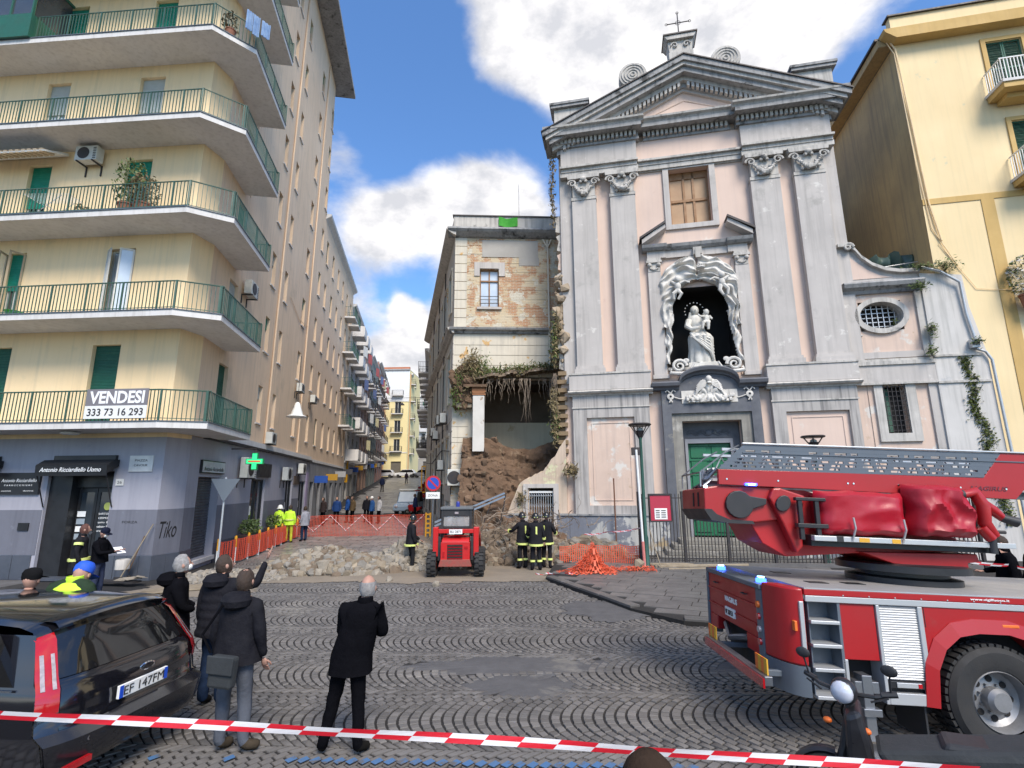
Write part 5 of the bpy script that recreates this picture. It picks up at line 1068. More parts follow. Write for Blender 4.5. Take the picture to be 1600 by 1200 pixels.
# right wing of the church with oval window and sweeping volute
wg = thing('church_wing', 'low pink and grey side wing with barred oval window and sweeping volute', 'building', cpt(7.2, 0, 0)); WI = Matrix.Translation(-wg.location) @ XM
def BW(name, mat, *boxes, par=wg, **kw): return B(name, mat, *boxes, par=par, m=WI, **kw)
b = MB(WI); wall_holes(b, 5.65, 8.5, 0, 10.6, [(6.6, 7.4, 4.62, 6.47, .35), (6.2, 7.75, 8.75, 9.98, .5)], y=.05)
b.build('wall', M['pinkw'], wg)
n_ = 28                                    # the oval reveal
b = MB(WI); cxo, czo, ro_, rz_ = 6.97, 9.37, .78, .56
def orc(t): return (cxo + ro_ * math.cos(t), czo + rz_ * math.sin(t))
sq = lambda t: (cxo + .79 * max(-1, min(1, 1.5 * math.cos(t))), czo + .63 * max(-1, min(1, 1.5 * math.sin(t))))
for k in range(n_):
    t0, t1 = 2 * math.pi * k / n_, 2 * math.pi * (k + 1) / n_; a, c = orc(t0), orc(t1); e, f_ = (cxo + (ro_ + .2) * math.cos(t0), czo + (rz_ + .2) * math.sin(t0)), (cxo + (ro_ + .2) * math.cos(t1), czo + (rz_ + .2) * math.sin(t1))
    b.face([(a[0], -.06, a[1]), (c[0], -.06, c[1]), (f_[0], -.06, f_[1]), (e[0], -.06, e[1])]); b.face([(a[0], -.06, a[1]), (a[0], .5, a[1]), (c[0], .5, c[1]), (c[0], -.06, c[1])]); b.face([(e[0], -.06, e[1]), (f_[0], -.06, f_[1]), (f_[0], .06, f_[1]), (e[0], .06, e[1])])
ov = b.build('oval_window', M['stone'], wg, smooth=30)
BW('interior', M['dark'], (6.0, 8.0, .56, .6, 8.5, 10.2), par=ov)
b = MB(WI)
for k in range(7): x_ = 6.35 + k * .205; h_ = .53 * math.sqrt(max(.05, 1 - ((x_ - cxo) / .8) ** 2)); b.box(x_, x_ + .03, .3, .33, czo - h_, czo + h_)
for k in range(5): z_ = 8.98 + k * .19; h_ = .74 * math.sqrt(max(.05, 1 - ((z_ - czo) / .58) ** 2)); b.box(cxo - h_, cxo + h_, .335, .36, z_, z_ + .03)
b.build('grille', M['alu'], ov)
BW('quoin', M['stone'], (5.66, 5.9, -.04, .049, 7.6, 10.3)); BW('quoin', M['stone'], (8.25, 8.5, -.04, .049, 7.6, 10.3)); BW('stucco_band', M['grey'], (5.9, 8.25, -.02, .049, 7.6, 7.85))
for zz in (9.35, 8.55): BW('raised_line', M['stone'], (5.9, 6.2, -.03, .049, zz, zz + .05))
b = MB(WI); b.prism([(.049, 10.3), (-.05, 10.3), (-.12, 10.42), (-.3, 10.52), (-.36, 10.66), (-.3, 10.74), (.049, 10.78)], 5.66, 8.55, 'x'); b.build('cornice', M['cornice'], wg)
BW('ledge', M['stone'], (5.66, 8.52, -.16, .049, 7.3, 7.45), (5.66, 8.52, -.1, .049, 7.451, 7.55)); BW('upper_course', M['grey'], (5.76, 8.52, -.1, .049, 6.6, 7.299)); BW('string_course', M['stone'], (5.76, 8.52, -.14, .049, 6.52, 6.599))
BW('corner_strip', M['grey'], (8.2, 8.5, -.03, .049, 0, 6.519)); 
wn = BW('window_surround', M['stone'], (6.3, 6.6, -.04, .049, 4.3, 6.515), (7.4, 7.75, -.04, .049, 4.3, 6.515), (6.601, 7.399, -.04, .049, 4.3, 4.619))
BW('interior', M['dark'], (6.55, 7.5, .36, .4, 4.5, 6.5), par=wn); BW('shutter', M['shutter_d'], (6.62, 6.95, .3, .34, 4.7, 6.4), par=wn)
b = MB(WI)
for k in range(6): b.box(6.64 + k * .14, 6.66 + k * .14, -.02, .0, 4.62, 6.5)
for k in range(10): b.box(6.6, 7.4, .001, .02, 4.72 + k * .19, 4.74 + k * .19)
b.build('grille', M['iron'], wn)
# volute wall: concave sweep from the pilaster down to the parapet
b = MB(WI); pts = [(5.66, 10.781)]; 
cur = [(5.66 + .5, 12.3), (6.3, 12.15), (6.5, 11.8), (6.85, 11.45), (7.3, 11.2), (7.8, 11.08), (8.5, 11.05)]
b.prism([(5.66, 10.781), (8.5, 10.781)] + cur[::-1] + [(5.66, 12.35)], -.02, .4, 'y'); b.build('volute_wall', M['grey'], wg)
b = MB(WI); b.prism([(5.85, 10.95), (7.6, 10.95), (7.1, 11.08), (6.7, 11.35), (6.3, 11.75), (6.1, 11.95), (5.85, 12.0)], -.04, -.021, 'y'); b.build('panel', M['pink'], wg)
b = MB(WI)
for (x1_, z1_), (x2_, z2_) in zip(cur, cur[1:]): b.hexa([(x1_, -.2, z1_), (x2_, -.2, z2_), (x2_, .5, z2_), (x1_, .5, z1_), (x1_, -.2, z1_ + .14), (x2_, -.2, z2_ + .14), (x2_, .5, z2_ + .14), (x1_, .5, z1_ + .14)])
b.build('coping', M['stone'], wg)
b = MB(WI); b.tube([(6.05 + .2 * (1 - k / 16) * math.cos(k * .5), -.22, 12.32 + .2 * (1 - k / 16) * math.sin(k * .5)) for k in range(15)], .06, 6); b.build('volute_eye', M['stone'], wg, smooth=True)
BW('volute_block', M['stone'], (5.66, 6.2, -.25, .4, 12.36, 12.5))
# white buttress wall with drain pipes
bt = thing('buttress_wall', 'tall pale plastered wall strip with moss stains between wing and yellow house', 'wall', cpt(9.3, 0, 0)); BI = Matrix.Translation(-bt.location) @ XM
BTm = mk('pale stained plaster', (.60, .575, .545), (.50, .48, .455), .6, .85, bump=.1, patch=((.40, .41, .42), 1.0, .6, .1), streak=((.22, .22, .2), .5))
b = MB(BI); b.prism([(8.501, 0), (10.35, 0), (10.3, 7.6), (10.0, 9.5), (9.95, 10.8), (9.3, 10.9), (8.501, 11.0)], -.1, 2.0, 'y'); b.build('wall_body', BTm, bt)
b = MB(BI); b.box(8.501, 10.25, -.16, -.101, 6.48, 6.56); b.box(8.501, 10.1, -.16, -.101, 7.52, 7.6); b.build('string_course', M['stone'], bt)
b = MB(BI)
for _ in range(2600):
    zz = 7.5 - 6.3 * rnd.random(); w_ = .13 + .16 * abs(noise.noise((zz * 1.3, 2, 1))); x_ = 9.5 + (7.4 - zz) * .07 + .16 * noise.noise((zz, 5, 1)) + rnd.gauss(0, w_ * .75)
    c = Vector((x_, -.105 - rnd.random() * .06, zz)); e = Vector((rnd.random() - .5, -.4, rnd.random() - .5)).normalized(); f_ = e.orthogonal().normalized(); L = .02 + .05 * rnd.random(); b.face([c - e * L, c + f_ * L * .6, c + e * L, c - f_ * L * .6])
b.build('moss', mk('moss', (.09, .12, .015), (.05, .06, .02), 2, .95, island=.5), bt, kind='stuff')
b = MB(BI); b.tube([(8.5, -.25, 11.2), (9.1, -.3, 10.95), (9.75, -.25, 10.45), (9.8, -.2, 9.2), (9.95, -.2, 8.0)], .055, 8); b.tube([(9.9, -.2, 7.75), (10.2, -.2, 7.62), (10.35, -.2, 7.3), (10.4, -.2, 4), (10.42, -.2, 0)], .05, 8)
b.build('drain_pipe', M['alu'], bt, smooth=50); b = MB(BI); b.box(9.72, 9.98, -.34, -.12, 7.78, 8.1); b.build('rainwater_head', M['alu'], bt)

# ================================================================== yellow house on the right
yh = thing('yellow_house', 'tall pale yellow house with ochre trim and green louvred doors beside the church', 'building', cpt(12, 0, 0)); YI = Matrix.Translation(-yh.location) @ XM
def BY(name, mat, *boxes, par=yh, **kw): return B(name, mat, *boxes, par=par, m=YI, **kw)
YC = 9.1
dh = [(12.45, 13.75, 18.6, 21.15, .25), (12.75, 14.0, 14.7, 17.3, .25), (12.9, 14.1, 10.9, 13.4, .25), (17, 18.2, 18.6, 21.1, .25), (17, 18.2, 14.7, 17.3, .25)]
b = MB(YI); wall_holes(b, YC, 24, 0, 21.7, dh, y=-.02); b.build('wall', M['yellow'], yh)
b = MB(YI); b.face([(YC, -.02, 0), (YC, -.02, 21.7), (YC, 14, 21.7), (YC, 14, 0)]); b.build('side_wall', M['ochreold'], yh)
b = MB(YI)
for xx in (8.6,): pass
b.prism([(9.0, 21.7), (8.6, 22.05), (8.55, 22.2), (24, 22.2), (24, 21.7)], -.5, -.02, 'y'); b.build('cornice', M['ochre'], yh); BY('cornice_return', M['ochreold'], (8.5, 9.1, -.0, 14, 21.75, 22.1)); BY('cornice_return', M['iron'], (8.4, 9.1, -.0, 14, 22.101, 22.2))
BY('parapet', M['yellow'], (9.05, 24, -.1, .2, 22.201, 23.1)); BY('roof', M['cornice'], (9.1, 24, .2, 14, 22.201, 22.3)); BY('parapet_coping', M['iron'], (8.95, 24, -.2, .3, 23.101, 23.17)); BY('side_parapet', M['yellow'], (9.05, 9.25, .2, 14, 22.301, 22.7))
BY('trim_band', M['ochre'], (YC, 24, -.05, -.021, 13.95, 14.2), (11.15, 11.6, -.05, -.021, 0, 13.949))
for k, (a, c, z0_, z1_, d_) in enumerate(dh):
    if k < 3 or True:
        w_ = BY('window', M['ochre'], (a - .17, a, -.08, -.021, z0_, z1_ + .17), (c, c + .17, -.08, -.021, z0_, z1_ + .17), (a + .001, c - .001, -.08, -.021, z1_, z1_ + .17))
        b = MB(YI); louvre_leaf(b, a + .01, (a + c) / 2 - .01, z0_, z1_, .06); b.build('louvred_shutter', M['shutter_d'], w_); b = MB(YI); louvre_leaf(b, (a + c) / 2 + .01, c - .01, z0_, z1_, .06); b.build('louvred_shutter', M['shutter_d'], w_)
        BY('interior', M['dark'], (a, c, .2, .22, z0_, z1_), par=w_)
for k, (a, c, z_) in enumerate(((12.1, 15.6, 18.55), (12.35, 15.6, 14.65))):
    s_ = BY('balcony', M['ochre'], (a, c, -1.0, -.05, z_ - .35, z_ - .12), (a + .3, c, -.6, -.05, z_ - .55, z_ - .351)); BY('balcony_slab', M['slab'], (a - .05, c, -1.05, -.021, z_ - .119, z_), par=s_)
    b = MB(YI); n_ = int((c - a) / .12)
    for q in range(n_): b.box(a + .03 + q * .12, a + .055 + q * .12, -1.0, -.975, z_, z_ + .95)
    for q in range(8): b.box(a + .03, a + .055, -.98 + q * .12, -.955 + q * .12, z_, z_ + .95)
    b.box(a, c, -1.01, -.96, z_ + .951, z_ + .99); b.box(a + .02, a + .06, -.959, -.05, z_ + .951, z_ + .99); b.build('railing', M['white'], s_)
b = MB(YI); b.tube([(8.9, -.1, 21.9), (9.05, -.15, 21.4), (9.2, -.08, 18), (9.3, -.08, 14), (9.5, -.1, 12.3)], .035, 6); b.tube([(8.8, -.06, 21.9), (9.0, -.12, 21.2), (9.1, -.06, 16), (9.25, -.06, 12.9), (9.9, -.08, 11.2)], .02, 5); b.tube([(9.4, -.06, 12.2), (10.4, -.06, 10.2), (12.4, -.06, 9.9)], .012, 4); b.build('loose_cables', M['cream'], yh, smooth=60)
fl = thing('flower_basket', 'terracotta pots of white flowers hung on the ochre strip of the yellow house', 'plant', cpt(11.75, .4, 9.55), R(-11.5))
for k in range(2): MB().lathe([(.16, -.05), (.22, .4), (.25, .4), (.25, .47)], (.3 * k, 0, -.3 - .1 * k), 12).build('pot', mk('terracotta', (.30, .12, .07), (.22, .1, .06), 3, .8), fl, smooth=40)
b = MB()
for _ in range(900):
    v = Vector((rnd.gauss(0, 1), rnd.gauss(0, 1), rnd.gauss(0, 1))).normalized(); c = Vector((.1 + v.x * .55, v.y * .4, .85 + v.z * .85)); e = Vector((rnd.random() - .5, rnd.random() - .5, rnd.random() - .5)).normalized(); f_ = e.orthogonal(); f_.normalize(); L = .05 + .04 * rnd.random()
    b.face([c - e * L, c + f_ * L * .5, c + e * L, c - f_ * L * .5], 0 if rnd.random() < .62 else 1)
b.build('flowers', [M['leaf'], mk('pale blossoms', (.55, .54, .5), (.45, .4, .35), 3, .8)], fl, kind='stuff')
# terrace things behind the volute: green cloth on a rail
tr = thing('terrace_screen', 'crumpled dark green sheeting on a metal rail behind the church volute', 'screen', cpt(8.2, -1.3, 10.7), R(-11.5))
b = MB(); idd = {}
for j in range(13):
    for i in range(22): idd[i, j] = b.vt((-.9 + i * .095, .25 * noise.noise((i * .35, j * .25, 1)) * 1.2 + .1 * math.sin(i * 1.3), j * .145 * (1 + .2 * noise.noise((i * .3, 1, 1)))))
for j in range(12):
    for i in range(21): b.fi([idd[i, j], idd[i + 1, j], idd[i + 1, j + 1], idd[i, j + 1]])
b.build('sheeting', mk('green sheeting', (.035, .07, .055), (.06, .1, .085), 2, .5, bump=.2), tr, smooth=70)
b = MB(); b.tube([(-1.4, -.3, 1.0), (1.3, -.35, 1.25)], .02, 5); b.tube([(-1.3, -.3, .6), (1.4, -.35, .75)], .015, 5); b.tube([(1.3, -.3, 0), (1.3, -.3, 1.3)], .02, 5); b.build('rail', M['alu'], tr)
def bush(label, loc, r, n=260, mat='leaf', droop=.0, name='wall_plant', leaf=.06):
    o = thing(name, label, 'plant', loc); b = MB(); b.tube([(0, 0, 0), (.02, -.05, r[2] * .5)], .02, 5); b.build('stem', M['root'], o); b = MB()
    for _ in range(n):
        v = Vector((rnd.gauss(0, .5), rnd.gauss(0, .5), rnd.gauss(0, .5))); c = Vector((v.x * r[0], v.y * r[1] - .1, v.z * r[2] - droop * abs(v.x)))
        if c.length > max(r) * 1.5: continue
        e = Vector((rnd.random() - .5, rnd.random() - .5, rnd.random() - .2)).normalized(); f_ = e.orthogonal().normalized(); L = leaf * (.6 + rnd.random() * .9)
        b.face([c - e * L, c + f_ * L * .4, c + e * L, c - f_ * L * .4])
    b.build('foliage', M[mat], o, kind='stuff'); return o
bush('bright green shrub growing at the top of the drain pipe', cpt(9.35, .2, 11.15), (.5, .3, .25), 420); bush('green weeds under the volute coping end', cpt(8.5, .2, 11.2), (.45, .2, .14), 220)
bush('green tuft on the wing cornice beside the oval window', cpt(8.25, .35, 10.35), (.35, .2, .2), 260); bush('dark fern tuft on the buttress edge below the oval window', cpt(8.5, .2, 8.6), (.2, .15, .3), 220); bush('dark tuft low on the buttress edge above the ledge', cpt(8.35, .2, 7.75), (.22, .15, .25), 200)
bush('small weed growing out of the rainwater head', cpt(9.9, .3, 8.0), (.22, .15, .15), 140); bush('weed in the oval window corner', cpt(7.45, -.2, 9.1), (.12, .15, .15), 90, leaf=.04)
ch_ = thing('chimney_stack', 'short brown chimney between the church and the yellow house', 'chimney', cpt(7.2, -7.5, 11.5), R(-11.5)); MB().box(-.6, .6, -.5, .5, 0, 6.3).build('stack', M['ochreold'], ch_); MB().box(-.7, .7, -.6, .6, 6.301, 6.45).build('cap', M['cornice'], ch_)
# ================================================================== house on the right side of the street, next to the ruin
OM = (-2.9, 24.5, 0); MM = frame_mtx(OM, 87.1)
mb_ = thing('corner_house', 'pale rusticated three storey corner house with collapsed lower corner beside the church', 'building', (-.5, 26, 0)); MI = Matrix.Translation(-mb_.location) @ MM
MSI = Matrix.Translation(-mb_.location) @ frame_mtx(tuple(Vector(OM) + Vector((-.2216, .975, 0)) * 20.5), 180 - 12.8)
def mpt(u, w_, z): p = MM @ Vector((u, -w_, z)); return (p.x, p.y, p.z)
def BM(name, mat, *boxes, par=mb_, m=MI, **kw): return B(name, mat, *boxes, par=par, m=m, **kw)
b = MB(MI); wall_holes(b, 0, 5.45, 10.5, 15.5, [(1.28, 2.26, 11.65, 13.7, .25)]); b.build('wall', M['midorange'], mb_)
b = MB(MI); wall_holes(b, 0, 5.45, 0, 10.5, [(1.02, 5.44, -.5, 7.9, .3)]); b.build('lower_wall', M['midwall'], mb_)
# rustication courses as raised bands
def courses(m, x0_, x1_, z0_, z1_, st, mat, holes=(), name='course', y=0, proud=.025):
    z = z0_
    while z < z1_ - .05:
        segs = [(x0_, x1_)]
        for (a, c, lo, hi) in holes:
            if z + st > lo and z < hi:
                ns = []
                for s in segs:
                    if c <= s[0] or a >= s[1]: ns.append(s)
                    else:
                        if a - s[0] > .03: ns.append((s[0], a))
                        if s[1] - c > .03: ns.append((c, s[1]))
                segs = ns
        for s in segs: B(name, mat, (s[0], s[1], y - proud, y - .001, z + .03, min(z + st, z1_) - .005), par=mb_, m=m)
        z += st
courses(MI, .005, .62, 10.55, 15.4, .485, M['midwall'])
courses(MI, .005, 4.75, 8.05, 10.15, .52, M['midwall']); courses(MI, .005, .75, 5.0, 8.0, .52, M['midwall']); courses(MI, .005, .5, .6, 5.0, .52, M['midwall'])
courses(MI, .63, 5.4, 10.6, 15.1, .485, M['midorange'], holes=[(1.0, 2.58, 11.4, 14.1)], proud=.012)
BM('grey_patch', mk('grey render patch', (.40, .38, .35), (.33, .31, .28), 1, .95, bump=.2), (1.4, 4.3, -.03, -.013, 14.35, 15.3), (3.3, 4.35, -.03, -.013, 13.9, 14.349))
def moulding(m, x0_, x1_, z, prof, name, mat, par=mb_): b = MB(m); b.prism([(-p, z + q) for p, q in prof], x0_, x1_, 'x'); return b.build(name, mat, par)
PC = [(-.001, 0), (.1, .02), (.14, .1), (.3, .16), (.34, .26), (.26, .3), (-.001, .31)]
moulding(MI, -.2, 4.75, 10.2, PC, 'belt_cornice', M['cornice']); moulding(MI, -.35, 5.7, 15.4, [(-.001, 0), (.12, .03), (.4, .2), (.5, .3), (.45, .42), (-.001, .44)], 'top_cornice', M['cornice'])
BM('parapet', M['stone'], (-.1, 5.5, -.08, .12, 15.85, 16.6)); BM('parapet_coping', M['iron'], (-.15, 5.55, -.14, .18, 16.601, 16.66)); BM('roof', M['cornice'], (0, 5.45, .12, 16, 15.5, 15.6))
wn = BM('window_surround', M['grey'], (1.0, 1.279, -.05, -.002, 13.3, 14.05), (2.261, 2.58, -.05, -.002, 13.3, 14.05), (1.28, 2.26, -.05, -.002, 13.71, 14.05), (1.15, 2.4, -.1, -.002, 11.5, 11.62))
b = MB(MI)
w_ = window(wn, MI, 1.28, 2.26, 11.65, 13.7, .2, 'glass', trans=0, glassm=M['glass_lit'], frame=M['woodframe'], sill=False)
BM('transom', M['woodframe'], (1.34, 2.2, .14, .19, 13.05, 13.12), par=w_); BM('guard_rail', M['iron'], (1.28, 2.26, -.03, -.01, 12.0, 12.03), (1.28, 2.26, -.03, -.01, 12.18, 12.21), (1.28, 2.26, -.03, -.01, 11.8, 11.83), par=w_)
b = MB(MI); b.tube([(4.78, -.12, 15.3), (4.8, -.12, 14.8), (4.8, -.12, 8.2)], .05, 7); b.tube([(4.55, -.12, 15.35), (4.78, -.12, 14.9)], .04, 6); b.tube([(5.0, -.12, 15.35), (4.8, -.12, 14.9)], .04, 6); b.build('drain_pipe', M['midwall'], mb_, smooth=50)
# street side (x runs from the far end towards the corner)
LL = 20.5
shl = []; swn = []
for k in range(8):
    xx = LL - 1.6 - 2.5 * k
    for z0_, z1_ in ((11.7, 13.9), (6.9, 9.4), (2.9, 5.1)): shl.append((xx - .55, xx + .55, z0_, z1_, .25)); swn.append((xx - .55, xx + .55, z0_, z1_))
    shl.append((xx - .8, xx + .8, -.5, 2.3 if k else 2.0, .3))
b = MB(MSI); wall_holes(b, 0, LL, -1, 15.5, shl); b.build('street_wall', M['midside'], mb_)
for a, c, z0_, z1_ in swn:
    w_ = window(mb_, MSI, a, c, z0_, z1_, .2, rnd.choice(['glass', 'glass', 'd', 'w']), blind=rnd.choice((0, 0, .5)), sill=True)
    BM('window_moulding', M['midwall'], (a - .2, a - .02, -.06, -.002, z0_ - .1, z1_ + .05), (c + .02, c + .2, -.06, -.002, z0_ - .1, z1_ + .05), (a - .2, c + .2, -.08, -.002, z1_ + .06, z1_ + .24), par=w_, m=MSI)
courses(MSI, .0, LL, .9, 10.1, .55, mk('side course', (.64, .60, .54), (.52, .485, .435), .8, .9, bump=.1, streak=((.16, .15, .14), .5)), holes=[(a - .21, c + .21, z0_ - .1, z1_ + .25) for a, c, z0_, z1_ in swn] + [(h[0] - .02, h[1] + .02, h[2], h[3]) for h in shl if h[2] < 0])
moulding(MSI, 0, LL + .2, 10.2, PC, 'belt_cornice', M['stone']); moulding(MSI, 0, LL + .35, 15.4, [(-.001, 0), (.12, .03), (.4, .2), (.5, .3), (.45, .42), (-.001, .44)], 'top_cornice', M['stone'])
BM('parapet', M['stone'], (0, LL + .1, -.08, .12, 15.85, 16.5), m=MSI); BM('roof', M['cornice'], (0, LL, .12, 4, 15.5, 15.61), m=MSI)
for h in shl:
    if h[2] < 0: BM('shop_shutter', mk('dim shutter', (.10, .09, .085), (.06, .055, .05), 2, .7, bump=.4, wave=8), (h[0], h[1], .2, .24, h[2], h[3]), m=MSI)
for k, (x_, z_) in enumerate(((17.6, 6.0), (15.2, 6.2), (12.6, 5.6), (10.4, 6.0), (16.6, 3.6))): ac_unit(mb_, MSI, x_, z_, .8, .5, .3)
b = MB(MSI)
for x_ in (6.5, 11.5, 15.8): b.tube([(x_, -.05, 15.4), (x_, -.05, 1)], .04, 5)
b.tube([(2, -.1, 4.6), (9, -.12, 4.3), (16, -.1, 4.7), (20, -.08, 4.4)], .03, 4); b.build('pipes_and_cables', M['iron'], mb_)
# exposed room
rm = BM('exposed_room', M['room'], (1.0, 5.5, 2.6, 2.7, 2.5, 8.2))
BM('room_side', M['room'], (.9, 1.0, .3, 2.6, 2.5, 8.2), (5.5, 5.6, -.2, 2.6, 2.5, 8.2), par=rm); BM('room_floor', M['earth'], (1.0, 5.5, .0, 2.6, 4.3, 4.45), par=rm)
b = MB(MI)
for k in range(9): b.box(1.05, 5.45, .3 + k * .26, .42 + k * .26, 7.72, 7.9)
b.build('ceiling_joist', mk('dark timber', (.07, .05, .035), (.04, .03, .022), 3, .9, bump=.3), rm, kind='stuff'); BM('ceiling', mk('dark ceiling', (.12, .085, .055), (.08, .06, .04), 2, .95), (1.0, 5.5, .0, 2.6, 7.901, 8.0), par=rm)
BM('wall_shadow_band', mk('painted wall shade', (.12, .09, .065), (.09, .07, .05), 1, .9), (1.001, 5.499, 2.58, 2.599, 6.05, 7.9), par=rm)  # shade on the upper back wall, painted as a dark brown strip
# broken roof slab with soil, roots and plants
b = MB(MI); n_ = 26
for k in range(n_):
    x_ = .75 + 4.7 * k / n_; xa = x_ + 4.7 / n_ + .02; p = .75 + .35 * noise.noise((x_ * 1.4, 3, 1)); h = 7.72 + .12 * (x_ - .75) + .1 * noise.noise((x_ * 2, 8, 1))
    b.hexa([(x_, -p, h), (xa, -p - .05, h + .02), (xa, .02, h + .02), (x_, .02, h), (x_, -p + .1, h + .16 + .06 * rnd.random()), (xa, -p + .08, h + .17), (xa, .02, h + .22), (x_, .02, h + .2)])
b.build('broken_slab', mk('broken slab', (.20, .15, .10), (.12, .09, .065), 3, .95, bump=.6, patch=((.35, .31, .26), 2, .6, .05)), mb_)
pr = BM('pier', mk('white pier plaster', (.62, .60, .56), (.52, .50, .46), 1.5, .9, bump=.2, patch=((.3, .22, .15), 1.5, .6, .05)), (1.0, 1.55, -.75, -.15, 4.3, 6.95), bevel=.02)
b = MB(MI)
for k in range(5): b.box(.95 + .03 * rnd.random(), 1.62 - .05 * rnd.random(), -.78, -.12, 6.96 + k * .075, 7.02 + k * .075)
b.build('brick_courses', mk('old red brick', (.33, .15, .07), (.25, .12, .06), 4, .95, bump=.3), pr, kind='stuff')
BM('slab_stub', M['earth'], (.55, 1.65, -.9, -.05, 7.34, 7.46)); BM('slab_stub', M['tufa'], (.2, .95, -.55, .0, 6.4, 7.2))
def tufts(name, m, par, pts, mat, n, L0=.07, jit=(.2, .15, .12), label=None):
    b = MB(m)
    for _ in range(n):
        q = rnd.choice(pts); c = Vector((q[0] + rnd.gauss(0, jit[0]), q[1] + rnd.gauss(0, jit[1]), q[2] + rnd.gauss(0, jit[2]))); e = Vector((rnd.random() - .5, rnd.random() - .5, rnd.random() - .2)).normalized(); f_ = e.orthogonal().normalized(); L = L0 * (.5 + rnd.random())
        b.face([c - e * L, c + f_ * L * .35, c + e * L, c - f_ * L * .35])
    return b.build(name, M[mat], par, kind='stuff')
o = thing('overgrown_edge', 'green and dry plants with hanging roots along the broken slab above the open room', 'plants', mpt(3, .5, 8)); OI = Matrix.Translation(-o.location) @ MM
tufts('foliage', OI, o, [(1.2 + .3 * k, -.55, 8.05 + .035 * k) for k in range(14)], 'leaf', 1300, .07, (.2, .12, .1)); tufts('dry_foliage', OI, o, [(1.0 + .3 * k, -.6, 8.0 + .03 * k) for k in range(14)], 'leaf_dry', 700, .08, (.2, .12, .14))
b = MB(OI)
for k in range(44):
    x_ = rnd.choice([1.7, 2.1, 2.35, 2.6, 3.0, 3.35, 3.5, 3.6, 4.4, 4.9]) + rnd.gauss(0, .12); L = (.4 + rnd.random() * 1.0) * (1.7 if 3.2 < x_ < 3.8 else 1); pts = [(x_, -.62, 7.8)]
    for q in range(6): x_ += rnd.gauss(0, .05); pts.append((x_, -.62 + rnd.gauss(0, .04), 7.8 - L * (q + 1) / 6))
    b.tube(pts, [.022, .018, .015, .012, .01, .007, .004], 4)
b.build('hanging_roots', M['root'], o, kind='stuff')
o = thing('hanging_shrub', 'green creeper and dry bush clinging to the broken left end of the slab', 'plant', mpt(.6, .5, 7.6)); OI = Matrix.Translation(-o.location) @ MM
MB(OI).tube([(.6, -.2, 6.4), (.7, -.4, 7.4), (.9, -.4, 8.6)], .04, 5).build('stem', M['root'], o); tufts('foliage', OI, o, [(.35, -.5, 7.4), (.25, -.5, 6.9), (.4, -.5, 7.8), (1.5, -.5, 8.4)], 'leaf', 800, .075, (.17, .15, .3)); tufts('dry_foliage', OI, o, [(.8, -.5, 8.3), (.9, -.5, 8.0), (.6, -.5, 7.3), (1.0, -.5, 8.6)], 'leaf_dry', 1300, .085, (.22, .2, .28))
b = MB(OI)
for k in range(200): b.rock((.55 + rnd.gauss(0, .22), -.35 + rnd.gauss(0, .12), 7.5 + rnd.gauss(0, .42)), .09 + .08 * rnd.random())
b.build('soil_clods', M['earth'], o, kind='stuff')
# earth slope that slid out below the room
er = thing('earth_slide', 'steep brown slope of collapsed earth and masonry below the open room', 'earth', (1, 23, 0)); er['kind'] = 'structure'
del er['category'], er['label']
b = MB(Matrix.Translation(-er.location)); nx_, nt_ = 90, 70; idd = {}
clods = []
for i in range(nx_ + 1):
    s_ = i / nx_
    T0 = Vector(mpt(.55 + 4.9 * s_, .25, 4.95 - .75 * s_ + .15 * math.sin(s_ * 9) + (.55 * max(0, s_ - .7) / .3)))
    T1 = Vector(mpt(.35 + 5.0 * s_, 0, 0)); B1 = Vector((-2.4 + 4.6 * s_, 22.0 - .3 * s_, .55))
    for j in range(nt_ + 1):
        t = j / nt_; p = T0.lerp(B1, t); p.z = T0.z * (1 - t) + B1.z * t; p.z += -.7 * math.sin(math.pi * t) * (1 - t) * .6
        fwd_ = Vector((-.1, -1, 0)); n_ = noise.fractal((p.x * 1.1, p.z * 1.5, 3.3), 1.0, 2.0, 6) ; st_ = .1 * abs(noise.noise((p.x * .7, p.z * 4.5, 1)))
        p += fwd_ * (.42 * n_ + st_) * min(1, t * 6 + .3) + Vector((0, 0, .12 * n_)); idd[i, j] = b.vt(p)
        if rnd.random() < .016: clods.append(p.copy())
for i in range(nx_):
    for j in range(nt_): b.fi([idd[i, j], idd[i, j + 1], idd[i + 1, j + 1], idd[i + 1, j]])
b.build('slope', M['earth'], er, smooth=25)
b = MB(Matrix.Translation(-er.location))
for p in clods: b.rock(p, .03 + .1 * rnd.random() ** 2)
b.build('clods', mk('earth clods', (.16, .10, .062), (.11, .07, .045), 3, 1, bump=.5, island=.35, world=True), er, kind='stuff')
# church side: torn tufa wall, chapel front with grilled window
tw = thing('torn_church_wall', 'ragged brown tufa cross section of the church side wall above the earth slope', 'wall', cpt(-6, -.5, 4)); TI = Matrix.Translation(-tw.location) @ XM
z = 3.9; row = 0
while z < 7.9:
    h = .19; x = 0.05
    for q in range(5):
        L = .42; xo = x + q * (L + .012) - .2 * (row % 2); 
        if z > 7.3 and rnd.random() < .3: continue
        B('tufa_block', mk('brown tufa block', (.26, .185, .11), (.19, .135, .08), 3, .95, bump=.4), (-6.2 + rnd.random() * .07 + .03 * max(0, z - 6), -5.75, xo, xo + L, z, z + h - .012), par=tw, m=TI)
    z += h; row += 1
b = MB(TI)
for k in range(150): b.rock((-5.95 + rnd.gauss(0, .12), rnd.random() * 1.8 - .1, 8.0 + 4.3 * rnd.random()), .06 + .13 * rnd.random())
b.build('rubble_core', mk('rough wall core', (.36, .29, .21), (.24, .18, .12), 2, .95, bump=.5, island=.4, world=True), tw, kind='stuff')
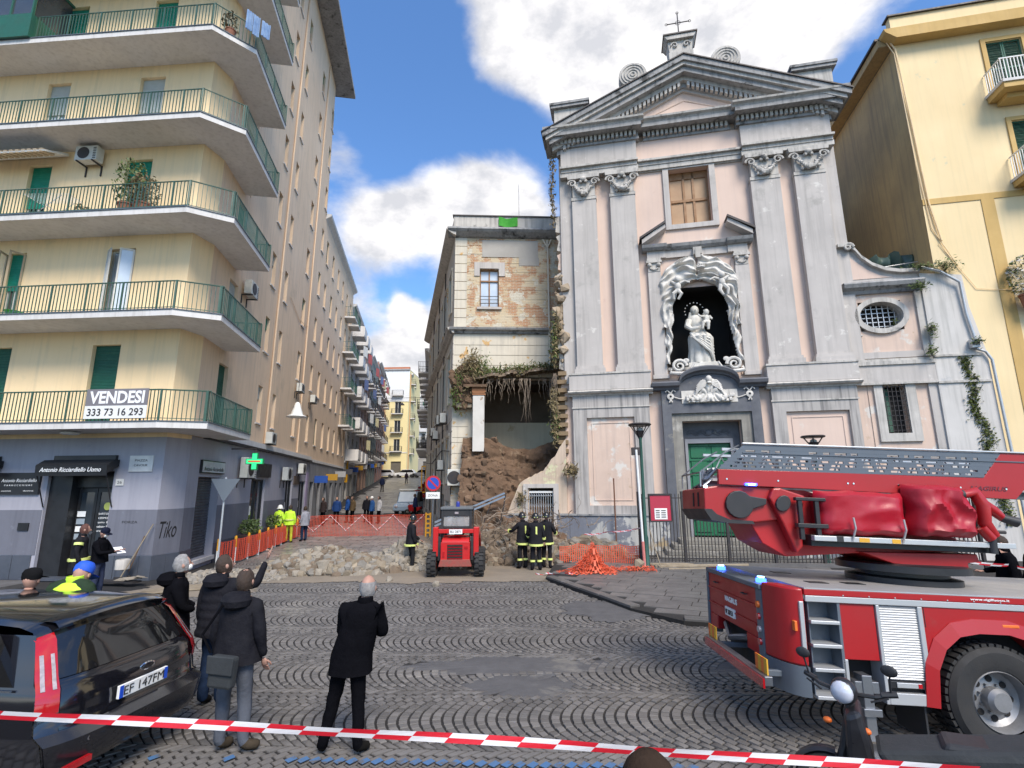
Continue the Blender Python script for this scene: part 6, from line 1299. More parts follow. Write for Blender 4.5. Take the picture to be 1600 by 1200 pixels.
tufts('creeper', TI, tw, [(-6.25, 0, 8.6), (-6.2, .2, 9.3), (-6.3, -.1, 5.6), (-6.3, -.2, 6.3), (-6.25, -.1, 5.0), (-6.1, -.1, 9.8)], 'leaf_dry', 1100, .09, (.1, .2, .35)); tufts('ivy', TI, tw, [(-6.25, 0, 8.9), (-6.3, -.1, 5.4), (-6.2, 0, 9.6)], 'leaf', 500, .07, (.1, .2, .35))
b = MB(TI)
for k in range(26):
    pts = [(-6.28 + rnd.gauss(0, .05), rnd.gauss(0, .2), 7.6)]; x_, y_ = pts[0][:2]
    for q in range(7): x_ += rnd.gauss(-.01, .04); y_ += rnd.gauss(0, .05); pts.append((x_, y_, 7.6 - (q + 1) * .35 * (.6 + .5 * rnd.random())))
    b.tube(pts, .012, 4)
b.build('hanging_roots', M['root'], tw, kind='stuff')
B('corner_return', M['pinkw'], (-5.86, -5.59, .0, .5, 0, 19.2))
up_ = thing('church_corner_plaster', 'broken plaster flaps on the left upper edge of the church wall', 'plaster', cpt(-5.9, -.2, 10)); UI = Matrix.Translation(-up_.location) @ XM
for k in range(9):
    z_ = 6.8 + k * .95; w_ = .22 + .2 * abs(noise.noise((k * 1.3, 2, 5))); b = MB(UI); b.prism([(-5.8, z_), (-5.8 - w_, z_ + .1), (-5.8 - w_ * (.6 + .5 * rnd.random()), z_ + .55), (-5.8 - w_ * 1.1, z_ + .8), (-5.8, z_ + .93)], .03, .55 + .3 * rnd.random(), 'y'); b.build('plaster_piece', M['pinkw'] if k % 3 == 0 else M['stone'], up_)
hg = thing('hanging_creeper', 'dark dry creeper hanging from the left end of the church cornice', 'plant', cpt(-6.15, .1, 17.6)); MB(Matrix.Translation(-hg.location) @ XM).tube([(-6.1, -.1, 18.3), (-6.2, -.2, 16.5), (-6.15, -.15, 14.6)], .02, 4).build('stem', M['root'], hg)
tufts('foliage', Matrix.Translation(-hg.location) @ XM, hg, [(-6.1, -.2, 18.0), (-6.2, -.2, 17.2), (-6.22, -.2, 16.4), (-6.15, -.2, 15.4)], 'leaf_dry', 420, .08, (.07, .1, .4))
cw = thing('chapel_front', 'low peeling pink wall left of the church with a grilled window and torn diagonal top', 'wall', cpt(-7, 0, 0)); CWI = Matrix.Translation(-cw.location) @ XM
# the wall as vertical strips following the torn edge
edge = [(-8.75, .2), (-8.6, 1.2), (-8.35, 1.75), (-8.05, 2.5), (-7.75, 2.95), (-7.3, 3.1), (-6.85, 3.35), (-6.4, 3.9), (-6.1, 4.35), (-5.86, 4.7)]
def ez(x):
    for (a, c), (d, e) in zip(edge, edge[1:]):
        if a <= x <= d: return c + (e - c) * (x - a) / (d - a)
    return edge[-1][1]
b = MB(CWI); x = -8.75
while x < -5.86:
    xn = min(x + .09, -5.86); j0, j1 = .12 * noise.noise((x * 5, 1, 1)), .12 * noise.noise((xn * 5, 1, 1)); a0_, a1_ = ez(x) + j0, ez(xn) + j1
    lo = 0.
    if -7.52 < (x + xn) / 2 < -6.42:
        b.hexa([(x, -.22, 0), (xn, -.22, 0), (xn, .45, 0), (x, .45, 0), (x, -.22, .6), (xn, -.22, .6), (xn, .45, .6), (x, .45, .6)]); lo = 2.62
    b.hexa([(x, -.22, lo), (xn, -.22, lo), (xn, .45, lo), (x, .45, lo), (x, -.22, a0_), (xn, -.22, a1_), (xn, .45, a1_ + .1), (x, .45, a0_ + .1)]); x = xn
b.build('wall_body', mk('badly peeled wall', (.58, .46, .36), (.46, .37, .28), .9, .95, bump=.25, patch=((.58, .56, .36), 1.2, .54, .04), patch2=((.34, .25, .17), 1.6, .58, .05), streak=((.25, .2, .16), .4)), cw)
BW2 = lambda name, mat, *bx, **kw: B(name, mat, *bx, par=kw.get('par', cw), m=CWI)
BW2('plinth', PLm, (-8.6, -7.7, -.36, -.221, 0, 1.5)); BW2('plinth', PLm, (-6.25, -5.76, -.36, -.221, 0, 1.5)); BW2('ledge', M['cornice'], (-6.25, -5.76, -.42, -.221, 1.501, 1.58), (-8.3, -7.7, -.42, -.221, 1.501, 1.58))
fr = BW2('window_surround', M['grey'], (-7.72, -7.521, -.3, -.1, .6, 2.8), (-6.419, -6.2, -.3, -.1, .6, 2.8), (-7.52, -6.42, -.3, -.1, 2.63, 2.8))
BW2('interior', M['dark'], (-7.55, -6.4, .4, .44, .5, 2.7), par=fr)
b = MB(CWI)
for k in range(11): x_ = -7.47 + k * .1; b.tube([(x_, -.16, .62), (x_, -.16, 2.25), (x_ + .03, -.18, 2.32), (x_ - .01, -.16, 2.4)], .014, 4)
for s in range(2):
    for k in range(10): b.tube([(-7.47 + k * .1, -.17, .9 + s * .9), (-7.42 + k * .1, -.17, 1.08 + s * .9), (-7.37 + k * .1, -.17, .9 + s * .9)], .01, 4)
b.tube([(-7.5, -.17, 2.3), (-6.42, -.17, 2.3)], .018, 4); b.tube([(-7.5, -.17, 1.5), (-6.42, -.17, 1.5)], .014, 4)
b.build('folding_grille', M['alu'], fr)
BW2('bent_lintel', M['white'], (-7.48, -6.45, -.2, -.12, 2.42, 2.5), par=fr)
bush('small palm like weed rooted in the pink wall beside the panel', cpt(-5.65, .35, 3.35), (.3, .2, .25), 160, 'leaf_dry', leaf=.09); bush('ragged dry weeds on the top of the peeled chapel wall', cpt(-7.8, .2, 2.2), (.25, .2, .3), 160, 'leaf_dry')
a_ = ac_unit(mb_, MI, -.15, 2.75, .75, .75, .35, lab='grey air conditioner left dangling on the torn corner')
sn = thing('street_aerial', 'thin television aerial on the corner house roof', 'aerial', mpt(3.4, -1, 15.6)); b = MB(); b.tube([(0, 0, 0), (0, 0, 3.6)], .02, 5); b.tube([(-.35, 0, 3.5), (.35, .1, 3.6)], .012, 4); b.tube([(-.25, 0, 3.2), (.2, .1, 3.25)], .01, 4); b.build('mast', M['alu'], sn)
gf = thing('green_banner', 'bright green cloth hung over the roof parapet of the corner house', 'cloth', mpt(2.75, .16, 15.95), R(2.9)); b = MB(); idd = {}
for i in range(13):
    for j in range(6): idd[i, j] = b.vt((-.5 + i * .083, -.03 * math.sin(i * .9), .62 - j * .1 - .1 * math.sin(math.pi * i / 12)))
for i in range(12):
    for j in range(5): b.fi([idd[i, j], idd[i + 1, j], idd[i + 1, j + 1], idd[i, j + 1]])
b.build('cloth', mk('vivid green cloth', (.04, .32, .02), (.03, .24, .02), 2, .8), gf, smooth=60)
# steel beam fallen on the pile
sb = thing('fallen_beam', 'long grey steel channel leaning out of the rubble behind the loader', 'beam', (-1.6, 21.4, 1.4)); b = MB()
A_, B_ = Vector((-1.5, -.6, -.15)), Vector((1.25, .8, .95))
for w_ in (-.07, .07): b.tube([A_ + Vector((0, 0, w_)), B_ + Vector((0, 0, w_))], .05, 4)
b.build('channel', M['steel'], sb); b = MB(); b.tube([(.9, .6, -1.2), (1.3, .8, .95)], .03, 5); b.tube([(.1, .2, -1.0), (.75, .6, .8), (1.35, .8, 1.0)], .02, 5); b.build('bent_rods', M['iron'], sb)
# neighbours filling the blocks behind
def ghostblock(name, label, loc, sx, sy, sz, mat): 
    o = thing(name, label, 'building', loc); MB().box(-sx / 2, sx / 2, -sy / 2, sy / 2, 0, sz).build('wall', mat, o); MB().box(-sx / 2 - .2, sx / 2 + .2, -sy / 2 - .2, sy / 2 + .2, sz, sz + .3).build('roof', M['cornice'], o); return o
r7_, m7_ = blockhouse('grey brown house with dark balconies beyond the corner house', tuple(Vector(OM) + Vector((-4.6 - 15 * .155, 20.2 + 15, 0))), 180 - 8.8, 14.8, 15.0, 2, M['midside'], 3, 5, balc=lambda i, x: True, balrail='iron', first=4, gap=3.5)
r8_, m8_ = blockhouse('dim brown house further up on the right of the street', tuple(Vector(OM) + Vector((-4.6 - 41 * .155, 20.2 + 41, 0))), 180 - 8.8, 25, 17.5, 4, M['midside'], 3, 7, balc=lambda i, x: i % 2 == 0, balrail='iron', first=4, gap=3.6)

# ================================================================== rubble
def pile(name, label, cx, cy, rx, ry, h, n, rmin, rmax, mat, cat='rubble', core=None, seed=0, rot=0, group=None, nbig=0):
    o = thing(name, label, cat, (cx, cy, 0), rot, group); b = MB(); nn_ = 36; rg = []
    def hz(x, y): d = math.hypot(x / rx, y / ry); return max(0, 1 - d) ** .75 * h * (1 + .55 * noise.noise((x * .9 + seed, y * .9, seed))) if d < 1 else 0
    idd = {}
    for i in range(nn_ + 1):
        for j in range(nn_ + 1):
            x, y = rx * (2 * i / nn_ - 1), ry * (2 * j / nn_ - 1); idd[i, j] = b.vt((x, y, hz(x, y) + .06 * noise.noise((x * 4, y * 4, 1)) + (.0 if math.hypot(x / rx, y / ry) < .97 else -.1)))
    for i in range(nn_):
        for j in range(nn_): b.fi([idd[i, j], idd[i + 1, j], idd[i + 1, j + 1], idd[i, j + 1]])
    b.build('core', core or M['mud'], o, smooth=30)
    st = []
    while len(st) < n:
        x, y = rx * (2 * rnd.random() - 1), ry * (2 * rnd.random() - 1); d = math.hypot(x / rx, y / ry)
        if d > 1.08 or rnd.random() < d * .35: continue
        r = rmin + (rmax - rmin) * rnd.random() ** 3; st.append((r, x, y, max(0, hz(x, y)) + r * .25))
    st.sort(reverse=True)
    for k, (r, x, y, z) in enumerate(st[:280]):
        bb = MB(Matrix.Translation((x, y, z))); bb.rock((0, 0, 0), r); bb.build('stone', rnd.choice(mat), o)
    for m_ in range(len(mat)):
        b = MB(); q = [s for i, s in enumerate(st[280:]) if i % len(mat) == m_]
        for r, x, y, z in q: b.rock((x, y, z), r)
        if q: b.build('small_stones', mat[m_], o, kind='stuff')
    return o
G1 = mk('grey concrete lumps', (.25, .23, .20), (.16, .147, .127), 3, .95, bump=.4, world=True, island=.3)
BRK = mk('brown rubble', (.19, .145, .10), (.12, .09, .065), 3, .95, bump=.4, world=True, island=.35)
pile('rubble_heap', 'low heap of yellowish tufa blocks left of the loader', -6.0, 17.5, 2.3, .95, .68, 3600, .015, .135, [M['tufa'], M['pale_rubble'], BRK, G1], seed=2)
pile('rubble_heap', 'heap of pale broken stones just left of the loader', -3.2, 18.2, 2.1, .85, .85, 2400, .018, .1, [M['pale_rubble'], M['pale_rubble'], G1], core=M['pale_rubble'], seed=5)
pile('rubble_heap', 'scattered grey chippings beside the bollards', -8.6, 16.2, 1.7, .7, .22, 900, .02, .08, [G1, M['pale_rubble']], core=G1, seed=8)
pile('rubble_heap', 'big dark mound of collapsed masonry behind the firefighters', .0, 20.3, 3.0, 1.9, 1.2, 5200, .018, .13, [BRK, G1, BRK, M['tufa'], BRK], core=M['earth'], seed=11)
pile('rubble_heap', 'small rubble tail against the grey church plinth', 2.9, 20.2, 1.6, .75, .65, 700, .025, .16, [BRK, M['tufa'], G1], core=M['earth'], seed=14)
rt_ = thing('root_tangle', 'tangle of torn roots, wires and sticks on the big rubble mound', 'debris', (.3, 19.3, .9)); b = MB()
for k in range(160):
    x, y, z = rnd.gauss(0, 1.1), rnd.gauss(0, .35), rnd.gauss(.25, .4); a = rnd.random() * 6.28; pts = [(x, y, z)]
    for q in range(5): a += rnd.gauss(0, .5); x += .14 * math.cos(a); z += .12 * math.sin(a); y += rnd.gauss(0, .05); pts.append((x, y, z))
    b.tube(pts, .008 + .012 * rnd.random(), 3)
b.build('roots', M['root'], rt_, kind='stuff')
for lab, p0, p1, r in (('bleached wooden pole lying at the foot of the fence', (4.6, 17.35, .12), (7.6, 17.3, .16), .06), ('thin wooden batten lying in front of the fence pole', (4.9, 16.9, .11), (7.0, 17.1, .11), .035), ('dark timber plank lying at the fence base', (4.5, 17.6, .15), (8.2, 17.6, .16), .05)):
    o = thing('wooden_pole', lab, 'pole', p0); MB().tube([(0, 0, 0), (p1[0] - p0[0], p1[1] - p0[1], p1[2] - p0[2])], [r, r * .8], 7).build('pole_body', mk('weathered wood', (.30, .25, .18), (.2, .16, .11), 4, .9, bump=.3), o, smooth=True)
for lab, p, r in (('single pale block dropped by the orange netting', (3.95, 16.9, .22), .17), ('small white stone on the open road', (-2.15, 14.9, .04), .07), ('flat pale stone on the muddy road edge', (-3.6, 15.6, .05), .1)):
    o = thing('loose_stone', lab, 'stone', p); MB().rock((0, 0, 0), r).build('stone_body', M['tufa'] if r > .15 else M['pale_rubble'], o)
# ================================================================== street furniture
def gp(x, y, z=None): return (x, y, hgt(x, y) if z is None else z)
# bollards along the left edge of the street with a net stretched between them
BOL = [(-10.1, 18.2), (-10.12, 19.35), (-10.3, 20.65), (-10.5, 21.9), (-10.8, 23.3), (-11.05, 24.6), (-11.2, 25.6), (-11.55, 27.2), (-11.75, 28.7)]
def bollard_lab(k): return ['yellow and white pole nearest the camera at the end of the red netting', 'second yellow and white pole from the near end of the netting', 'third yellow and white pole from the near end of the netting', 'fourth yellow and white pole from the near end of the netting', 'yellow and white pole left of the worker pair', 'yellow and white pole in front of the worker pair', 'yellow and white pole right of the worker pair', 'last but one yellow and white pole before the net turns', 'yellow and white pole where the net turns across the street'][k]
proto = thing('bollard', bollard_lab(0), 'bollard', gp(*BOL[0]), group='yellow and white poles along the left kerb')
MB().lathe([(.045, 0), (.045, .6)], n=10).build('white_pole', M['white'], proto, smooth=40); MB().lathe([(.048, .601), (.048, .93), (.04, .98), (.01, 1.0)], n=10).build('yellow_sleeve', mk('amber sleeve', (.75, .36, .02), None, 4, .5), proto, smooth=40)
for k, (x, y) in enumerate(BOL[1:], 1):
    c = copy_tree(proto); c.location = gp(x, y); c['label'] = bollard_lab(k)
def net(name, label, pts, h=1.05, cell=.09, mat=None, sag=.04, tape=True, cat='barrier', r=.011):
    """plastic barrier mesh hung between points (each x, y, z0)"""
    o = thing(name, label, cat, pts[0]); o0 = Vector(pts[0]); P_ = [Vector(p) - o0 for p in pts]; b = MB(); cols_ = []
    for A_, B_ in zip(P_, P_[1:]):
        L = (B_ - A_).length; n = max(1, int(L / cell)); d = (B_ - A_) / n; nr = Vector((-d.y, d.x, 0)).normalized()
        for k in range(n):
            t = k / n; p = A_ + d * k - Vector((0, 0, sag * 4 * t * (1 - t))) + nr * (.05 * noise.noise((p_x(A_, k), k * .4, 1))); cols_.append(p)
    cols_.append(P_[-1]); nh = int(h / cell)
    for k, p in enumerate(cols_):
        hh = h * (1 - .06 * abs(noise.noise((k * .13, 2, 3)))); q = Vector((0, 0, hh)); w = Vector((r, 0, 0)); 
        b.hexa([tuple(p - w), tuple(p + w), tuple(p + w + Vector((0, r, 0))), tuple(p - w + Vector((0, r, 0))), tuple(p - w + q), tuple(p + w + q), tuple(p + w + q + Vector((0, r, 0))), tuple(p - w + q + Vector((0, r, 0)))])
        if k:
            p0 = cols_[k - 1]
            for j in range(nh + 1):
                z = h * j / nh * (.97); a = p0 + Vector((0, 0, z)); c = p + Vector((0, 0, z)); t2 = .02 if j in (0, nh) else r
                b.face([a, c, c + Vector((0, 0, t2)), a + Vector((0, 0, t2))])
    b.build('mesh', mat or M['net'], o); return o
def p_x(A_, k): return A_.x + k * .3
NETR = mk('orange red netting', (.62, .09, .045), (.5, .06, .035), 5, .7)
net('safety_netting', 'red plastic netting strung along the yellow and white poles', [(x + .04, y, .12) for x, y in BOL], .78, .075, NETR, r=.012)
NX = [(-11.75, 28.7, .1), (-10.0, 28.9, .12), (-8.3, 29.0, .12), (-6.6, 29.1, .12), (-4.9, 29.1, .12)]
net('safety_netting', 'red plastic netting stretched across the street with white tape zigzags', NX, 1.12, .075, NETR, r=.010)
def tape(name, label, pts, w=.075, seg=.17, parent=None, tw=.0, cat='tape', sagn=6, text_=False, z_up=True, sag=.05):
    o = thing(name, label, cat, pts[0]); o0 = Vector(pts[0]); P_ = [Vector(p) - o0 for p in pts]; fine = []
    for A_, B_ in zip(P_, P_[1:]):
        L = (B_ - A_).length; n = max(2, int(L / (seg / 2))); fine += [(A_.lerp(B_, k / n) - Vector((0, 0, sag * 4 * (k / n) * (1 - k / n)))) for k in range(n)]
    fine.append(P_[-1]); b = MB(); side = 0
    for k, (A_, B_) in enumerate(zip(fine, fine[1:])):
        a1 = tw * math.sin(k * .37); a2 = tw * math.sin((k + 1) * .37); d = (B_ - A_).normalized(); nn_ = Vector((-d.y, d.x, 0)).normalized() if abs(d.z) < .99 else Vector((1, 0, 0)); u1 = Vector((0, 0, 1)) * math.cos(a1) + nn_ * math.sin(a1); u2 = Vector((0, 0, 1)) * math.cos(a2) + nn_ * math.sin(a2)
        q = (k // 2) % 2; sl_ = d * .03
        # two rows of red and white blocks, staggered
        b.face([A_ - sl_, B_ - sl_, B_ + u2 * w / 2, A_ + u1 * w / 2], q); b.face([A_ + u1 * w / 2, B_ + u2 * w / 2, B_ + u2 * w + sl_, A_ + u1 * w + sl_], 1 - q)
    b.build('tape_strip', [mk('tape red', (.62, .015, .03), None, 5, .4), mk('tape white', (.72, .70, .72), None, 5, .4)], o)
    return o
for k in range(4):
    A_, B_ = NX[k], NX[k + 1]
    tape('barrier_tape', ['first white and red tape zigzag at the left end of the street netting', 'second tape zigzag in the left half of the street netting', 'third tape zigzag in the right half of the street netting', 'last tape zigzag at the right end of the street netting'][k], [(A_[0], A_[1] - .05, A_[2] + 1.02), ((A_[0] + B_[0]) / 2, (A_[1] + B_[1]) / 2 - .05, .25 + A_[2]), (B_[0], B_[1] - .05, B_[2] + 1.06)], .05, .12, sag=0)
# plastic fence post and hanging red net behind the group at the right end
yp = thing('barrier_post', 'amber plastic barrier post at the right end of the street netting', 'post', (-4.6, 28.6, .08)); b = MB()
for s in (-.12, .12): b.box(s - .04, s + .04, -.03, .03, 0, 1.25)
for k in range(5): b.box(-.08, .08, -.02, .02, .15 + k * .24, .24 + k * .24)
b.build('ladder_body', mk('amber sleeve', (.75, .36, .02)), yp)
# crumpled orange net by the church
o = net('orange_netting', 'orange plastic netting sagging along the rubble beside the lamp post', [(1.65, 18.7, 0), (2.3, 18.75, .1), (3.0, 18.6, .05), (3.7, 18.3, .1), (4.25, 17.95, .1)], .62, .07, M['net'], r=.014)
hp = thing('crumpled_netting', 'heap of crumpled bright orange netting on the pavement edge', 'netting', (2.3, 16.4, .1)); b = MB()
for k in range(1100):
    a = rnd.random() * 6.28; q = rnd.random() ** .7; zc_ = rnd.random(); x = q * math.cos(a) * 1.0 * (1 - .75 * zc_) + .15 * zc_; y = q * math.sin(a) * .45 * (1 - .7 * zc_); z = zc_ * .95 * (1 - q) ** .6
    if rnd.random() < .25: x = .2 + 1.9 * rnd.random(); y = .25 + rnd.gauss(0, .1); z = .12 * rnd.random()
    a = rnd.random() * 3.14; e = Vector((math.cos(a), math.sin(a) * .4, rnd.gauss(0, .7))).normalized() * (.03 + .04 * rnd.random()); c = Vector((x, y, max(.02, z))); pts = [c - e, c + Vector((0, 0, .03)), c + e]
    for p in pts: p.z = max(.01, p.z)
    b.tube(pts, .009, 3)
b.build('net_strands', M['net'], hp, kind='stuff')
b = MB(); idd = {}
for i in range(22):
    for j in range(14):
        u_, v_ = i / 21 * 2 - 1, j / 13 * 2 - 1; r_ = max(abs(u_), abs(v_)); idd[i, j] = b.vt((u_ * .75 + .1, v_ * .38, max(.0, .75 * math.exp(-((u_ - .1) / .22) ** 2 - (v_ / .6) ** 2) + .13 * (1 - r_) + .1 * noise.noise((u_ * 5, v_ * 5, 1)) * (1 - r_))))
for i in range(21):
    for j in range(13):
        if (i + j) % 2: b.fi([idd[i, j], idd[i + 1, j], idd[i + 1, j + 1], idd[i, j + 1]])
b.build('net_folds', M['net'], hp)
tape('barrier_tape', 'crumpled white and red tape lying from the firefighters to the orange netting', [(.7, 16.6, .04), (1.0, 16.3, .1), (1.5, 16.2, .14), (1.9, 16.1, .15)], .05, .12, tw=1.2)
tape('barrier_tape', 'thin white tape tied across the plinth to the lamp post', [(2.55, 18.9, 1.0), (3.3, 18.4, 1.12), (4.3, 17.7, 1.3)], .045, .13, tw=.6)
# lamp post with pole beside it
lp = thing('street_lamp', 'green lamp post with a dark cone shaped lantern in front of the church', 'street lamp', (4.4, 17.55, 0)); b = MB()
LG = mk('green lamp paint', (.03, .10, .075), (.02, .07, .055), 4, .5)
MB().lathe([(.11, 0), (.11, .1), (.085, .15), (.085, 1.0), (.06, 1.1), (.052, 4.25), (.07, 4.3), (.03, 4.35)], n=12).build('pole', LG, lp, smooth=40)
b = MB(); 
for k in range(6): a = k * 1.047; b.tube([(.05 * math.cos(a), .05 * math.sin(a), 4.3), (.17 * math.cos(a), .17 * math.sin(a), 4.5), (.33 * math.cos(a), .33 * math.sin(a), 4.72)], .018, 4)
b.lathe([(.05, 4.3), (.1, 4.42), (.16, 4.55), (.02, 4.5)], n=12); b.build('cage', M['iron'], lp); MB().lathe([(.02, 4.74), (.36, 4.72), (.4, 4.76), (.36, 4.8), (.02, 4.83)], n=20).build('lamp_disc', M['iron'], lp, smooth=40)
MB().lathe([(.02, 4.45), (.1, 4.5), (.11, 4.62), (.02, 4.68)], n=10).build('bulb_glass', mk('frosted glass', (.45, .45, .42), None, 3, .4), lp, smooth=True)
MB().box(-.32, -.05, -.08, .08, 3.72, 3.98).build('junction_box', M['iron'], lp)
l2 = thing('street_lamp', 'second cone lantern lamp post half hidden behind the fire engine ladder', 'street lamp', (10.6, 18.0, 0)); l2.scale = (1, 1, .915)
for k_ in kids(lp): copy_tree(k_, l2)
wp = thing('white_pole', 'white pole wrapped in red netting leaning by the green lamp post', 'pole', (4.27, 17.45, 0)); MB().tube([(0, 0, .9), (-.06, 0, 3.9)], .04, 8).build('white_part', M['white'], wp, smooth=True); MB().tube([(.02, 0, 0), (0, 0, .9)], .05, 8).build('red_wrap', mk('faded red wrap', (.6, .2, .18), None, 5, .7), wp, smooth=True)
ws = thing('wooden_strut', 'thin wooden strut leaning at the foot of the white pole', 'stick', (4.75, 17.2, .1)); MB().tube([(0, 0, 0), (-.28, .1, 1.2)], .022, 4).build('stick_body', mk('weathered wood', (.30, .25, .18)), ws)
rp = thing('rusty_post', 'thin rusty post standing in front of the blocked pink panel', 'post', cpt(-3.9, .6, 0)); MB().tube([(0, 0, 0), (.0, 0, 3.0)], .028, 6).build('post_body', mk('rust', (.16, .07, .04), None, 5, .9), rp)
nb = thing('notice_board', 'red notice board with a white sheet on the church fence', 'notice board', (4.62, 17.6, 1.55), R(-2)); MB().box(0, .68, 0, .05, 0, .82).build('board', mk('faded red board', (.42, .03, .06), None, 2, .5), nb); MB().box(-.03, 0, -.02, .07, -.03, .88).box(.68, .71, -.02, .07, -.03, .88).box(0, .68, -.02, .07, .82, .88).box(0, .68, -.02, .07, -.05, -.0).build('board_frame', M['iron'], nb)
MB().box(.13, .55, -.01, -.001, .04, .4).build('sheet', M['white'], nb)
for k in range(4): MB().box(.17, .3, -.014, -.011, .1 + k * .07, .13 + k * .07).box(.35, .5, -.014, -.011, .1 + k * .07, .13 + k * .07).build('print_line', M['iron'], nb)
# church fence
fn = thing('church_fence', 'dark grey steel bar fence enclosing the church steps', 'fence', (4.35, 17.85, 0)); f0 = Vector((4.35, 17.85, 0)); path = [Vector((4.3, 17.9, 0)), Vector((5.75, 17.75, 0)), Vector((7.15, 17.6, 0)), Vector((8.6, 17.45, 0)), Vector((10.1, 17.3, 0)), Vector((11.6, 17.1, 0)), Vector((13.2, 16.95, 0)), Vector((14.8, 16.8, 0))]
for k, p in enumerate(path):
    q = p - f0; MB().box(q.x - .045, q.x + .045, q.y - .045, q.y + .045, 0, 2.5).build('post', M['iron'], fn)
    if k:
        a = path[k - 1] - f0; b = MB()
        b.tube([a + Vector((0, 0, .32)), q + Vector((0, 0, .32))], .022, 4); b.tube([a + Vector((0, 0, 2.28)), q + Vector((0, 0, 2.28))], .022, 4)
        b.build('rail', M['iron'], fn)
        n = 13
        for j in range(1, n):
            c = a.lerp(q, j / n); MB().box(c.x - .012, c.x + .012, c.y - .012, c.y + .012, .2, 2.42).build('bar', M['iron'], fn)
tag(MB().box(0, 10.4, -.12, .12, -.02, .2).build('fence_kerb', M['slabstone'], None), 'low stone kerb under the church fence', 'kerb').matrix_world = Matrix.Translation((4.3, 17.85, 0)) @ Matrix.Rotation(R(-5.9), 4, 'Z')
# no parking sign, other signs
ns = thing('no_parking_sign', 'round blue and red no parking sign on a pole by the corner house', 'road sign', (-3.45, 22.6, 0)); MB().tube([(0, 0, 0), (0, 0, 3.3)], .03, 8).build('pole', M['steel'], ns)
MB().lathe([(.001, -.07), (.33, -.07), (.33, -.05), (.001, -.05)], (0, 0, 2.85), 28, 'y').build('red_disc', mk('sign red', (.5, .02, .03), None, 2, .4), ns); MB().lathe([(.001, -.075), (.25, -.075), (.25, -.071)], (0, 0, 2.85), 28, 'y').build('blue_disc', mk('sign blue', (.02, .07, .45), None, 2, .4), ns)
b = MB(Matrix.Translation((0, -.078, 2.85)) @ Matrix.Rotation(R(45), 4, 'Y')); b.box(-.25, .25, -.004, 0, -.035, .035); b.build('red_bar', mk('sign red', (.5, .02, .03)), ns)
pl = MB().box(-.3, .3, -.07, -.05, 2.2, 2.48).build('plate', M['white'], ns); text('lettering', 'ZONA', .12, M['iron'], pl, Matrix.Translation((0, -.074, 2.34)), .42)
tsg = thing('triangular_sign', 'grey back of a triangular road sign on a white pole beside the shutter', 'road sign', (-9.35, 16.9, 0), R(20)); MB().tube([(0, 0, 0), (.0, 0, 3.05)], .03, 8).build('pole', M['alu'], tsg); MB().prism([(-.42, 3.0), (.42, 3.0), (0, 2.25)], -.06, -.035, 'y').build('plate', M['truckgrey'], tsg)
mir = thing('yellow_frame_sign', 'tall yellow framed vertical sign projecting from the left street front', 'sign', (-17.2, 52, 3.2), R(-5)); b = MB(); b.box(-.6, -.5, -.1, .1, 0, 3.2); b.box(.5, .6, -.1, .1, 0, 3.2); b.box(-.5, .5, -.1, .1, 3.1, 3.2); b.box(-.5, .5, -.1, .1, 0, .1); b.build('frame', M['yellowp'], mir); MB().box(-.5, .5, -.05, .05, .1, 3.1).build('board', mk('ochre board', (.35, .2, .05), None, 2, .6), mir)
m3 = thing('yellow_frame_sign', 'narrow yellow vertical sign on the right side of the street', 'sign', (-7.7, 44.5, 2.2)); MB().box(-.15, -.07, -.05, .05, 0, 2.3).box(.2, .28, -.05, .05, 0, 2.3).box(-.07, .2, -.05, .05, 2.2, 2.3).box(-.07, .2, -.05, .05, 0, .1).build('frame', M['yellowp'], m3)
# planters outside the shops
for k, (u_, w_, lb) in enumerate(((5.3, .5, 'dark box planter with a clipped bush left of the pharmacy door'), (9.3, .45, 'dark box planter with a green bush behind the worker pair'))):
    o = plant('box_planter', lb, 'plant', spt(u_, w_, .0), .55, .42, 700, pot=False, leaf=.05)
    for ch_k in kids(o): ch_k.location = (0, 0, .75)
    MB().box(-.4, .4, -.35, .35, 0, .8).build('planter_box', mk('dark brown planter', (.05, .03, .03), None, 3, .7), o, bevel=.02)
# litter by the corner: bin bag, dustpan, brooms
bn2 = thing('rubbish_bin', 'small grey bin with a pale liner against the corner plinth', 'bin', fpt(2.35, .35, .1)); MB().lathe([(.13, 0), (.17, .5), (.18, .5), (.16, .02)], n=14).build('bin_body', M['tile'], bn2, smooth=40); MB().lathe([(.185, .28), (.19, .52), (.17, .56), (.16, .4)], n=14).build('liner', M['stone'], bn2, smooth=40)
for lb, a, c, m_ in (('wooden broom handle leaning on the grey corner wall', fpt(2.5, .6, .1), fpt(2.95, .1, 1.65), mk('weathered wood', (.30, .25, .18))), ('brown broom leaning behind the rubbish bin', fpt(2.45, .3, .1), fpt(2.7, .08, 1.3), mk('dark broom', (.12, .07, .04), None, 4, .9))):
    o = thing('broom', lb, 'broom', a); MB().tube([(0, 0, 0), tuple(Vector(c) - Vector(a))], .016, 6).build('handle', m_, o); MB().box(-.14, .14, -.03, .03, -.02, .1).build('head', M['iron'], o)
o = thing('board_pile', 'loose dirty boards and paper lying at the corner plinth', 'boards', fpt(2.6, .8, .1), R(-10)); MB().box(-.8, .7, -.15, .15, 0, .04).build('dark_board', M['iron'], o)
for k in range(5): b = MB(Matrix.Translation((.2 + .15 * k, .1 * (k % 2), .07 + .02 * k)) @ Matrix.Rotation(k * .7, 4, 'Z') @ Matrix.Rotation(.2, 4, 'X')); b.box(-.18, .18, -.1, .1, 0, .01); b.build('paper_sheet', M['pale_rubble'], o)
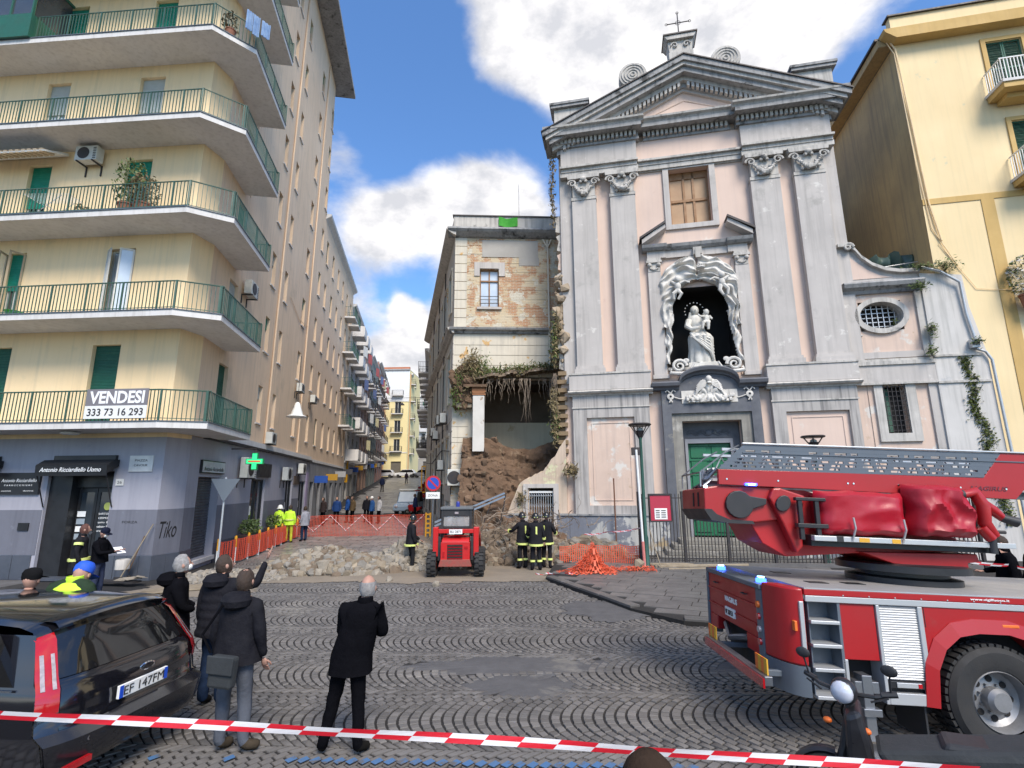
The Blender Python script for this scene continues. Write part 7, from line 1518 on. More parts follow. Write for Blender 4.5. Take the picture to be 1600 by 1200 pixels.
cbx = thing('timber_planks', 'long dirty planks lying on the ground left of the rubble', 'planks', (-8.6, 14.6, .05), R(28))
for k in range(4): MB(Matrix.Rotation(R(4 * k), 4, 'Z')).box(-1.6 + .2 * k, 1.4, -.3 + .2 * k, -.14 + .2 * k, 0, .035).build('plank', mk('weathered wood', (.30, .25, .18)), cbx)
# foreground tape
tape('barrier_tape', 'red and white police tape stretched across the whole foreground', [(-5.2, 4.05, 1.2), (-3.64, 4.0, 1.105), (-2.27, 4.0, 1.035), (-1.1, 4.0, .975), (.43, 4.0, .885), (1.77, 4.0, .795), (3.2, 4.0, .72)], .062, .25, tw=.25, sag=.0)
for k, x_ in enumerate((-3.05, -2.35, .05)):
    pass
tape('barrier_tape', 'red and white tape behind the fire engine on the right', [(7.6, 9.6, 1.45), (8.6, 9.3, 1.28), (9.6, 8.8, 1.2)], .05, .16, tw=.2)
# dim shop fronts and clutter up the street
for k in range(14):
    u_ = 20 + k * 4.3; z_ = hgt(0, 17 + u_) + 2.6; o = thing('shop_sign', ['small projecting sign above the first house door', 'second projecting shop sign up the left side', 'third projecting shop sign up the left side', 'fourth projecting shop sign up the left side', 'fifth projecting shop sign up the left side', 'sixth projecting shop sign up the left side', 'seventh projecting shop sign up the left side', 'eighth projecting shop sign up the left side', 'ninth projecting shop sign up the left side', 'tenth projecting shop sign up the left side', 'eleventh projecting shop sign up the left side', 'twelfth projecting shop sign up the left side', 'thirteenth projecting shop sign up the left side', 'farthest projecting shop sign up the left side'][k], 'sign', spt(u_, .5, z_), R(5), 'projecting shop signs'); c_ = [(.02, .08, .35), (.45, .25, .03), (.35, .35, .36), (.06, .06, .07)][k % 4]
    MB().box(-.45, .45, -.05, .05, 0, .5).build('panel', mk('sign %d' % (k % 4), c_, None, 3, .5), o); MB().tube([(-.5, 0, .25), (-.45, 0, .25)], .02, 4).build('bracket', M['iron'], o)
for (a, c, lb) in (((-12.5, 36, 9.5), (-5.6, 36, 9.0), 'cable crossing the street with a lamp near the corner house'), ((-15.5, 56, 12.5), (-9, 56, 12), 'cable crossing the street further up')):
    o = thing('overhead_cable', lb, 'cable', a); d = Vector(c) - Vector(a); MB().tube([(0, 0, 0), tuple(d * .5 - Vector((0, 0, .3))), tuple(d)], .015, 4).build('wire', M['iron'], o); MB().lathe([(.02, .3), (.12, .2), (.3, 0), (.02, .02)], tuple(d * .5 - Vector((0, 0, .6))), 12).build('lamp_shade', M['iron'], o)

for k in range(16):
    u_ = 35 + k * 2.4; lv = rnd.randrange(4); z_ = hgt(0, 17 + u_) + 5.1 + 3.25 * lv; c_ = [(.6, .6, .58), (.12, .16, .3), (.4, .1, .1), (.55, .5, .3)][k % 4]
    o = thing('washing', ['nearest', 'second nearest', 'second farthest', 'farthest'][k // 4] + [' white sheet', ' blue cloth', ' red cloth', ' cream cloth'][k % 4] + ' hung over a balcony on the left up the street', 'washing', spt(u_, 1.3, z_), R(-10), 'washing on the street balconies'); b = MB(Matrix.Rotation(R(90), 4, 'Z'))
    for q in range(6): b.box(-.45 + q * .15, -.3 + q * .15, -.03 - .02 * (q % 2), -.01 - .02 * (q % 2), -.2 - .06 * (q % 3), .85)
    b.build('cloth', mk('washing %d' % (k % 4), c_, None, 4, .9), o)
# ================================================================== people
SKIN = mk('skin', (.42, .245, .185), (.37, .20, .15), 12, .6)
def seg_d(p, a, b):
    ab = b - a; t = max(0, min(1, (p - a).dot(ab) / max(ab.length_squared, 1e-9))); return (p - a - ab * t).length
def clothm(n, c): return mk('cloth ' + n, c, tuple(x * .7 for x in c), 9, 1., bump=.45, bsc=22, spec=.03)
BLK = clothm('black', (.006, .006, .008)); JEANS = clothm('dark jeans', (.02, .035, .075)); GREYT = clothm('grey denim', (.105, .115, .14)); DARKF = clothm('firefighter', (.022, .022, .026)); NAVY = clothm('navy', (.02, .025, .05)); BROWN = clothm('brown', (.045, .03, .022))
PUFF = mk('black quilted nylon', (.008, .008, .012), (.018, .018, .022), 7, .8, bump=.6, bsc=9, spec=.1)
SHOE = clothm('shoe', (.015, .014, .013)); HAIRB = mk('brown hair', (.03, .018, .012), (.05, .03, .02), 30, .7, bump=.5); HAIRG = mk('grey hair', (.33, .32, .31), (.2, .19, .19), 30, .7, bump=.5)
def person(label, loc, rz=0, s=1., J=None, top=BLK, leg=BLK, shoe=SHOE, hair=HAIRB, head=None, coat=None, bald=0, mask=False, helmet=None, cap=None, hands=True, group=None, stripes=None, hood=None, detail=True, tilt=(0, 0), feet=True):
    """facing +y; J overrides joints"""
    o = thing('person', label, 'person', loc, rz, group); o.scale = (s, s, s)
    j = dict(pel=(0, 0, .95), spi=(0, -.01, 1.13), che=(0, -.01, 1.33), nek=(0, 0, 1.50), hd=(0, .02, 1.58),
             shl=(-.185, -.01, 1.42), ell=(-.25, -.03, 1.14), wrl=(-.26, .06, .90), shr=(.185, -.01, 1.42), elr=(.25, -.03, 1.14), wrr=(.26, .06, .90),
             hil=(-.095, 0, .91), knl=(-.11, .03, .5), anl=(-.12, 0, .09), tol=(-.14, .17, .045), hir=(.095, 0, .91), knr=(.11, .03, .5), anr=(.12, 0, .09), tor=(.14, .17, .045))
    if J: j.update(J)
    j = {k: Vector(v) for k, v in j.items()}
    rad = dict(pel=(.165, .125), spi=(.155, .115), che=(.175, .125), nek=(.065, .065), hd=(.055, .055), shl=(.085, .085), ell=(.062, .062), wrl=(.045, .045), shr=(.085, .085), elr=(.062, .062), wrr=(.045, .045),
               hil=(.105, .105), knl=(.075, .075), anl=(.062, .062), tol=(.045, .045), hir=(.105, .105), knr=(.075, .075), anr=(.062, .062), tor=(.045, .045))
    E_ = [('pel', 'spi'), ('spi', 'che'), ('che', 'nek'), ('nek', 'hd'), ('che', 'shl'), ('shl', 'ell'), ('ell', 'wrl'), ('che', 'shr'), ('shr', 'elr'), ('elr', 'wrr'), ('pel', 'hil'), ('hil', 'knl'), ('knl', 'anl'), ('anl', 'tol'), ('pel', 'hir'), ('hir', 'knr'), ('knr', 'anr'), ('anr', 'tor')]
    ks = list(j); me = bpy.data.meshes.new('body'); me.from_pydata([j[k] for k in ks], [(ks.index(a), ks.index(b)) for a, b in E_], [])
    t = bpy.data.objects.new('tmp', me); COL.objects.link(t); md = t.modifiers.new('s', 'SKIN'); md.use_smooth_shade = True
    sv = me.skin_vertices[0].data
    for i, k in enumerate(ks): sv[i].radius = rad[k]; sv[i].use_root = k == 'pel'
    t.modifiers.new('u', 'SUBSURF').levels = 1
    dg = bpy.context.evaluated_depsgraph_get(); bm_ = bpy.data.meshes.new_from_object(t.evaluated_get(dg)); bpy.data.objects.remove(t); bpy.data.meshes.remove(me)
    bm_.materials.clear()
    for m_ in (top, leg, shoe, SKIN): bm_.materials.append(m_)
    segs = [(a, b, 0) for a, b in E_[:10]] + [(a, b, 1) for a, b in E_[10:]]
    for f in bm_.polygons:
        c = f.center; best = min(segs, key=lambda q: seg_d(c, j[q[0]], j[q[1]])); mi = best[2]
        if best[1] in ('tol', 'tor'): mi = 2
        if best[1] == 'hd': mi = 3
        f.material_index = mi
    for v in bm_.vertices:
        n_ = noise.noise(v.co * 9 + Vector((loc[0], loc[1], 0))) * .012 + noise.noise(Vector((v.co.x * 6, v.co.y * 6, v.co.z * 26))) * .006; v.co += v.normal * n_
    bm_.name = 'body'; bo = bpy.data.objects.new('body', bm_); COL.objects.link(bo); adopt(bo, o)
    # head with face
    hc = j['hd'] + Vector((0, .02, .075)); rx, ry = tilt; hm = Matrix.Translation(hc) @ Matrix.Rotation(ry, 4, 'Z') @ Matrix.Rotation(rx, 4, 'X'); b = MB(hm)
    n1_, n2_ = 16, 12; rings = []
    top_ = b.vt((0, -.01, .125)); bot_ = b.vt((0, .03, -.115))
    for i in range(1, n2_):
        ph = math.pi * i / n2_; ring = []
        for k in range(n1_):
            th = 2 * math.pi * k / n1_; sx, sy, sz = math.sin(ph) * math.cos(th), math.sin(ph) * math.sin(th), math.cos(ph)
            jaw = 1 - .28 * max(0, -sz); x = .078 * sx * jaw; y = .098 * sy * (1 - .12 * max(0, -sz)) + .02 * max(0, -sz) - .01; z = .122 * sz
            if sy > .75 and abs(sx) < .35 and -.35 < sz < .15: y += .012 * (1 - abs(sx) / .35)
            ring.append(b.vt((x, y, z)))
        rings.append(ring)
    for k in range(n1_): b.fi([top_, rings[0][k], rings[0][(k + 1) % n1_]]); b.fi([bot_, rings[-1][(k + 1) % n1_], rings[-1][k]])
    for A_, B_ in zip(rings, rings[1:]):
        for k in range(n1_): b.fi([A_[k], B_[k], B_[(k + 1) % n1_], A_[(k + 1) % n1_]])
    if detail:
        b.prism([(.088, .02), (.118, -.022), (.09, -.03)], -.011, .011, 'x')
        for sx in (-1, 1): b.ball((sx * .08, -.005, -.01), (.012, .022, .033), 6)
    hd = b.build('head', SKIN, o, smooth=60)
    if detail:
        b = MB(hm)
        for sx in (-1, 1): b.ball((sx * .03, .086, .015), (.013, .008, .007), 6)
        b.box(-.024, .024, .09, .094, -.055, -.049); b.build('eyes_and_mouth', mk('dark eye', (.02, .01, .01)), hd)
    if mask: b = MB(hm); b.ball((0, .062, -.045), (.06, .045, .048), 10); b.build('face_mask', M['white'], hd, smooth=True)
    if not (helmet or cap or hood == 'up'):
        b = MB(hm); idd = {}
        for i in range(11):
            for k in range(21):
                ph = math.pi * (.0 + .70 * i / 10); th = math.pi * (-1.22 + 1.44 * k / 20) if False else math.pi * (1.5 + (k / 20 - .5) * (1.5 if i > 3 else 2)); sx, sy, sz = math.sin(ph) * math.cos(th), math.sin(ph) * math.sin(th), math.cos(ph)
                if bald and ph < bald and True: continue
                g_ = 1.1 + .09 * noise.noise((sx * 5 + loc[0], sy * 5, sz * 5)) + .05 * noise.noise((sx * 14, sy * 14, sz * 7)); idd[i, k] = b.vt((.078 * sx * g_, .098 * sy * g_ - .012, .122 * sz * g_))
        for i in range(10):
            for k in range(20):
                q = [(i, k), (i + 1, k), (i + 1, k + 1), (i, k + 1)]
                if all(z in idd for z in q): b.fi([idd[z] for z in q])
        b.build('hair', hair, hd, smooth=True)
    if cap:
        b = MB(hm); b.lathe([(.094, .01), (.1, .04), (.098, .09), (.075, .13), (.02, .148), (.001, .15)], (0, -.008, 0), 18); b.build('cap', cap, hd, smooth=60); b = MB(hm); b.lathe([(.06, .03), (.11, .028), (.16, .012), (.155, .008), (.06, .02)], (0, .01, 0), 12, 'z', R(35), R(145)); b.build('cap_peak', cap, hd, smooth=60)
    if helmet:
        b = MB(hm); b.lathe([(.135, -.02), (.128, .0), (.118, .05), (.098, .11), (.05, .15), (.001, .16)], (0, -.01, 0), 18); b.lathe([(.118, -.0), (.165, -.015), (.165, -.022), (.12, -.02)], (0, -.01, 0), 18); b.build('helmet', helmet, hd, smooth=60)
        b = MB(hm); b.box(-.06, .06, -.13, -.115, -.0, .02); b.build('helmet_badge', M['reflect'], hd)
    if hood:
        b = MB(); c = j['nek'] + Vector((0, -.085, .0)); b.lathe([(.06, .07), (.12, .05), (.155, -.01), (.14, -.07), (.05, -.12), (.001, -.13)], tuple(c), 16)
        for v_i in range(len(b.v)): x, y, z = b.v[v_i]; b.v[v_i] = (x * 1.05, y if y < c.y else c.y + (y - c.y) * .5, z)
        if hood == 'up': b.ball(tuple(hc + Vector((0, -.02, .01))), (.12, .13, .155), 14)
        b.build('hood', top, o, smooth=True)
    if coat:                                # (hem height, hem half width, material, quilting rings)
        hz_, hw, cm, qn = coat; b = MB(); rings = []; n_ = 30; lv = []
        zz = 1.50; N_ = 30
        for i in range(N_ + 1):
            t_ = i / N_; z = 1.505 + (hz_ - 1.505) * t_
            if t_ < .12: w_, d_ = .07 + (.205 - .07) * (t_ / .12) ** .6, .07 + (.13 - .07) * (t_ / .12) ** .6
            else: u_ = (t_ - .12) / .88; w_, d_ = .205 + (hw - .205) * u_ ** 1.2 - .012 * math.sin(math.pi * u_), .135 + (hw * .78 - .135) * u_
            if qn: q_ = abs(math.sin(math.pi * i * qn / N_)); w_ += .012 * q_; d_ += .012 * q_
            c = (j['nek'].lerp(j['che'], min(1, t_ / .3)) if t_ < .3 else j['che'].lerp(j['pel'], min(1, (t_ - .3) / .45))); ring = []
            for k in range(n_):
                a = 2 * math.pi * k / n_; f_ = 1 + .05 * noise.noise((math.cos(a) * 2.2, math.sin(a) * 2.2, z * 4 + loc[0])) + (.035 * math.sin(a * 7 + z * 6) * t_ ** 2)
                ring.append(b.vt((c.x + w_ * f_ * math.cos(a), c.y + d_ * f_ * math.sin(a), z)))
            rings.append(ring)
        for A_, B_ in zip(rings, rings[1:]):
            for k in range(n_): b.fi([A_[k], A_[(k + 1) % n_], B_[(k + 1) % n_], B_[k]])
        inner = [b.vt((x * .9, y * .9, z + .02)) for x, y, z in [b.v[i] for i in rings[-1]]]
        for k in range(n_): b.fi([rings[-1][k], rings[-1][(k + 1) % n_], inner[(k + 1) % n_], inner[k]])
        b.build('coat', cm, o, smooth=60); b = MB(); b.lathe([(.072, -.02), (.085, .0), (.078, .055), (.07, .06), (.07, .0)], tuple(j['nek'] + Vector((0, -.005, 0))), 18); b.build('collar', cm, o, smooth=50)
    if hands:
        for wr, el, sx in (('wrl', 'ell', -1), ('wrr', 'elr', 1)):
            d = (j[wr] - j[el]).normalized(); q = d.to_track_quat('Z', 'Y').to_matrix().to_4x4(); hmx = Matrix.Translation(j[wr] + d * .02) @ q; b = MB(hmx); b.ball((0, 0, .05), (.04, .02, .055), 9)
            point = hands == 'point' and sx == 1
            for f_ in range(4):
                x_ = -.028 + f_ * .019; L = (.065, .075, .07, .055)[f_]
                if point and f_ == 0: b.tube([(x_, 0, .085), (x_, 0, .125), (x_, 0, .175)], [.011, .0095, .008], 6)
                else: c_ = .055 if point else .018; b.tube([(x_, 0, .085), (x_, c_ * .5, .085 + L * (.35 if point else .55)), (x_, c_, .085 + L * (.2 if point else .95))], [.011, .0095, .008], 6)
            b.tube([(-.035, .0, .03), (-.058, .012, .06), (-.055, .022, .09)], [.013, .011, .009], 6); b.build('hand', SKIN, o, smooth=True)
    if stripes:                             # bands of reflective tape round the limbs and the jacket
        for a, c, t0, r_ in stripes:
            p = j[a].lerp(j[c], t0); d = (j[c] - j[a]).normalized(); b = MB(Matrix.Translation(p) @ d.to_track_quat('Z', 'Y').to_matrix().to_4x4()); b.lathe([(r_, -.03), (r_ + .004, -.03), (r_ + .004, .03), (r_, .03)], n=14)
            for i_ in range(len(b.v)): pass
            b.build('reflective_band', M['reflect'], o, smooth=40)
    return o
FFS = [('knl', 'anl', .45, .082), ('knr', 'anr', .45, .082), ('ell', 'wrl', .55, .066), ('elr', 'wrr', .55, .066)]
# foreground group
person('bald man in a long black coat with folded arms seen from behind', (-1.78, 5.85, 0), R(-4), 1.0, dict(pel=(.06, 0, .93), spi=(.1, 0, 1.12), che=(.15, -.01, 1.32), nek=(.19, 0, 1.49), hd=(.2, .02, 1.56), shl=(-.04, 0, 1.41), ell=(-.08, .05, 1.14), wrl=(.1, .19, 1.16), shr=(.34, 0, 1.41), elr=(.39, .05, 1.15), wrr=(.2, .19, 1.2), hil=(-.03, 0, .9), knl=(-.12, .03, .49), anl=(-.2, .0, .09), tol=(-.25, .15, .045), hir=(.14, 0, .9), knr=(.16, .02, .49), anr=(.17, 0, .09), tor=(.24, .16, .045)), hair=HAIRG, bald=1.0, coat=(.80, .235, BLK, 0))
m2 = person('man in black hooded puffer jacket and grey jeans with a shoulder bag seen from behind', (-2.98, 5.95, 0), R(-6), 1.02, dict(knl=(-.12, .03, .5), anl=(-.1, -.02, .09), tol=(-.06, .16, .045), anr=(.15, 0, .09), tor=(.28, .1, .045)), top=PUFF, leg=GREYT, shoe=clothm('brown suede', (.07, .055, .04)), bald=.38, hood='down', coat=(.86, .25, PUFF, 0), tilt=(.1, 0))
bg_ = thing('shoulder_bag', 'dark grey cloth shoulder bag hanging on the back of the man in grey jeans', 'bag', (-2.95, 5.63, .72), R(-6)); MB().prism([(-.13, .02), (.13, .0), (.15, .3), (-.12, .32)], -.06, .05, 'y').build('bag_body', mk('charcoal nylon', (.03, .034, .037), (.02, .024, .027), 4, .8, bump=.3), bg_, bevel=.03); MB().prism([(-.125, .16), (.145, .14), (.16, .315), (-.13, .33)], -.085, -.062, 'y').build('flap', mk('charcoal nylon', (.05, .058, .062)), bg_, bevel=.01)
MB().tube([(-.15, .0, .33), (-.26, .0, .5), (-.1, .05, .78)], .014, 5).build('strap', BLK, bg_)
person('man in dark quilted jacket and jeans pointing up with his right arm', (-3.82, 7.05, 0), R(-12), 1.03, dict(elr=(.43, .1, 1.42), wrr=(.5, .16, 1.7), shr=(.2, 0, 1.43)), top=PUFF, leg=JEANS, hair=HAIRB, hood='down', coat=(.84, .26, PUFF, 7), hands='point', tilt=(.2, -.6))
person('grey haired man with a white face mask and black parka beside the car', (-4.52, 7.25, 0), R(-55), 1.02, dict(elr=(.26, .06, 1.15), wrr=(.2, .22, 1.1), ell=(-.25, .05, 1.15), wrl=(-.12, .24, 1.1)), top=BLK, leg=BLK, hair=HAIRG, hood='down', coat=(.8, .26, BLK, 0), mask=True, tilt=(.15, 0))
hv = person('worker in a blue cap and yellow green vest behind the black car', (-5.28, 6.45, 0), R(8), 1.08, dict(nek=(0, .03, 1.49), hd=(0, .12, 1.47)), top=clothm('green shirt', (.03, .05, .03)), leg=NAVY, cap=mk('royal blue cap', (.01, .09, .55), (.01, .07, .45), 6, .7), coat=(.85, .25, M['hiviz'], 0), tilt=(-.55, 0))
person('man in a black knitted cap behind the black car', (-5.85, 6.5, 0), R(10), .98, cap=clothm('knit cap', (.012, .012, .013)), coat=(.8, .24, BLK, 0))
person('person in a dark brown hood at the bottom edge of the picture', (.53, 2.25, -.13), R(0), .99, hood='up', top=BROWN, coat=(.75, .25, BROWN, 0))
# police officer and firefighter by the shop door
person('firefighter in dark uniform with yellow bands standing by the shop door', (-10.78, 13.25, 0), R(-60), 1.03, top=DARKF, leg=DARKF, hair=mk('reddish hair', (.10, .04, .03), None, 30, .8), coat=(.8, .23, DARKF, 0), stripes=[('knl', 'anl', .35, .088), ('knr', 'anr', .35, .088), ('shl', 'ell', .3, .092), ('shr', 'elr', .3, .092), ('spi', 'pel', .9, .215)])
po = person('police officer in cap and mask reading a white paper by the shop door', (-10.2, 13.15, 0), R(-85), .98, dict(elr=(.24, .12, 1.18), wrr=(.12, .38, 1.22), ell=(-.24, .12, 1.18), wrl=(-.12, .38, 1.22)), top=BLK, leg=clothm('police blue', (.04, .05, .09)), cap=clothm('police cap', (.015, .018, .035)), mask=True, coat=(.95, .22, BLK, 0), tilt=(-.35, 0))
pa = thing('paper_sheet', 'white paper held by the police officer', 'paper', (-9.78, 13.2, 1.22), R(-20)); MB(Matrix.Rotation(R(35), 4, 'Y')).box(-.1, .14, -.1, .1, 0, .006).build('sheet', M['lettering'], pa)
# firefighters at the rubble
HM = mk('black helmet', (.015, .015, .016), None, 3, .25)
for k, (x, y, rz, lb, jj) in enumerate(((.33, 17.75, 35, 'left firefighter bending towards the rubble mound', dict(ell=(-.3, .2, 1.2), wrl=(-.28, .46, 1.2), elr=(.25, .15, 1.18), wrr=(.2, .42, 1.15))), (.75, 17.35, 5, 'middle firefighter seen from behind with yellow bands on his back', dict(ell=(-.27, .08, 1.16), wrl=(-.18, .26, 1.0))), (1.12, 17.8, -30, 'right firefighter turned towards the church window', dict(elr=(.27, .1, 1.16), wrr=(.2, .3, 1.1))))):
    p = person(lb, (x, y, 0), R(rz), 1.02, jj, top=DARKF, leg=DARKF, helmet=HM, coat=(.78, .25, DARKF, 0), stripes=FFS + [('che', 'pel', 1.35, .243)], group='firefighters at the rubble mound', hands=True)
    MB().box(-.025, .025, -.165, -.15, 1.0, 1.38).build('back_stripe', M['reflect'], p)
person('firefighter in black half hidden at the left side of the red loader', (-3.35, 17.5, 0), R(-60), 1.0, dict(ell=(-.3, .2, 1.1), wrl=(-.3, .4, .95), knl=(-.25, .1, .5), anl=(-.5, -.05, .09), tol=(-.6, .1, .045)), top=DARKF, leg=DARKF, coat=(.8, .24, DARKF, 0), helmet=HM, stripes=[('che', 'pel', 1.3, .24)])
# workers in hi viz
for x, y, rz, lb in ((-11.7, 26.3, -15, 'left worker in yellow green jacket and yellow trousers with a white helmet'), (-11.25, 26.5, 10, 'right worker in yellow green jacket and yellow trousers with dark hair')):
    person(lb, gp(x, y), R(rz), 1.03, top=M['hiviz'], leg=mk('yellow work trousers', (.5, .5, .03), None, 5, .8), helmet=M['white'] if 'left' in lb else None, coat=(.85, .25, M['hiviz'], 0), stripes=[('che', 'pel', .6, .225)], detail=False)
person('person in a pale grey coat beside the yellow clad workers', gp(-10.75, 27.2), R(60), .98, top=clothm('pale grey coat', (.3, .31, .36)), leg=JEANS, coat=(.8, .25, clothm('pale grey coat', (.3, .31, .36)), 0), detail=False)
for k, (x, y, c_, lb) in enumerate(((-12.3, 34, (.04, .03, .03), 'leftmost dark onlooker behind the netting'), (-11.6, 34.5, (.02, .05, .16), 'onlooker in a dark blue jacket behind the netting'), (-11.2, 35.5, (.02, .07, .25), 'onlooker in a bright blue top behind the netting'), (-10.7, 35, (.10, .07, .04), 'onlooker in brown behind the netting'), (-9.9, 35.5, (.015, .015, .02), 'onlooker in black by the dark doorway'), (-9.3, 34.6, (.03, .09, .25), 'onlooker in a blue vest and white cap behind the netting'), (-8.9, 34.9, (.5, .5, .52), 'onlooker in a white jacket next to the blue vest'))):
    m_ = clothm('onlooker %d' % k, c_); person(lb, gp(x, y), R(150 + 40 * math.sin(k * 2)), 1.0, top=m_, leg=BLK, coat=(.85, .24, m_, 0), cap=M['white'] if k == 5 else None, group='onlookers behind the netting', detail=False, hands=False)
for x, y, c_, lb, rz in ((-15.2, 60.5, (.015, .02, .05), 'walker in dark blue in the middle of the distant street', 10), (-16.6 + .2, 80, (.03, .02, .03), 'walker in dark clothes far up the street', 0), (-7.0, 37.5, (.02, .03, .08), 'person in navy and white standing beside the small van', 100), (-15.5, 92, (.02, .02, .02), 'small dark figure near the parked cars', 0), (-14.3, 94, (.03, .03, .03), 'second small dark figure near the parked cars', 30)):
    m_ = clothm('walker %d' % int(y), c_); person(lb, gp(x, y), R(rz), 1.0, dict(anl=(-.12, -.15, .1), knl=(-.1, -.02, .5), tol=(-.12, 0, .05), anr=(.12, .15, .09), tor=(.12, .32, .05)), top=m_, leg=BLK, coat=(.85, .24, m_, 0), detail=False, hands=False)
person('person in black with a face mask behind the fire engine at the right edge', (8.75, 9.5, 0), R(60), 1.0, dict(elr=(.25, .1, 1.17), wrr=(.1, .3, 1.15)), top=BLK, leg=BLK, coat=(.8, .26, BLK, 0), mask=True)
person('second dark figure behind the fire engine cut by the right edge', (9.45, 9.6, 0), R(100), .98, top=BLK, leg=BLK, coat=(.8, .27, BLK, 0))
# ================================================================== fire engine with turntable ladder
fe = thing('fire_engine', 'red fire engine with grey turntable ladder folded over its deck', 'fire engine', (3.1, 5.77, .07)); fe.rotation_euler = (R(-2.5), R(2.5), R(-2))
def FB(name, mat, *bx, par=fe, bevel=.006, m=None, **kw): return B(name, mat, *bx, par=par, m=m or Matrix(), bevel=bevel, **kw)
FW = 2.34
side = MB(); side.prism([(.33, .85), (.69, .85), (.69, 1.40), (.33, 1.40)], .012, .3, 'y'); side.build('red_panel', M['red'], fe, bevel=.004)
arch = [(1.2, .45), (1.24, .8), (1.34, 1.0), (1.5, 1.13), (1.7, 1.17), (2.0, 1.17), (2.25, 1.1), (2.42, .95), (2.5, .7), (2.52, .45)]
b = MB(); up_e = [(1.18, .45), (1.18, 1.40), (9, 1.40), (9, .45), (2.66, .45)]
for (xa, za), (xb, zb) in zip(arch, arch[1:]): b.hexa([(xa, .0, za), (xb, .0, zb), (xb, .25, zb), (xa, .25, za), (xa, .0, 1.40), (xb, .0, 1.40), (xb, .25, 1.40), (xa, .25, 1.40)] if xb > xa + .03 else [(xa, 0, za)] * 8)
b.box(1.18, 1.199, 0, .25, .45, 1.4); b.box(2.521, 7.5, 0, .25, .5, 1.4); sp_ = b.build('side_panel', M['red'], fe)
b = MB(); a2_ = [(x + (.05 if x > 1.9 else -.0) * 1 + (-.06 if x < 1.6 else 0), z + .1) for x, z in arch]
for i in range(len(arch) - 1):
    (xa, za), (xb, zb) = arch[i], arch[i + 1]; cx, cz = 1.86, .5; o_ = lambda x, z: (cx + (x - cx) * 1.17, cz + (z - cz) * 1.2 if z > .5 else z)
    (pa, qa), (pb, qb) = o_(xa, za), o_(xb, zb); b.hexa([(xa, -.05, za), (xb, -.05, zb), (xb, .001, zb), (xa, .001, za), (pa, -.012, qa), (pb, -.012, qb), (pb, .001, qb), (pa, .001, qa)])
b.build('wheel_arch_flare', M['red'], sp_, smooth=40); FB('wheel_well', M['dark'], (1.2, 2.52, .3, 1.1, .3, 1.3), (2.5, 7.5, .26, 2.0, .4, 1.38), bevel=0); FB('marker_lamp', M['orange'], (1.96, 2.13, -.03, .0, 1.235, 1.265))
FB('trim_strip', M['alu'], (-.03, 7.5, -.012, .02, 1.401, 1.465)); FB('upper_rail', M['red'], (-.04, 7.5, -.018, .05, 1.466, 1.53)); FB('deck_edge', M['alu'], (-.04, 7.5, -.02, .04, 1.531, 1.542), bevel=0)
text('lettering', 'www.vigilfuoco.it', .04, M['lettering'], fe, Matrix.Translation((1.88, -.022, 1.5)), .4, height=.03, bold=.01)
dk_ = FB('deck', M['deck'], (-.02, 7.5, .041, FW, 1.49, 1.535), bevel=0)
for x_, y_ in ((.3, .5), (.75, .55), (.35, 1.5)): FB('deck_hatch', M['black'], (x_, x_ + .22, y_, y_ + .16, 1.536, 1.542), par=dk_, bevel=0)
# ladder steps let into the side
FB('step_recess', M['truckgrey'], (.0, .3, .2, .22, .5, 1.4), (.0, .01, .02, .2, .5, 1.4), (.3, .329, .0, .25, .5, 1.4), bevel=0)
for z_ in (1.22, .99, .76, .5): FB('step', M['alu'], (.0, .3, -.03, .2, z_ - .035, z_))
FB('step_post', M['alu'], (.301, .36, .0, .06, .5, .85))
# rounded rear corner
b = MB(); pc = [(-.04, 0), (-.12, .02), (-.2, .1), (-.26, .25), (-.3, .45), (-.1, .45), (-.02, .2)]
b.prism(pc, .76, 1.53, 'z'); rc = b.build('rear_corner', M['red'], fe, smooth=50, bevel=.02); MB().prism([(x - (.004 if x < -.05 else 0), y - .004) for x, y in pc], .47, .757, 'z').build('corner_skirt', M['truckgrey'], fe, smooth=50)
FB('reflector_strip', M['alu'], (-.1, -.055, -.012, .04, .87, 1.4), par=rc, m=Matrix.Rotation(0, 4, 'Z')); FB('side_reflector', M['orange'], (-.16, -.13, .0, .06, 1.1, 1.2), par=rc)
# rear face
XR = -.28
for nm, mt_, bx in (('rear_panel', M['red'], (XR, -.1, .62, 2.3, .88, 1.44)), ('rear_panel', M['red'], (XR, -.1, .62, 1.0, .70, .879)), ('rear_panel', M['red'], (XR, -.1, 2.0, 2.3, .70, .879)), ('rear_cavity', M['dark'], (-.12, -.1, 1.0, 2.0, .45, .88)), ('light_bar', M['truckgrey'], (-.32, -.05, .46, 2.3, 1.441, 1.50)), ('tail_column', M['truckgrey'], (-.3, -.1, .46, .619, .6, 1.44)), ('tail_column', M['truckgrey'], (-.3, -.1, 2.301, 2.36, .6, 1.44))):
    FB(nm, mt_, bx, bevel=.012)
FB('far_corner', M['red'], (-.26, .0, 2.361, 2.42, .7, 1.5), bevel=.03); FB('rear_ridge', M['red'], (XR - .02, XR, .65, 2.28, 1.22, 1.25), (XR - .02, XR, .65, 2.28, 1.02, 1.04))
for y_, z_, m_, h_ in ((.54, 1.27, 'orange', .06), (.54, 1.14, 'redlens', .05), (.54, 1.0, 'clearlens', .05), (.54, .87, 'redlens', .05)): MB().lathe([(.001, -.325), (.035, -.325), (.04, -.3)], (0, y_, z_), 12, 'x').build('tail_light', M[m_], fe, smooth=True)
for y_ in (.66, 1.98):
    bc_ = MB().lathe([(.06, 1.50), (.06, 1.54), (.03, 1.56), (.001, 1.562)], (-.2, y_, 0), 12).build('blue_beacon', M['blue_lamp'], fe, smooth=True); FB('lit_core', M['blue_core'], (-.23, -.17, y_ - .03, y_ + .03, 1.563, 1.567), par=bc_, bevel=0)
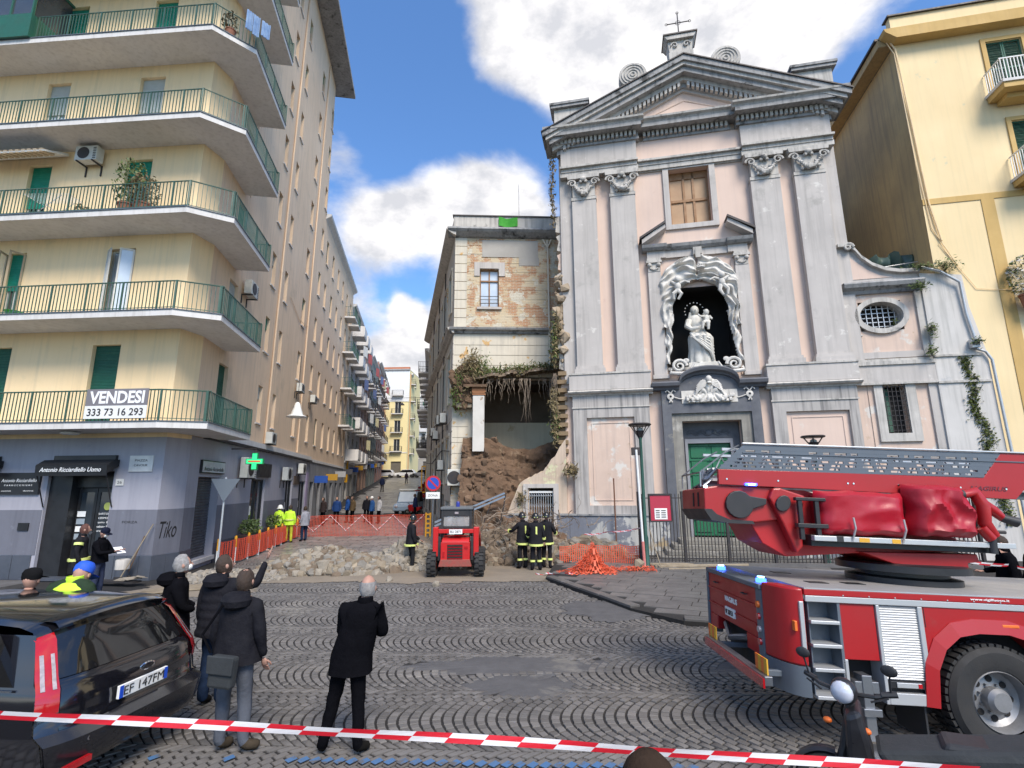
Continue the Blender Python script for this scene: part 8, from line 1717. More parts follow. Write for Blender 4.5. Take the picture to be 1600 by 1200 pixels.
RM = Matrix.Translation((XR - .003, 1.45, 1.14)) @ Matrix.Rotation(R(-90), 4, 'Z')
text('lettering', 'MAGIRUS', .1, M['lettering'], fe, RM @ Matrix.Translation((.0, -.002, .03)), .42, height=.07, bold=.02)
pl = FB('number_plate', M['white'], (XR - .03, XR - .001, 1.3, 1.62, .96, 1.07)); text('lettering', 'VF 28753', .1, M['iron'], pl, Matrix.Translation((XR - .034, 1.46, 1.015)) @ Matrix.Rotation(R(-90), 4, 'Z'), .26, height=.06)
FB('rear_bumper', M['steel'], (-.58, -.5, -.16, 1.62, .6, .69)); FB('bumper_board', M['redlens'], (-.6, -.581, -.16, 1.62, .58, .67), bevel=0); FB('bumper_bracket', M['truckgrey'], (-.5, -.1, .2, .26, .6, .66), (-.5, -.1, 1.4, 1.46, .6, .66))
for y_ in (-.12, 1.36):
    for k in range(4): FB('warning_board', M['orange'] if k % 2 else mk('warning yellow', (.65, .35, .03), None, 3, .5), (-.535, -.52, y_ + k * .07, y_ + k * .07 + .069, .692, .84), bevel=0)
b = MB(); b.tube([(-.15, 1.1, .8), (-.3, 1.5, .7), (-.2, 1.9, .8)], .04, 6); b.build('hose_pipe', M['steel'], fe)
# roller shutter, jack, side locker
sh = FB('locker_frame', M['alu'], (.70, .735, -.008, .2, .45, 1.4), (1.13, 1.179, -.008, .2, .45, 1.4), (.736, 1.129, -.008, .1, .45, .56)); b = MB(); z = 1.395
while z > .68: b.prism([(.02, z), (.01, z - .012), (.02, z - .024)], .737, 1.128, 'x'); z -= .024
b.build('roller_shutter', M['alu'], fe); FB('pull_bar', M['black'], (.74, 1.125, -.0, .03, .6, .67)); FB('name_strip', M['alu'], (.82, 1.07, -.012, -.001, .61, .66)); FB('red_badge', M['redlens'], (1.03, 1.07, -.016, -.012, .615, .655)); FB('locker_dark', M['dark'], (.36, .7, .2, .3, .4, .85), (.736, 1.129, .05, .3, .56, .7), bevel=0)
FB('jack_leg', M['steel'], (.45, .55, -.05, .1, .12, .72), (.38, .62, -.04, .1, .55, .66), (.42, .6, -.08, .02, .35, .42)); MB().lathe([(.001, .06), (.2, .06), (.22, .03), (.001, .02)], (.52, -.12, 0), 16).build('jack_foot', M['steel'], fe); FB('mud_flap', M['plastic'], (1.1, 1.12, .05, .5, .12, .5), bevel=0)
# wheels
def truck_wheel(x_, y_):
    ty = MB().lathe([(.3, .0), (.36, -.02), (.47, -.02), (.515, .02), (.52, .1), (.52, .28), (.5, .32), (.3, .32)], (x_, y_, .52), 40, 'y').build('tyre', M['rubber'], fe, smooth=40)
    for k in range(44):
        a = k * 2 * math.pi / 44
        for q in range(2): B('tread_block', M['rubber'], (-.026, .026, y_ + .03 + q * .15, y_ + .15 + q * .15, .51, .545), par=ty, m=Matrix.Translation((x_, 0, .52)) @ Matrix.Rotation(a + q * .07, 4, 'Y'))
    r_ = MB().lathe([(.3, .02), (.285, .0), (.275, .03), (.26, .12), (.21, .15), (.12, .13), (.12, .04), (.09, .0), (.001, .0)], (x_, y_, .52), 36, 'y').build('rim', mk('grey rim', (.30, .30, .31), (.2, .2, .2), 6, .5, metal=.5), ty, smooth=35)
    for k in range(8):
        a = k * .785; MB().lathe([(.001, -.002), (.032, -.002), (.034, .004)], (x_ + .185 * math.cos(a), y_ + .135, .52 + .185 * math.sin(a)), 12, 'y').build('rim_hole', M['dark'], ty)
        MB().lathe([(.001, -.02), (.012, -.02), (.013, .02)], (x_ + .14 * math.cos(a + .4), y_ + .125, .52 + .14 * math.sin(a + .4)), 6, 'y').build('wheel_nut', M['steel'], ty)
for k in range(26): FB('rivet', M['alu'], (.36 + .27 * k, .372 + .27 * k, -.022, -.018, 1.474, 1.486), bevel=0)
for x_ in (1.19, 2.62, 3.4, 4.6): FB('panel_seam', M['dark'], (x_, x_ + .008, -.003, .0, .56 if x_ > 2 else 1.2, 1.40), bevel=0)
for y_, z_ in ((.95, 1.33), (1.95, 1.33)): MB().tube([(XR - .002, y_ - .06, z_), (XR - .04, y_ - .05, z_), (XR - .04, y_ + .05, z_), (XR - .002, y_ + .06, z_)], .008, 5).build('grab_handle', M['plastic'], fe)
truck_wheel(1.86, .0); truck_wheel(5.8, .0)
MB().box(1.5, 2.2, 2.0, 2.32, .0, 1.0).build('far_wheels', M['rubber'], fe, bevel=.2); 
# turntable and ladder (lies over the near half of the deck)
tt = MB().lathe([(.62, 1.536), (.62, 1.60), (.5, 1.62), (.5, 1.66), (.72, 1.68), (.72, 1.76), (.66, 1.78)], (1.82, 1.2, 0), 36).build('turntable', M['black'], fe, smooth=35)
b = MB(); b.prism([(1.05, 1.9), (2.4, 1.93), (2.42, 1.84), (2.28, 1.82), (2.28, 1.74), (1.9, 1.74), (1.4, 1.78)], .68, 1.7, 'y'); b.build('turret_skirt', M['red'], fe, bevel=.01)
b = MB(); b.prism([(-.08, 1.95), (-.22, 2.2), (-.1, 2.62), (.5, 2.62), (.9, 2.5), (2.3, 2.1), (2.3, 1.94), (1.1, 1.88), (.2, 1.8)], .82, 1.62, 'y'); b.build('turret_body', mk('turret box red', (.42, .012, .016), None, 2, .45), fe, bevel=.01)  # turret box in one even red of its own
b = MB(); b.prism([(-.02, 2.5), (.03, 2.62), (.12, 2.63), (.42, 2.54), (.36, 2.3), (.34, 1.93), (.26, 1.85), (.12, 2.2)], .66, .8, 'y'); b.build('lifting_arm', M['red'], fe, bevel=.02)
b = MB(); b.prism([(-.8, 2.32), (-.72, 2.22), (-.5, 2.2), (-.25, 2.19), (.1, 2.24), (.1, 2.64), (-.6, 2.64), (-.8, 2.6)], .74, 1.7, 'y'); b.build('ladder_foot', M['red'], fe, bevel=.015); b = MB(); b.prism([(-.815, 2.34), (-.73, 2.205), (-.5, 2.175), (-.2, 2.175), (-.22, 2.215), (-.5, 2.22), (-.66, 2.28), (-.72, 2.34)], .72, 1.72, 'y'); b.build('rubber_edge', M['plastic'], fe)
FB('end_slot', M['dark'], (-.806, -.80, .95, 1.0, 2.37, 2.55), (-.806, -.80, 1.15, 1.2, 2.37, 2.55), bevel=0)
b = MB(); b.prism([(-.38 + .17 * math.cos(k * .3927 + .3), 2.41 + .17 * math.sin(k * .3927 + .3)) for k in range(16)], .69, .739, 'y'); b.prism([(-.3, 2.33), (-.05, 2.42), (-.04, 2.49), (-.28, 2.52)], .692, .738, 'y'); b.build('pivot_cover', M['plastic'], fe, bevel=.008)
b = MB(); b.prism([(.13 + .09 * math.cos(k * .5236) + .02 * math.sin(k * .5236), 2.44 + .1 * math.sin(k * .5236)) for k in range(12)], .62, .659, 'y'); b.build('bolt_cover', M['plastic'], fe, bevel=.008)
rd = MB().prism([(-.62, 2.65), (3.0, 2.6), (3.25, 2.85), (9, 2.85), (9, 3.17), (2.92, 3.17), (2.66, 2.86), (-.62, 2.84)], .7, .76, 'y').build('ladder_side_panel', M['red'], fe, bevel=.004)
b = MB()                                     # pierced grey guard: strips and posts around real slots
gl, gr = (lambda z: -.62 + (z - 2.842) * 1.05 if z < 3.17 else -.28), (lambda z: 2.66 + (z - 2.86) * .84)
zs = [2.845, 2.875, 2.9, 2.92, 2.945, 2.965, 2.99, 3.012, 3.032, 3.072, 3.1, 3.165]
for k, (za, zb) in enumerate(zip(zs, zs[1:])):
    if k % 2 == 0: b.hexa([(gl(za), .7, za), (gr(za), .7, za), (gr(za), .72, za), (gl(za), .72, za), (gl(zb), .7, zb), (gr(zb), .7, zb), (gr(zb), .72, zb), (gl(zb), .72, zb)])
    else:
        x = gl(za) + .12; b.box(gl(za), x, .701, .719, za, zb)
        while x < gr(za) - .2:
            s_ = .05 + .1 * rnd.random(); w_ = .03 + .06 * rnd.random() + (.28 if rnd.random() < .12 else 0); b.box(x + s_, x + s_ + w_, .701, .719, za, zb); x += s_ + w_
        b.box(x, gr(za), .701, .719, za, zb)
b.build('pierced_guard', M['truckgrey'], fe, kind='stuff'); FB('guard_top_rail', M['alu'], (-.3, 9, .68, .73, 3.17, 3.19)); FB('guard_mid_rail', M['truckgrey'], (-.3, 9, .69, .699, 3.055, 3.068), bevel=0)
b = MB()                                     # the ladder truss inside
for y_ in (.85, 1.6):
    for z_ in (2.75, 3.1): b.box(-.5, 9, y_, y_ + .04, z_, z_ + .035)
    for k in range(30): b.tube([(-.4 + k * .32, y_ + .02, 2.78), (-.24 + k * .32, y_ + .02, 3.1), (-.08 + k * .32, y_ + .02, 2.78)], .014, 4)
for k in range(32): b.tube([(-.4 + k * .3, .86, 2.8), (-.4 + k * .3, 1.62, 2.8)], .014, 4)
b.build('ladder_truss', M['alu'], fe); FB('far_guard', M['truckgrey'], (-.5, 9, 1.66, 1.7, 2.65, 2.83))
b = MB(); b.tube([(-.82, .8, 2.62), (-.82, .8, 2.8), (-.5, .8, 3.06), (-.3, .8, 3.17)], .012, 4); b.tube([(-.82, 1.6, 2.62), (-.82, 1.6, 2.8), (-.5, 1.6, 3.06), (-.3, 1.6, 3.17)], .012, 4); b.tube([(-.82, .8, 2.8), (-.82, 1.6, 2.8)], .012, 4)
for k in range(16): b.tube([(-.78 + rnd.random() * .1, .8 + rnd.random() * .5, 2.62), (-.74 + rnd.random() * .12, .8 + rnd.random() * .5, 2.72), (-.66 + rnd.random() * .1, .8 + rnd.random() * .5, 2.86)], .012 + .012 * rnd.random(), 5)
b.build('cage_and_hoses', M['steel'], fe); bl_ = FB('blue_beacon', M['blue_lamp'], (-.3, -.16, .66, .699, 2.645, 2.675)); FB('lit_core', M['blue_core'], (-.27, -.19, .655, .66, 2.65, 2.67), par=bl_, bevel=0); FB('small_blue_lamp', M['blue_core'], (-.78, -.75, .76, .8, 2.61, 2.63), bevel=0)
for x_ in (-.52, .12, .98, 1.05, 1.6, 2.35, 2.9): MB().lathe([(.001, -.006), (.011, -.006), (.012, 0)], (x_, .699, 2.72 + .0 * x_), 8, 'y').build('bolt', M['chrome'], rd)
text('lettering', 'MAGIRUS', .1, mk('dark red lettering', (.13, .02, .03), None, 2, .5), rd, Matrix.Translation((2.68, .697, 2.72)), .46, height=.055, shear=.3, bold=.02)
for x_ in (.27, .47): FB('frame_post', M['black'], (x_, x_ + .05, .55, .6, 2.02, 2.52))
FB('frame_bar', M['black'], (.24, .62, .54, .61, 2.48, 2.52)); FB('frame_bar', M['black'], (.24, .6, .53, .62, 2.16, 2.21)); FB('side_rail', M['alu'], (.4, 2.72, .5, .58, 2.015, 2.075)); FB('yellow_marking', mk('warning yellow', (.65, .35, .03)), (.92, 1.04, .497, .4995, 2.02, 2.07), (1.3, 1.4, .497, .4995, 2.02, 2.07), bevel=0); FB('black_sleeve', M['plastic'], (.66, .74, .495, .585, 2.01, 2.08)); FB('under_tray', M['black'], (.4, 2.5, .58, 1.1, 1.95, 2.08))
def tarp(label, x0_, x1_, z0_, z1_, y0_, dep, seed, tl=0., par=None, nx=30, nz=18):
    b = MB(); idd = {}
    for i in range(nx + 1):
        for j in range(nz + 1):
            s, t = i / nx, j / nz; e = (min(s, 1 - s, .12) / .12) ** .5 * (min(t + .03, 1 - t, .12) / .15) ** .4
            cr_ = (abs(noise.noise((s * 2.4 + seed, t * 1.8, seed))) * 1.4 + .35 * abs(noise.noise((s * 5, t * 4 + seed, seed)))) * (.45 if seed < 5 else 1.15) + (.2 if seed < 5 else 0)
            idd[i, j] = b.vt((x0_ + (x1_ - x0_) * s + .03 * noise.noise((t * 3, s, seed)), y0_ - dep * e + dep * .9 * (cr_ - .4) * .55 * e, z0_ + (z1_ - z0_) * t * (1 + tl * (s - .5)) + .03 * noise.noise((s * 4, t * 2, seed + 3))))
    for i in range(nx):
        for j in range(nz): b.fi([idd[i, j], idd[i + 1, j], idd[i + 1, j + 1], idd[i, j + 1]])
    o = b.build('tarpaulin', M['tarp'], fe, smooth=35, label=label); FB('tarp_back', M['tarp'], (x0_ + .03, x1_ - .03, y0_, y0_ + .25, z0_ + .02, z1_ - .06), par=o)
    return o
t1 = tarp('smooth rectangular red cover', .52, 1.58, 2.1, 2.62, .68, .2, 4.2); tarp('crumpled red cover', 1.6, 2.32, 2.12, 2.73, .66, .26, 9.1)
for x_ in (.84, 1.42): MB().tube([(x_, .43, 2.3), (x_ + .02, .44, 2.18), (x_, .5, 2.02)], .012, 5).build('strap', M['alu'], t1)
b = MB(); b.tube([(2.2, .5, 2.62), (2.35, .52, 2.66), (2.42, .5, 2.5), (2.4, .5, 2.3), (2.5, .5, 2.15)], [.05, .07, .075, .07, .05], 10); b.tube([(2.4, .5, 2.55), (2.52, .5, 2.45), (2.62, .5, 2.36)], [.05, .06, .045], 10); b.tube([(2.35, .5, 2.25), (2.45, .5, 2.12)], [.06, .06], 10); b.build('water_monitor', M['red'], fe, smooth=45)
b = MB(); b.cyl((2.6, .5, 2.37), (2.76, .48, 2.32), .045, .06, 12); b.cyl((2.14, .5, 2.62), (2.2, .5, 2.62), .06, .06, 12); b.cyl((2.5, .5, 2.2), (2.62, .5, 2.2), .02, .02, 8); b.cyl((2.45, .5, 1.95), (2.46, .5, 2.15), .04, .04, 8); b.build('monitor_nozzle', M['plastic'], fe, smooth=45)
# ================================================================== black estate car
cr_ = thing('black_car', 'glossy black people carrier with red vertical tail lamps parked at the left edge', 'car', (-3.83, 5.68, 0), R(172)); cr_.scale = (1, 1, .965); prof = [(-.06, .30), (-.1, .42), (-.1, .6), (-.02, .66), (.0, .8), (.03, 1.0), (.1, 1.06), (.3, 1.44), (.38, 1.55), (.55, 1.59), (1.2, 1.63), (2.2, 1.62), (2.8, 1.52), (3.5, 1.12), (3.7, 1.04), (4.25, .86), (4.38, .7), (4.36, .4), (4.2, .28)]
def wz(z): return .86 if z < .5 else (.9 if z < .95 else .9 - (z - .95) * .33)
def surf(pts, t0, t1, nt, off=0, wf=1.):
    b = MB(); n = len(pts); idd = {}
    for i, (x, z) in enumerate(pts):
        px_, pz_ = pts[max(0, i - 1)], pts[min(n - 1, i + 1)]; dx, dz = pz_[0] - px_[0], pz_[1] - px_[1]; L = math.hypot(dx, dz) or 1; nx_, nz_ = -dz / L, dx / L
        for k in range(nt + 1):
            t = t0 + (t1 - t0) * k / nt; rr = .13 * abs(t) ** 5 * (1 if x < 1.5 else -1 if x > 3.6 else 0); idd[i, k] = b.vt((x + rr + nx_ * off, wz(z) * t * wf, z - .07 * t ** 4 * (1 if z > 1.4 else .0) + nz_ * off - .03 * t * t * (z > 1.5)))
    for i in range(n - 1):
        for k in range(nt): b.fi([idd[i, k], idd[i + 1, k], idd[i + 1, k + 1], idd[i, k + 1]])
    return b
b = surf(prof, -1, 1, 24)
def xr(z, rear=True):
    P_ = prof[:10] if rear else prof[::-1][:9]
    for (xa, za), (xb, zb) in zip(P_, P_[1:]):
        if min(za, zb) <= z <= max(za, zb): return xa + (xb - xa) * (z - za) / ((zb - za) or 1)
    return P_[-1][0] if z > 1 else P_[0][0]
for s in (-1, 1):
    zl = [.3, .42, .6, .66, .8, .95, 1.0, 1.06, 1.2, 1.32, 1.44, 1.5]; g_ = []
    for z in zl: a, c = xr(z) + .13, xr(z, False) - .13 * (z < 1); g_.append([b.vt((a + (c - a) * k / 20, s * (wz(z) + .012 * math.sin(math.pi * min(1, max(0, (z - .3) / .7)))), z - .1 * (z > 1.45))) for k in range(21)])
    for A_, B_ in zip(g_, g_[1:]):
        for k in range(20): b.fi([A_[k], A_[k + 1], B_[k + 1], B_[k]])
b.build('body', M['carblack'], cr_, smooth=45)
surf([(.105, 1.07), (.2, 1.255), (.3, 1.44), (.35, 1.50)], -.86, .86, 16, .008).build('rear_window', M['carglass'], cr_, smooth=50)
surf([(-.02, .66), (.0, .72), (.0, .8), (.03, 1.0), (.08, 1.05)], -.84, .84, 16, .006).build('tailgate', M['carblack'], cr_, smooth=50)
surf([(-.06, .32), (-.12, .42), (-.12, .58), (-.03, .64)], -1, 1, 20, .02, 1.01).build('bumper', mk('dark bumper', (.012, .012, .015), None, 2, .25, coat=.6), cr_, smooth=50)
surf([(.34, 1.49), (.26, 1.56), (.3, 1.585), (.5, 1.6)], -.9, .9, 16, .012).build('roof_spoiler', M['carblack'], cr_, smooth=50)
for s in (-1, 1):
    t0, t1 = (.86, 1.02) if s > 0 else (-1.02, -.86); lm = surf([(-.0, .82), (.0, .9), (.03, 1.0), (.1, 1.1), (.26, 1.38), (.33, 1.47)], t0, t1, 5, .02).build('tail_lamp', M['redlens'], cr_, smooth=60)
    q0, q1 = (.885, .915) if s > 0 else (-.915, -.885); surf([(.03, 1.0), (.07, 1.06), (.13, 1.16), (.2, 1.27)], q0, q1, 2, .026).build('clear_lens', M['clearlens'], lm, smooth=60); q0, q1 = (.965, .995) if s > 0 else (-.995, -.965); surf([(.03, 1.0), (.07, 1.06), (.13, 1.16), (.2, 1.27)], q0, q1, 2, .026).build('clear_lens', M['clearlens'], lm, smooth=60)
    MB().prism([(.42, 1.04), (3.3, 1.0), (2.75, 1.42), (.75, 1.47)], s * .875 if s < 0 else .80, -.80 if s < 0 else .875, 'y').build('side_window', M['carglass'], cr_); MB().tube([(.4, s * .905, 1.02), (1.8, s * .905, .995), (3.35, s * .9, .985)], .01, 5).build('chrome_trim', M['chrome'], cr_)
    MB().tube([(.8, s * .93, .88), (1.1, s * .93, .88)], .014, 6).build('door_handle', M['chrome'], cr_)
    for x_ in (.95, 3.55):
        w_ = MB().lathe([(.2, -.1), (.31, -.11), (.33, -.06), (.33, .06), (.31, .11), (.2, .1)], (x_, s * .8, .33), 24, 'y').build('wheel', M['rubber'], cr_, smooth=40); MB().lathe([(.001, -.03), (.2, -.05), (.2, .05), (.001, .03)], (x_, s * .86, .33), 16, 'y').build('hub_cap', M['steel'], w_)
CM_ = Matrix.Translation((-.03, 0, 0)) @ Matrix.Rotation(R(-90), 4, 'Z') @ Matrix.Diagonal((1.12, 1, 1.1, 1)) @ Matrix.Translation((0, 0, -.07))
np_ = B('number_plate', M['white'], (-.26, .26, -.03, .0, .74, .85), par=cr_, m=Matrix.Translation((.0, -.02, 0)) @ CM_, bevel=.004)
B('blue_band', M['blueplate'], (-.258, -.22, -.033, -.0305, .743, .847), (.22, .258, -.033, -.0305, .743, .847), par=np_, m=Matrix.Translation((0, -.02, 0)) @ CM_); text('lettering', 'EF 147FM', .1, M['iron'], np_, Matrix.Translation((0, -.02, 0)) @ CM_ @ Matrix.Translation((0, -.033, .795)), .43, height=.075, bold=-.004)
em = MB(Matrix.Translation((-.0, -.02, 0)) @ CM_); em.m = em.m @ Matrix.Diagonal((1.9, 1, .8, 1)); em.lathe([(.001, -.05), (.035, -.05), (.045, -.04)], (0, 0, 1.18), 20, 'y'); em.build('oval_badge', M['chrome'], cr_, smooth=40)
em = MB(Matrix.Translation((0, -.02, 0)) @ CM_); em.m = em.m @ Matrix.Diagonal((1.9, 1, .8, 1)); em.lathe([(.001, -.054), (.03, -.054), (.032, -.05)], (0, 0, 1.18), 20, 'y'); em.build('badge_centre', M['carblack'], cr_)
text('lettering', 'C-MAX', .07, M['chrome'], cr_, Matrix.Translation((-.12, .48, .55)) @ Matrix.Rotation(R(-90), 4, 'Z'), .3, shear=.4)
B('reflector', M['redlens'], (-.16, -.12, .58, .82, .36, .41), par=cr_, m=Matrix()); 
# ================================================================== skid steer loader
ld = thing('skid_steer_loader', 'small red and black skid steer loader seen from behind at the rubble', 'loader', (-1.75, 16.1, 0), R(1)); BL_ = lambda name, mat, *bx, par=ld, bevel=.01: B(name, mat, *bx, par=par, m=Matrix(), bevel=bevel)
# engine door at the rear faces -y
eb = BL_('engine_cover', M['red2'], (-.44, .44, .0, .5, .42, 1.05)); MB().prism([(-.5, .35), (.5, .35), (.44, .55), (-.44, .55)], -.06, .1, 'y').build('rear_bumper', mk('scuffed red steel', (.35, .05, .04), (.2, .08, .06), 6, .6), ld, bevel=.01)
BL_('radiator_opening', M['dark'], (-.24, .22, -.012, .0, .5, .98), par=eb, bevel=0)
for k in range(11): BL_('grille_bar', M['redlens'] if k % 2 else M['iron'], (-.22, .2, -.03, -.012, .52 + k * .042, .54 + k * .042), par=eb, bevel=0)
BL_('tail_light', M['redlens'], (-.38, -.32, -.02, .0, .62, .78), (.28, .38, -.02, .0, .86, .93), par=eb, bevel=0)
MB().prism([(0, 1.051), (.5, 1.051), (.5, 1.22), (.08, 1.12)], -.42, .42, 'x').build('bonnet', M['red2'], ld, bevel=.02)
for s in (-1, 1): BL_('lift_tower', M['red2'], (s * .62 - .08, s * .62 + .08, .12, .4, .62, 1.48), bevel=.02); BL_('side_panel', M['plastic'], (s * .5 - .05, s * .5 + .05, .15, 1.6, .5, 1.2)); MB().prism([(.3, 1.3), (1.3, 1.05), (1.9, .5), (2.0, .55), (1.4, 1.2), (.3, 1.47)], s * .66 - .05, s * .66 + .05, 'x').build('lift_arm', M['red2'], ld, bevel=.01)
BL_('cross_member', M['red2'], (-.54, .54, .13, .25, 1.3, 1.42)); pl = BL_('number_plate', M['white'], (-.2, .2, .08, .1, 1.28, 1.42), bevel=0); text('lettering', 'BU 2871', .08, M['iron'], pl, Matrix.Translation((0, .077, 1.35)), .32, height=.07)
cab = BL_('cab_frame', M['plastic'], (-.48, -.4, .3, .38, 1.2, 2.0), (.4, .48, .3, .38, 1.2, 2.0), (-.4, .4, .3, .38, 1.8, 2.0), (-.4, .4, .3, .38, 1.42, 1.5)); BL_('cab_post', M['plastic'], (-.48, -.4, 1.3, 1.38, 1.0, 2.0)); BL_('cab_post', M['plastic'], (.4, .48, 1.3, 1.38, 1.0, 2.0)); BL_('cab_roof', mk('grey cab roof', (.13, .14, .15), None, 3, .5), (-.5, .5, .26, 1.42, 2.001, 2.08)); BL_('side_window', M['carglass'], (-.46, -.45, .38, 1.3, 1.3, 1.95), (.45, .46, .38, 1.3, 1.3, 1.95), par=cab, bevel=0); BL_('rear_pane', mk('dusty pane', (.35, .35, .34), (.5, .5, .5), 5, .3, alpha=.45), (-.4, .4, .33, .34, 1.5, 1.8), par=cab, bevel=0); BL_('work_light', M['clearlens'], (-.06, .06, .27, .299, 1.86, 1.93), par=cab)
MB().lathe([(.06, 2.081), (.06, 2.2), (.04, 2.24), (.001, 2.25)], (.02, .5, 0), 12).build('blue_beacon', mk('dark blue beacon', (.02, .03, .25), None, 2, .3), ld, smooth=40)
for s in (-1, 1):
    for y_ in (.3, 1.35):
        ty = MB().lathe([(.16, -.13), (.34, -.14), (.39, -.1), (.39, .1), (.34, .14), (.16, .13)], (s * .72, y_, .39), 26, 'x').build('tyre', M['rubber'], ld, smooth=40)
        if y_ < 1:
            for k in range(18):
                for q in (-1, 1): B('tread_lug', M['rubber'], (s * .72 - .065 + q * .07, s * .72 + .065 + q * .07, -.028, .028, .38, .42), par=ty, m=Matrix.Translation((0, y_, .39)) @ Matrix.Rotation(k * .349 + q * .09, 4, 'X'))
        MB().lathe([(.001, -.1), (.16, -.12), (.16, .12), (.001, .1)], (s * .72, y_, .39), 16, 'x').build('hub', M['redlens'], ty)
MB().prism([(1.9, .1), (2.5, .08), (2.5, .14), (2.0, .16), (1.95, .7), (1.88, .7)], -.8, .8, 'x').build('bucket', M['steel'], ld)
person('driver in dark clothes inside the red loader cab', (-1.75, 16.85, .52), 0, .82, dict(knl=(-.12, .4, .85), anl=(-.12, .5, .45), tol=(-.12, .6, .42), knr=(.12, .4, .85), anr=(.12, .5, .45), tor=(.12, .6, .42)), top=BLK, leg=BLK, detail=False, hands=False)
# ================================================================== scooter
sc = thing('scooter', 'black scooter with a round headlamp parked in front of the fire engine', 'scooter', (3.12, 4.4, 0), R(58))
SB = mk('scooter black plastic', (.012, .012, .014), (.02, .02, .024), 5, .35)
def wh(y_, r): 
    t = MB().lathe([(r - .07, -.05), (r - .01, -.055), (r, -.02), (r, .02), (r - .01, .055), (r - .07, .05)], (0, y_, r), 26, 'x').build('wheel', M['rubber'], sc, smooth=40); b = MB()
    for k in range(5): a = k * 1.257; b.tube([(0, y_, r), (0, y_ + (r - .06) * math.cos(a), r + (r - .06) * math.sin(a))], .014, 5)
    b.build('spokes', M['alu'], t)
wh(.62, .27); wh(-.62, .26)
b = MB(); b.lathe([(.29, -.06), (.31, -.03), (.31, .03), (.29, .06)], (0, .62, .27), 16, 'x', R(-100), R(100)); b.build('front_mudguard', SB, sc, smooth=50)
MB().tube([(0, .62, .27), (0, .5, .6), (0, .42, .95)], .035, 8).build('fork', M['plastic'], sc)
b = MB(); b.prism([(.38, .25), (.5, .32), (.47, .9), (.36, .95), (.3, .6)], -.19, .19, 'x'); b.build('leg_shield', SB, sc, bevel=.04); MB().prism([(-.25, .2), (.35, .22), (.35, .3), (-.25, .3)], -.17, .17, 'x').build('footboard', SB, sc, bevel=.02)
b = MB(); b.prism([(-.2, .3), (-.85, .5), (-.9, .66), (-.75, .76), (-.15, .7), (-.12, .5)], -.15, .15, 'x'); b.build('rear_body', SB, sc, bevel=.05); MB().prism([(-.1, .72), (-.8, .78), (-.85, .86), (-.5, .84), (-.15, .82)], -.14, .14, 'x').build('seat', M['plastic'], sc, bevel=.03)
SH_ = Matrix.Translation((0, .45, 0)) @ Matrix.Rotation(R(72), 4, 'Z') @ Matrix.Translation((0, -.45, 0))
MB(SH_).ball((0, .47, 1.03), (.1, .09, .1), 14).build('headlamp_housing', SB, sc, smooth=True); MB(SH_).ball((0, .515, 1.03), (.085, .065, .085), 14).build('headlamp_lens', mk('pale lamp lens', (.55, .58, .66), (.4, .42, .5), 9, .15, coat=1), sc, smooth=True)
b = MB(SH_); b.tube([(-.34, .34, 1.06), (-.2, .4, 1.02), (0, .42, 1.0), (.2, .4, 1.02), (.34, .34, 1.06)], .016, 6); b.build('handlebar', M['plastic'], sc); b = MB(SH_)
for s in (-1, 1): b.tube([(s * .34, .34, 1.06), (s * .24, .38, 1.04)], .024, 7); b.tube([(s * .3, .42, 1.04), (s * .18, .45, .99)], .009, 4); b.tube([(s * .3, .36, 1.05), (s * .32, .4, 1.22)], .008, 4)
b.build('grips_and_levers', M['plastic'], sc)
for s in (-1, 1): MB(SH_).ball((s * .32, .4, 1.24), (.06, .015, .045), 10).build('mirror', M['plastic'], sc, smooth=True); MB(SH_).ball((s * .14, .5, .78), (.035, .03, .025), 8).build('indicator', M['orange'], sc, smooth=True)
MB().prism([(-.75, .74), (.2, .55), (.3, .68), (-.7, .9)], -.2, .2, 'x').build('rain_cover', mk('charcoal nylon', (.05, .058, .062)), sc, bevel=.05)
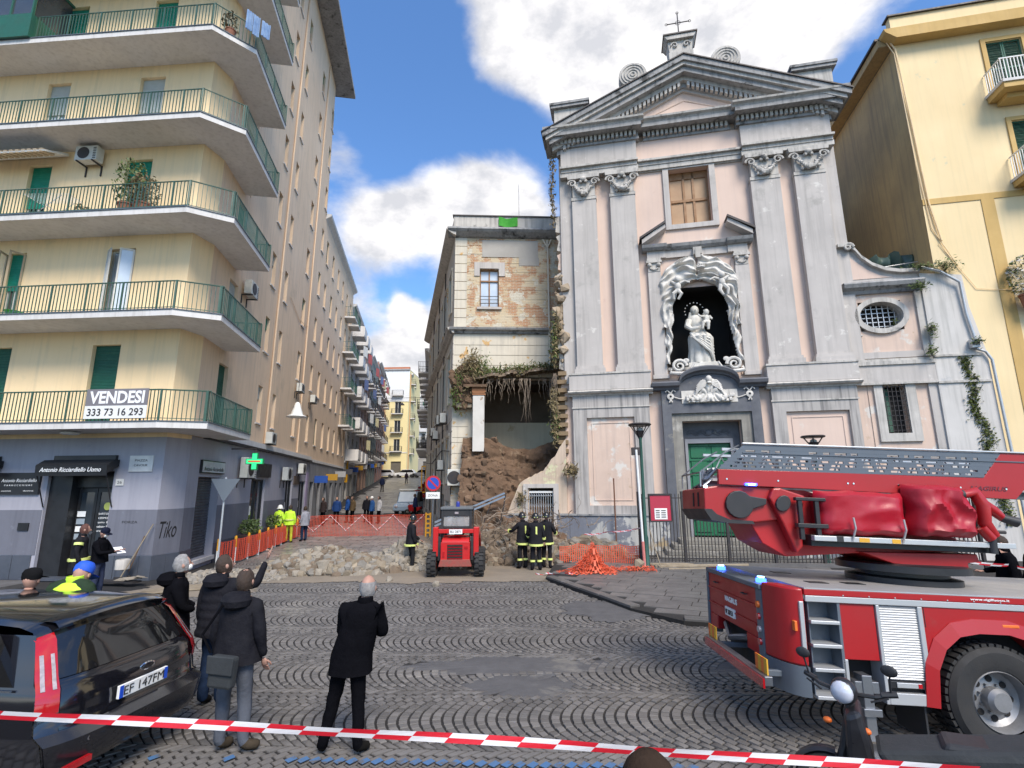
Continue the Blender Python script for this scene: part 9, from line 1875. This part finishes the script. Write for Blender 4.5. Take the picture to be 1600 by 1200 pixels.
# ================================================================== distant vehicles
def smallcar(label, loc, rz, paint, L=3.9, Wd_=1.6, H=1.45, cat='car', grp=None):
    o = thing('parked_car', label, cat, loc, rz, grp); h = L / 2; b = MB(); b.prism([(-h, .3), (h, .3), (h, .62), (h - .1, .8), (h - .95, .92), (h - 1.5, H), (-h + .5, H), (-h + .08, .95), (-h, .6)], -Wd_ / 2, Wd_ / 2, 'x'); b.build('body', paint, o, bevel=.08)
    MB().prism([(h - 1.0, .93), (h - 1.5, H - .06), (-h + .6, H - .06), (-h + .25, .95)], -Wd_ / 2 - .01, Wd_ / 2 + .01, 'x').build('side_window', M['carglass'], o); MB().prism([(h - .93, .94), (h - 1.42, H - .05), (h - 1.45, H - .03), (h - .9, .97)], -Wd_ / 2 + .12, Wd_ / 2 - .12, 'x').build('windscreen', M['glass_lit'] if 'van' in cat else M['carglass'], o)
    for s in (-1, 1):
        for y_ in (-h + .7, h - .75): MB().lathe([(.001, -.1), (.29, -.1), (.3, 0), (.29, .1), (.001, .1)], (s * (Wd_ / 2 - .08), y_, .3), 16, 'x').build('wheel', M['rubber'], o, smooth=40)
        MB().ball((s * (Wd_ / 2 - .25), h, .62), (.14, .05, .1), 8).build('headlight', M['clearlens'], o, smooth=True)
    return o
PB = mk('pale blue car paint', (.28, .36, .46), None, 2, .25, coat=.6)
v_ = smallcar('small pale blue van with a roof rack driving down the street', gp(-8.15, 41), R(175), PB, 3.3, 1.5, 1.75, 'van'); MB().box(-.7, .7, -1.3, .3, 1.85, 1.93).box(-.65, -.6, -1, -.9, 1.74, 1.85).box(.6, .65, -1, -.9, 1.74, 1.85).build('roof_rack', M['white'], v_)
for k, (x, lb, c_) in enumerate(((-25.2, 'silver car parked crosswise below the yellow house', (.5, .5, .52)), (-21.2, 'white car parked crosswise below the yellow house', (.7, .7, .7)), (-17.9, 'grey car parked by the orange house', (.25, .25, .27)))): smallcar(lb, gp(x + 1.2, 96.5), R(90), mk('car paint %d' % k, c_, None, 2, .25, coat=.6))
mt = thing('motorbike', 'red motorbike parked beside the small van', 'motorbike', gp(-7.3, 38.6), R(60))
for y_ in (-.6, .6): MB().lathe([(.2, -.05), (.3, -.05), (.3, .05), (.2, .05)], (0, y_, .3), 18, 'x').build('wheel', M['rubber'], mt)
MB().prism([(-.6, .55), (-.3, .45), (.35, .45), (.5, .9), (.2, .95), (-.1, .75), (-.7, .8)], -.12, .12, 'x').build('fairing', M['red'], mt, bevel=.03); MB().tube([(0, .6, .3), (0, .42, 1.0), (-.3, .35, 1.05)], .025, 5).build('fork', M['steel'], mt)
for k in range(9):
    o = mt if k == 0 else copy_tree(mt)
    if k: x, y = -9.6 + (k % 2) * .5 - k * .25, 47 + k * 2.3; o.location = gp(x + .8, y); o['label'] = ['', 'first of the parked motorbikes on the right kerb up the street', 'second parked motorbike from the near end of the right kerb row', 'third parked motorbike from the near end of the right kerb row', 'fourth parked motorbike from the near end of the right kerb row', 'fifth parked motorbike from the near end of the right kerb row', 'sixth parked motorbike from the near end of the right kerb row', 'seventh parked motorbike from the near end of the right kerb row', 'farthest parked motorbike in the right kerb row'][k]; o['group'] = 'motorbikes parked on the right kerb'
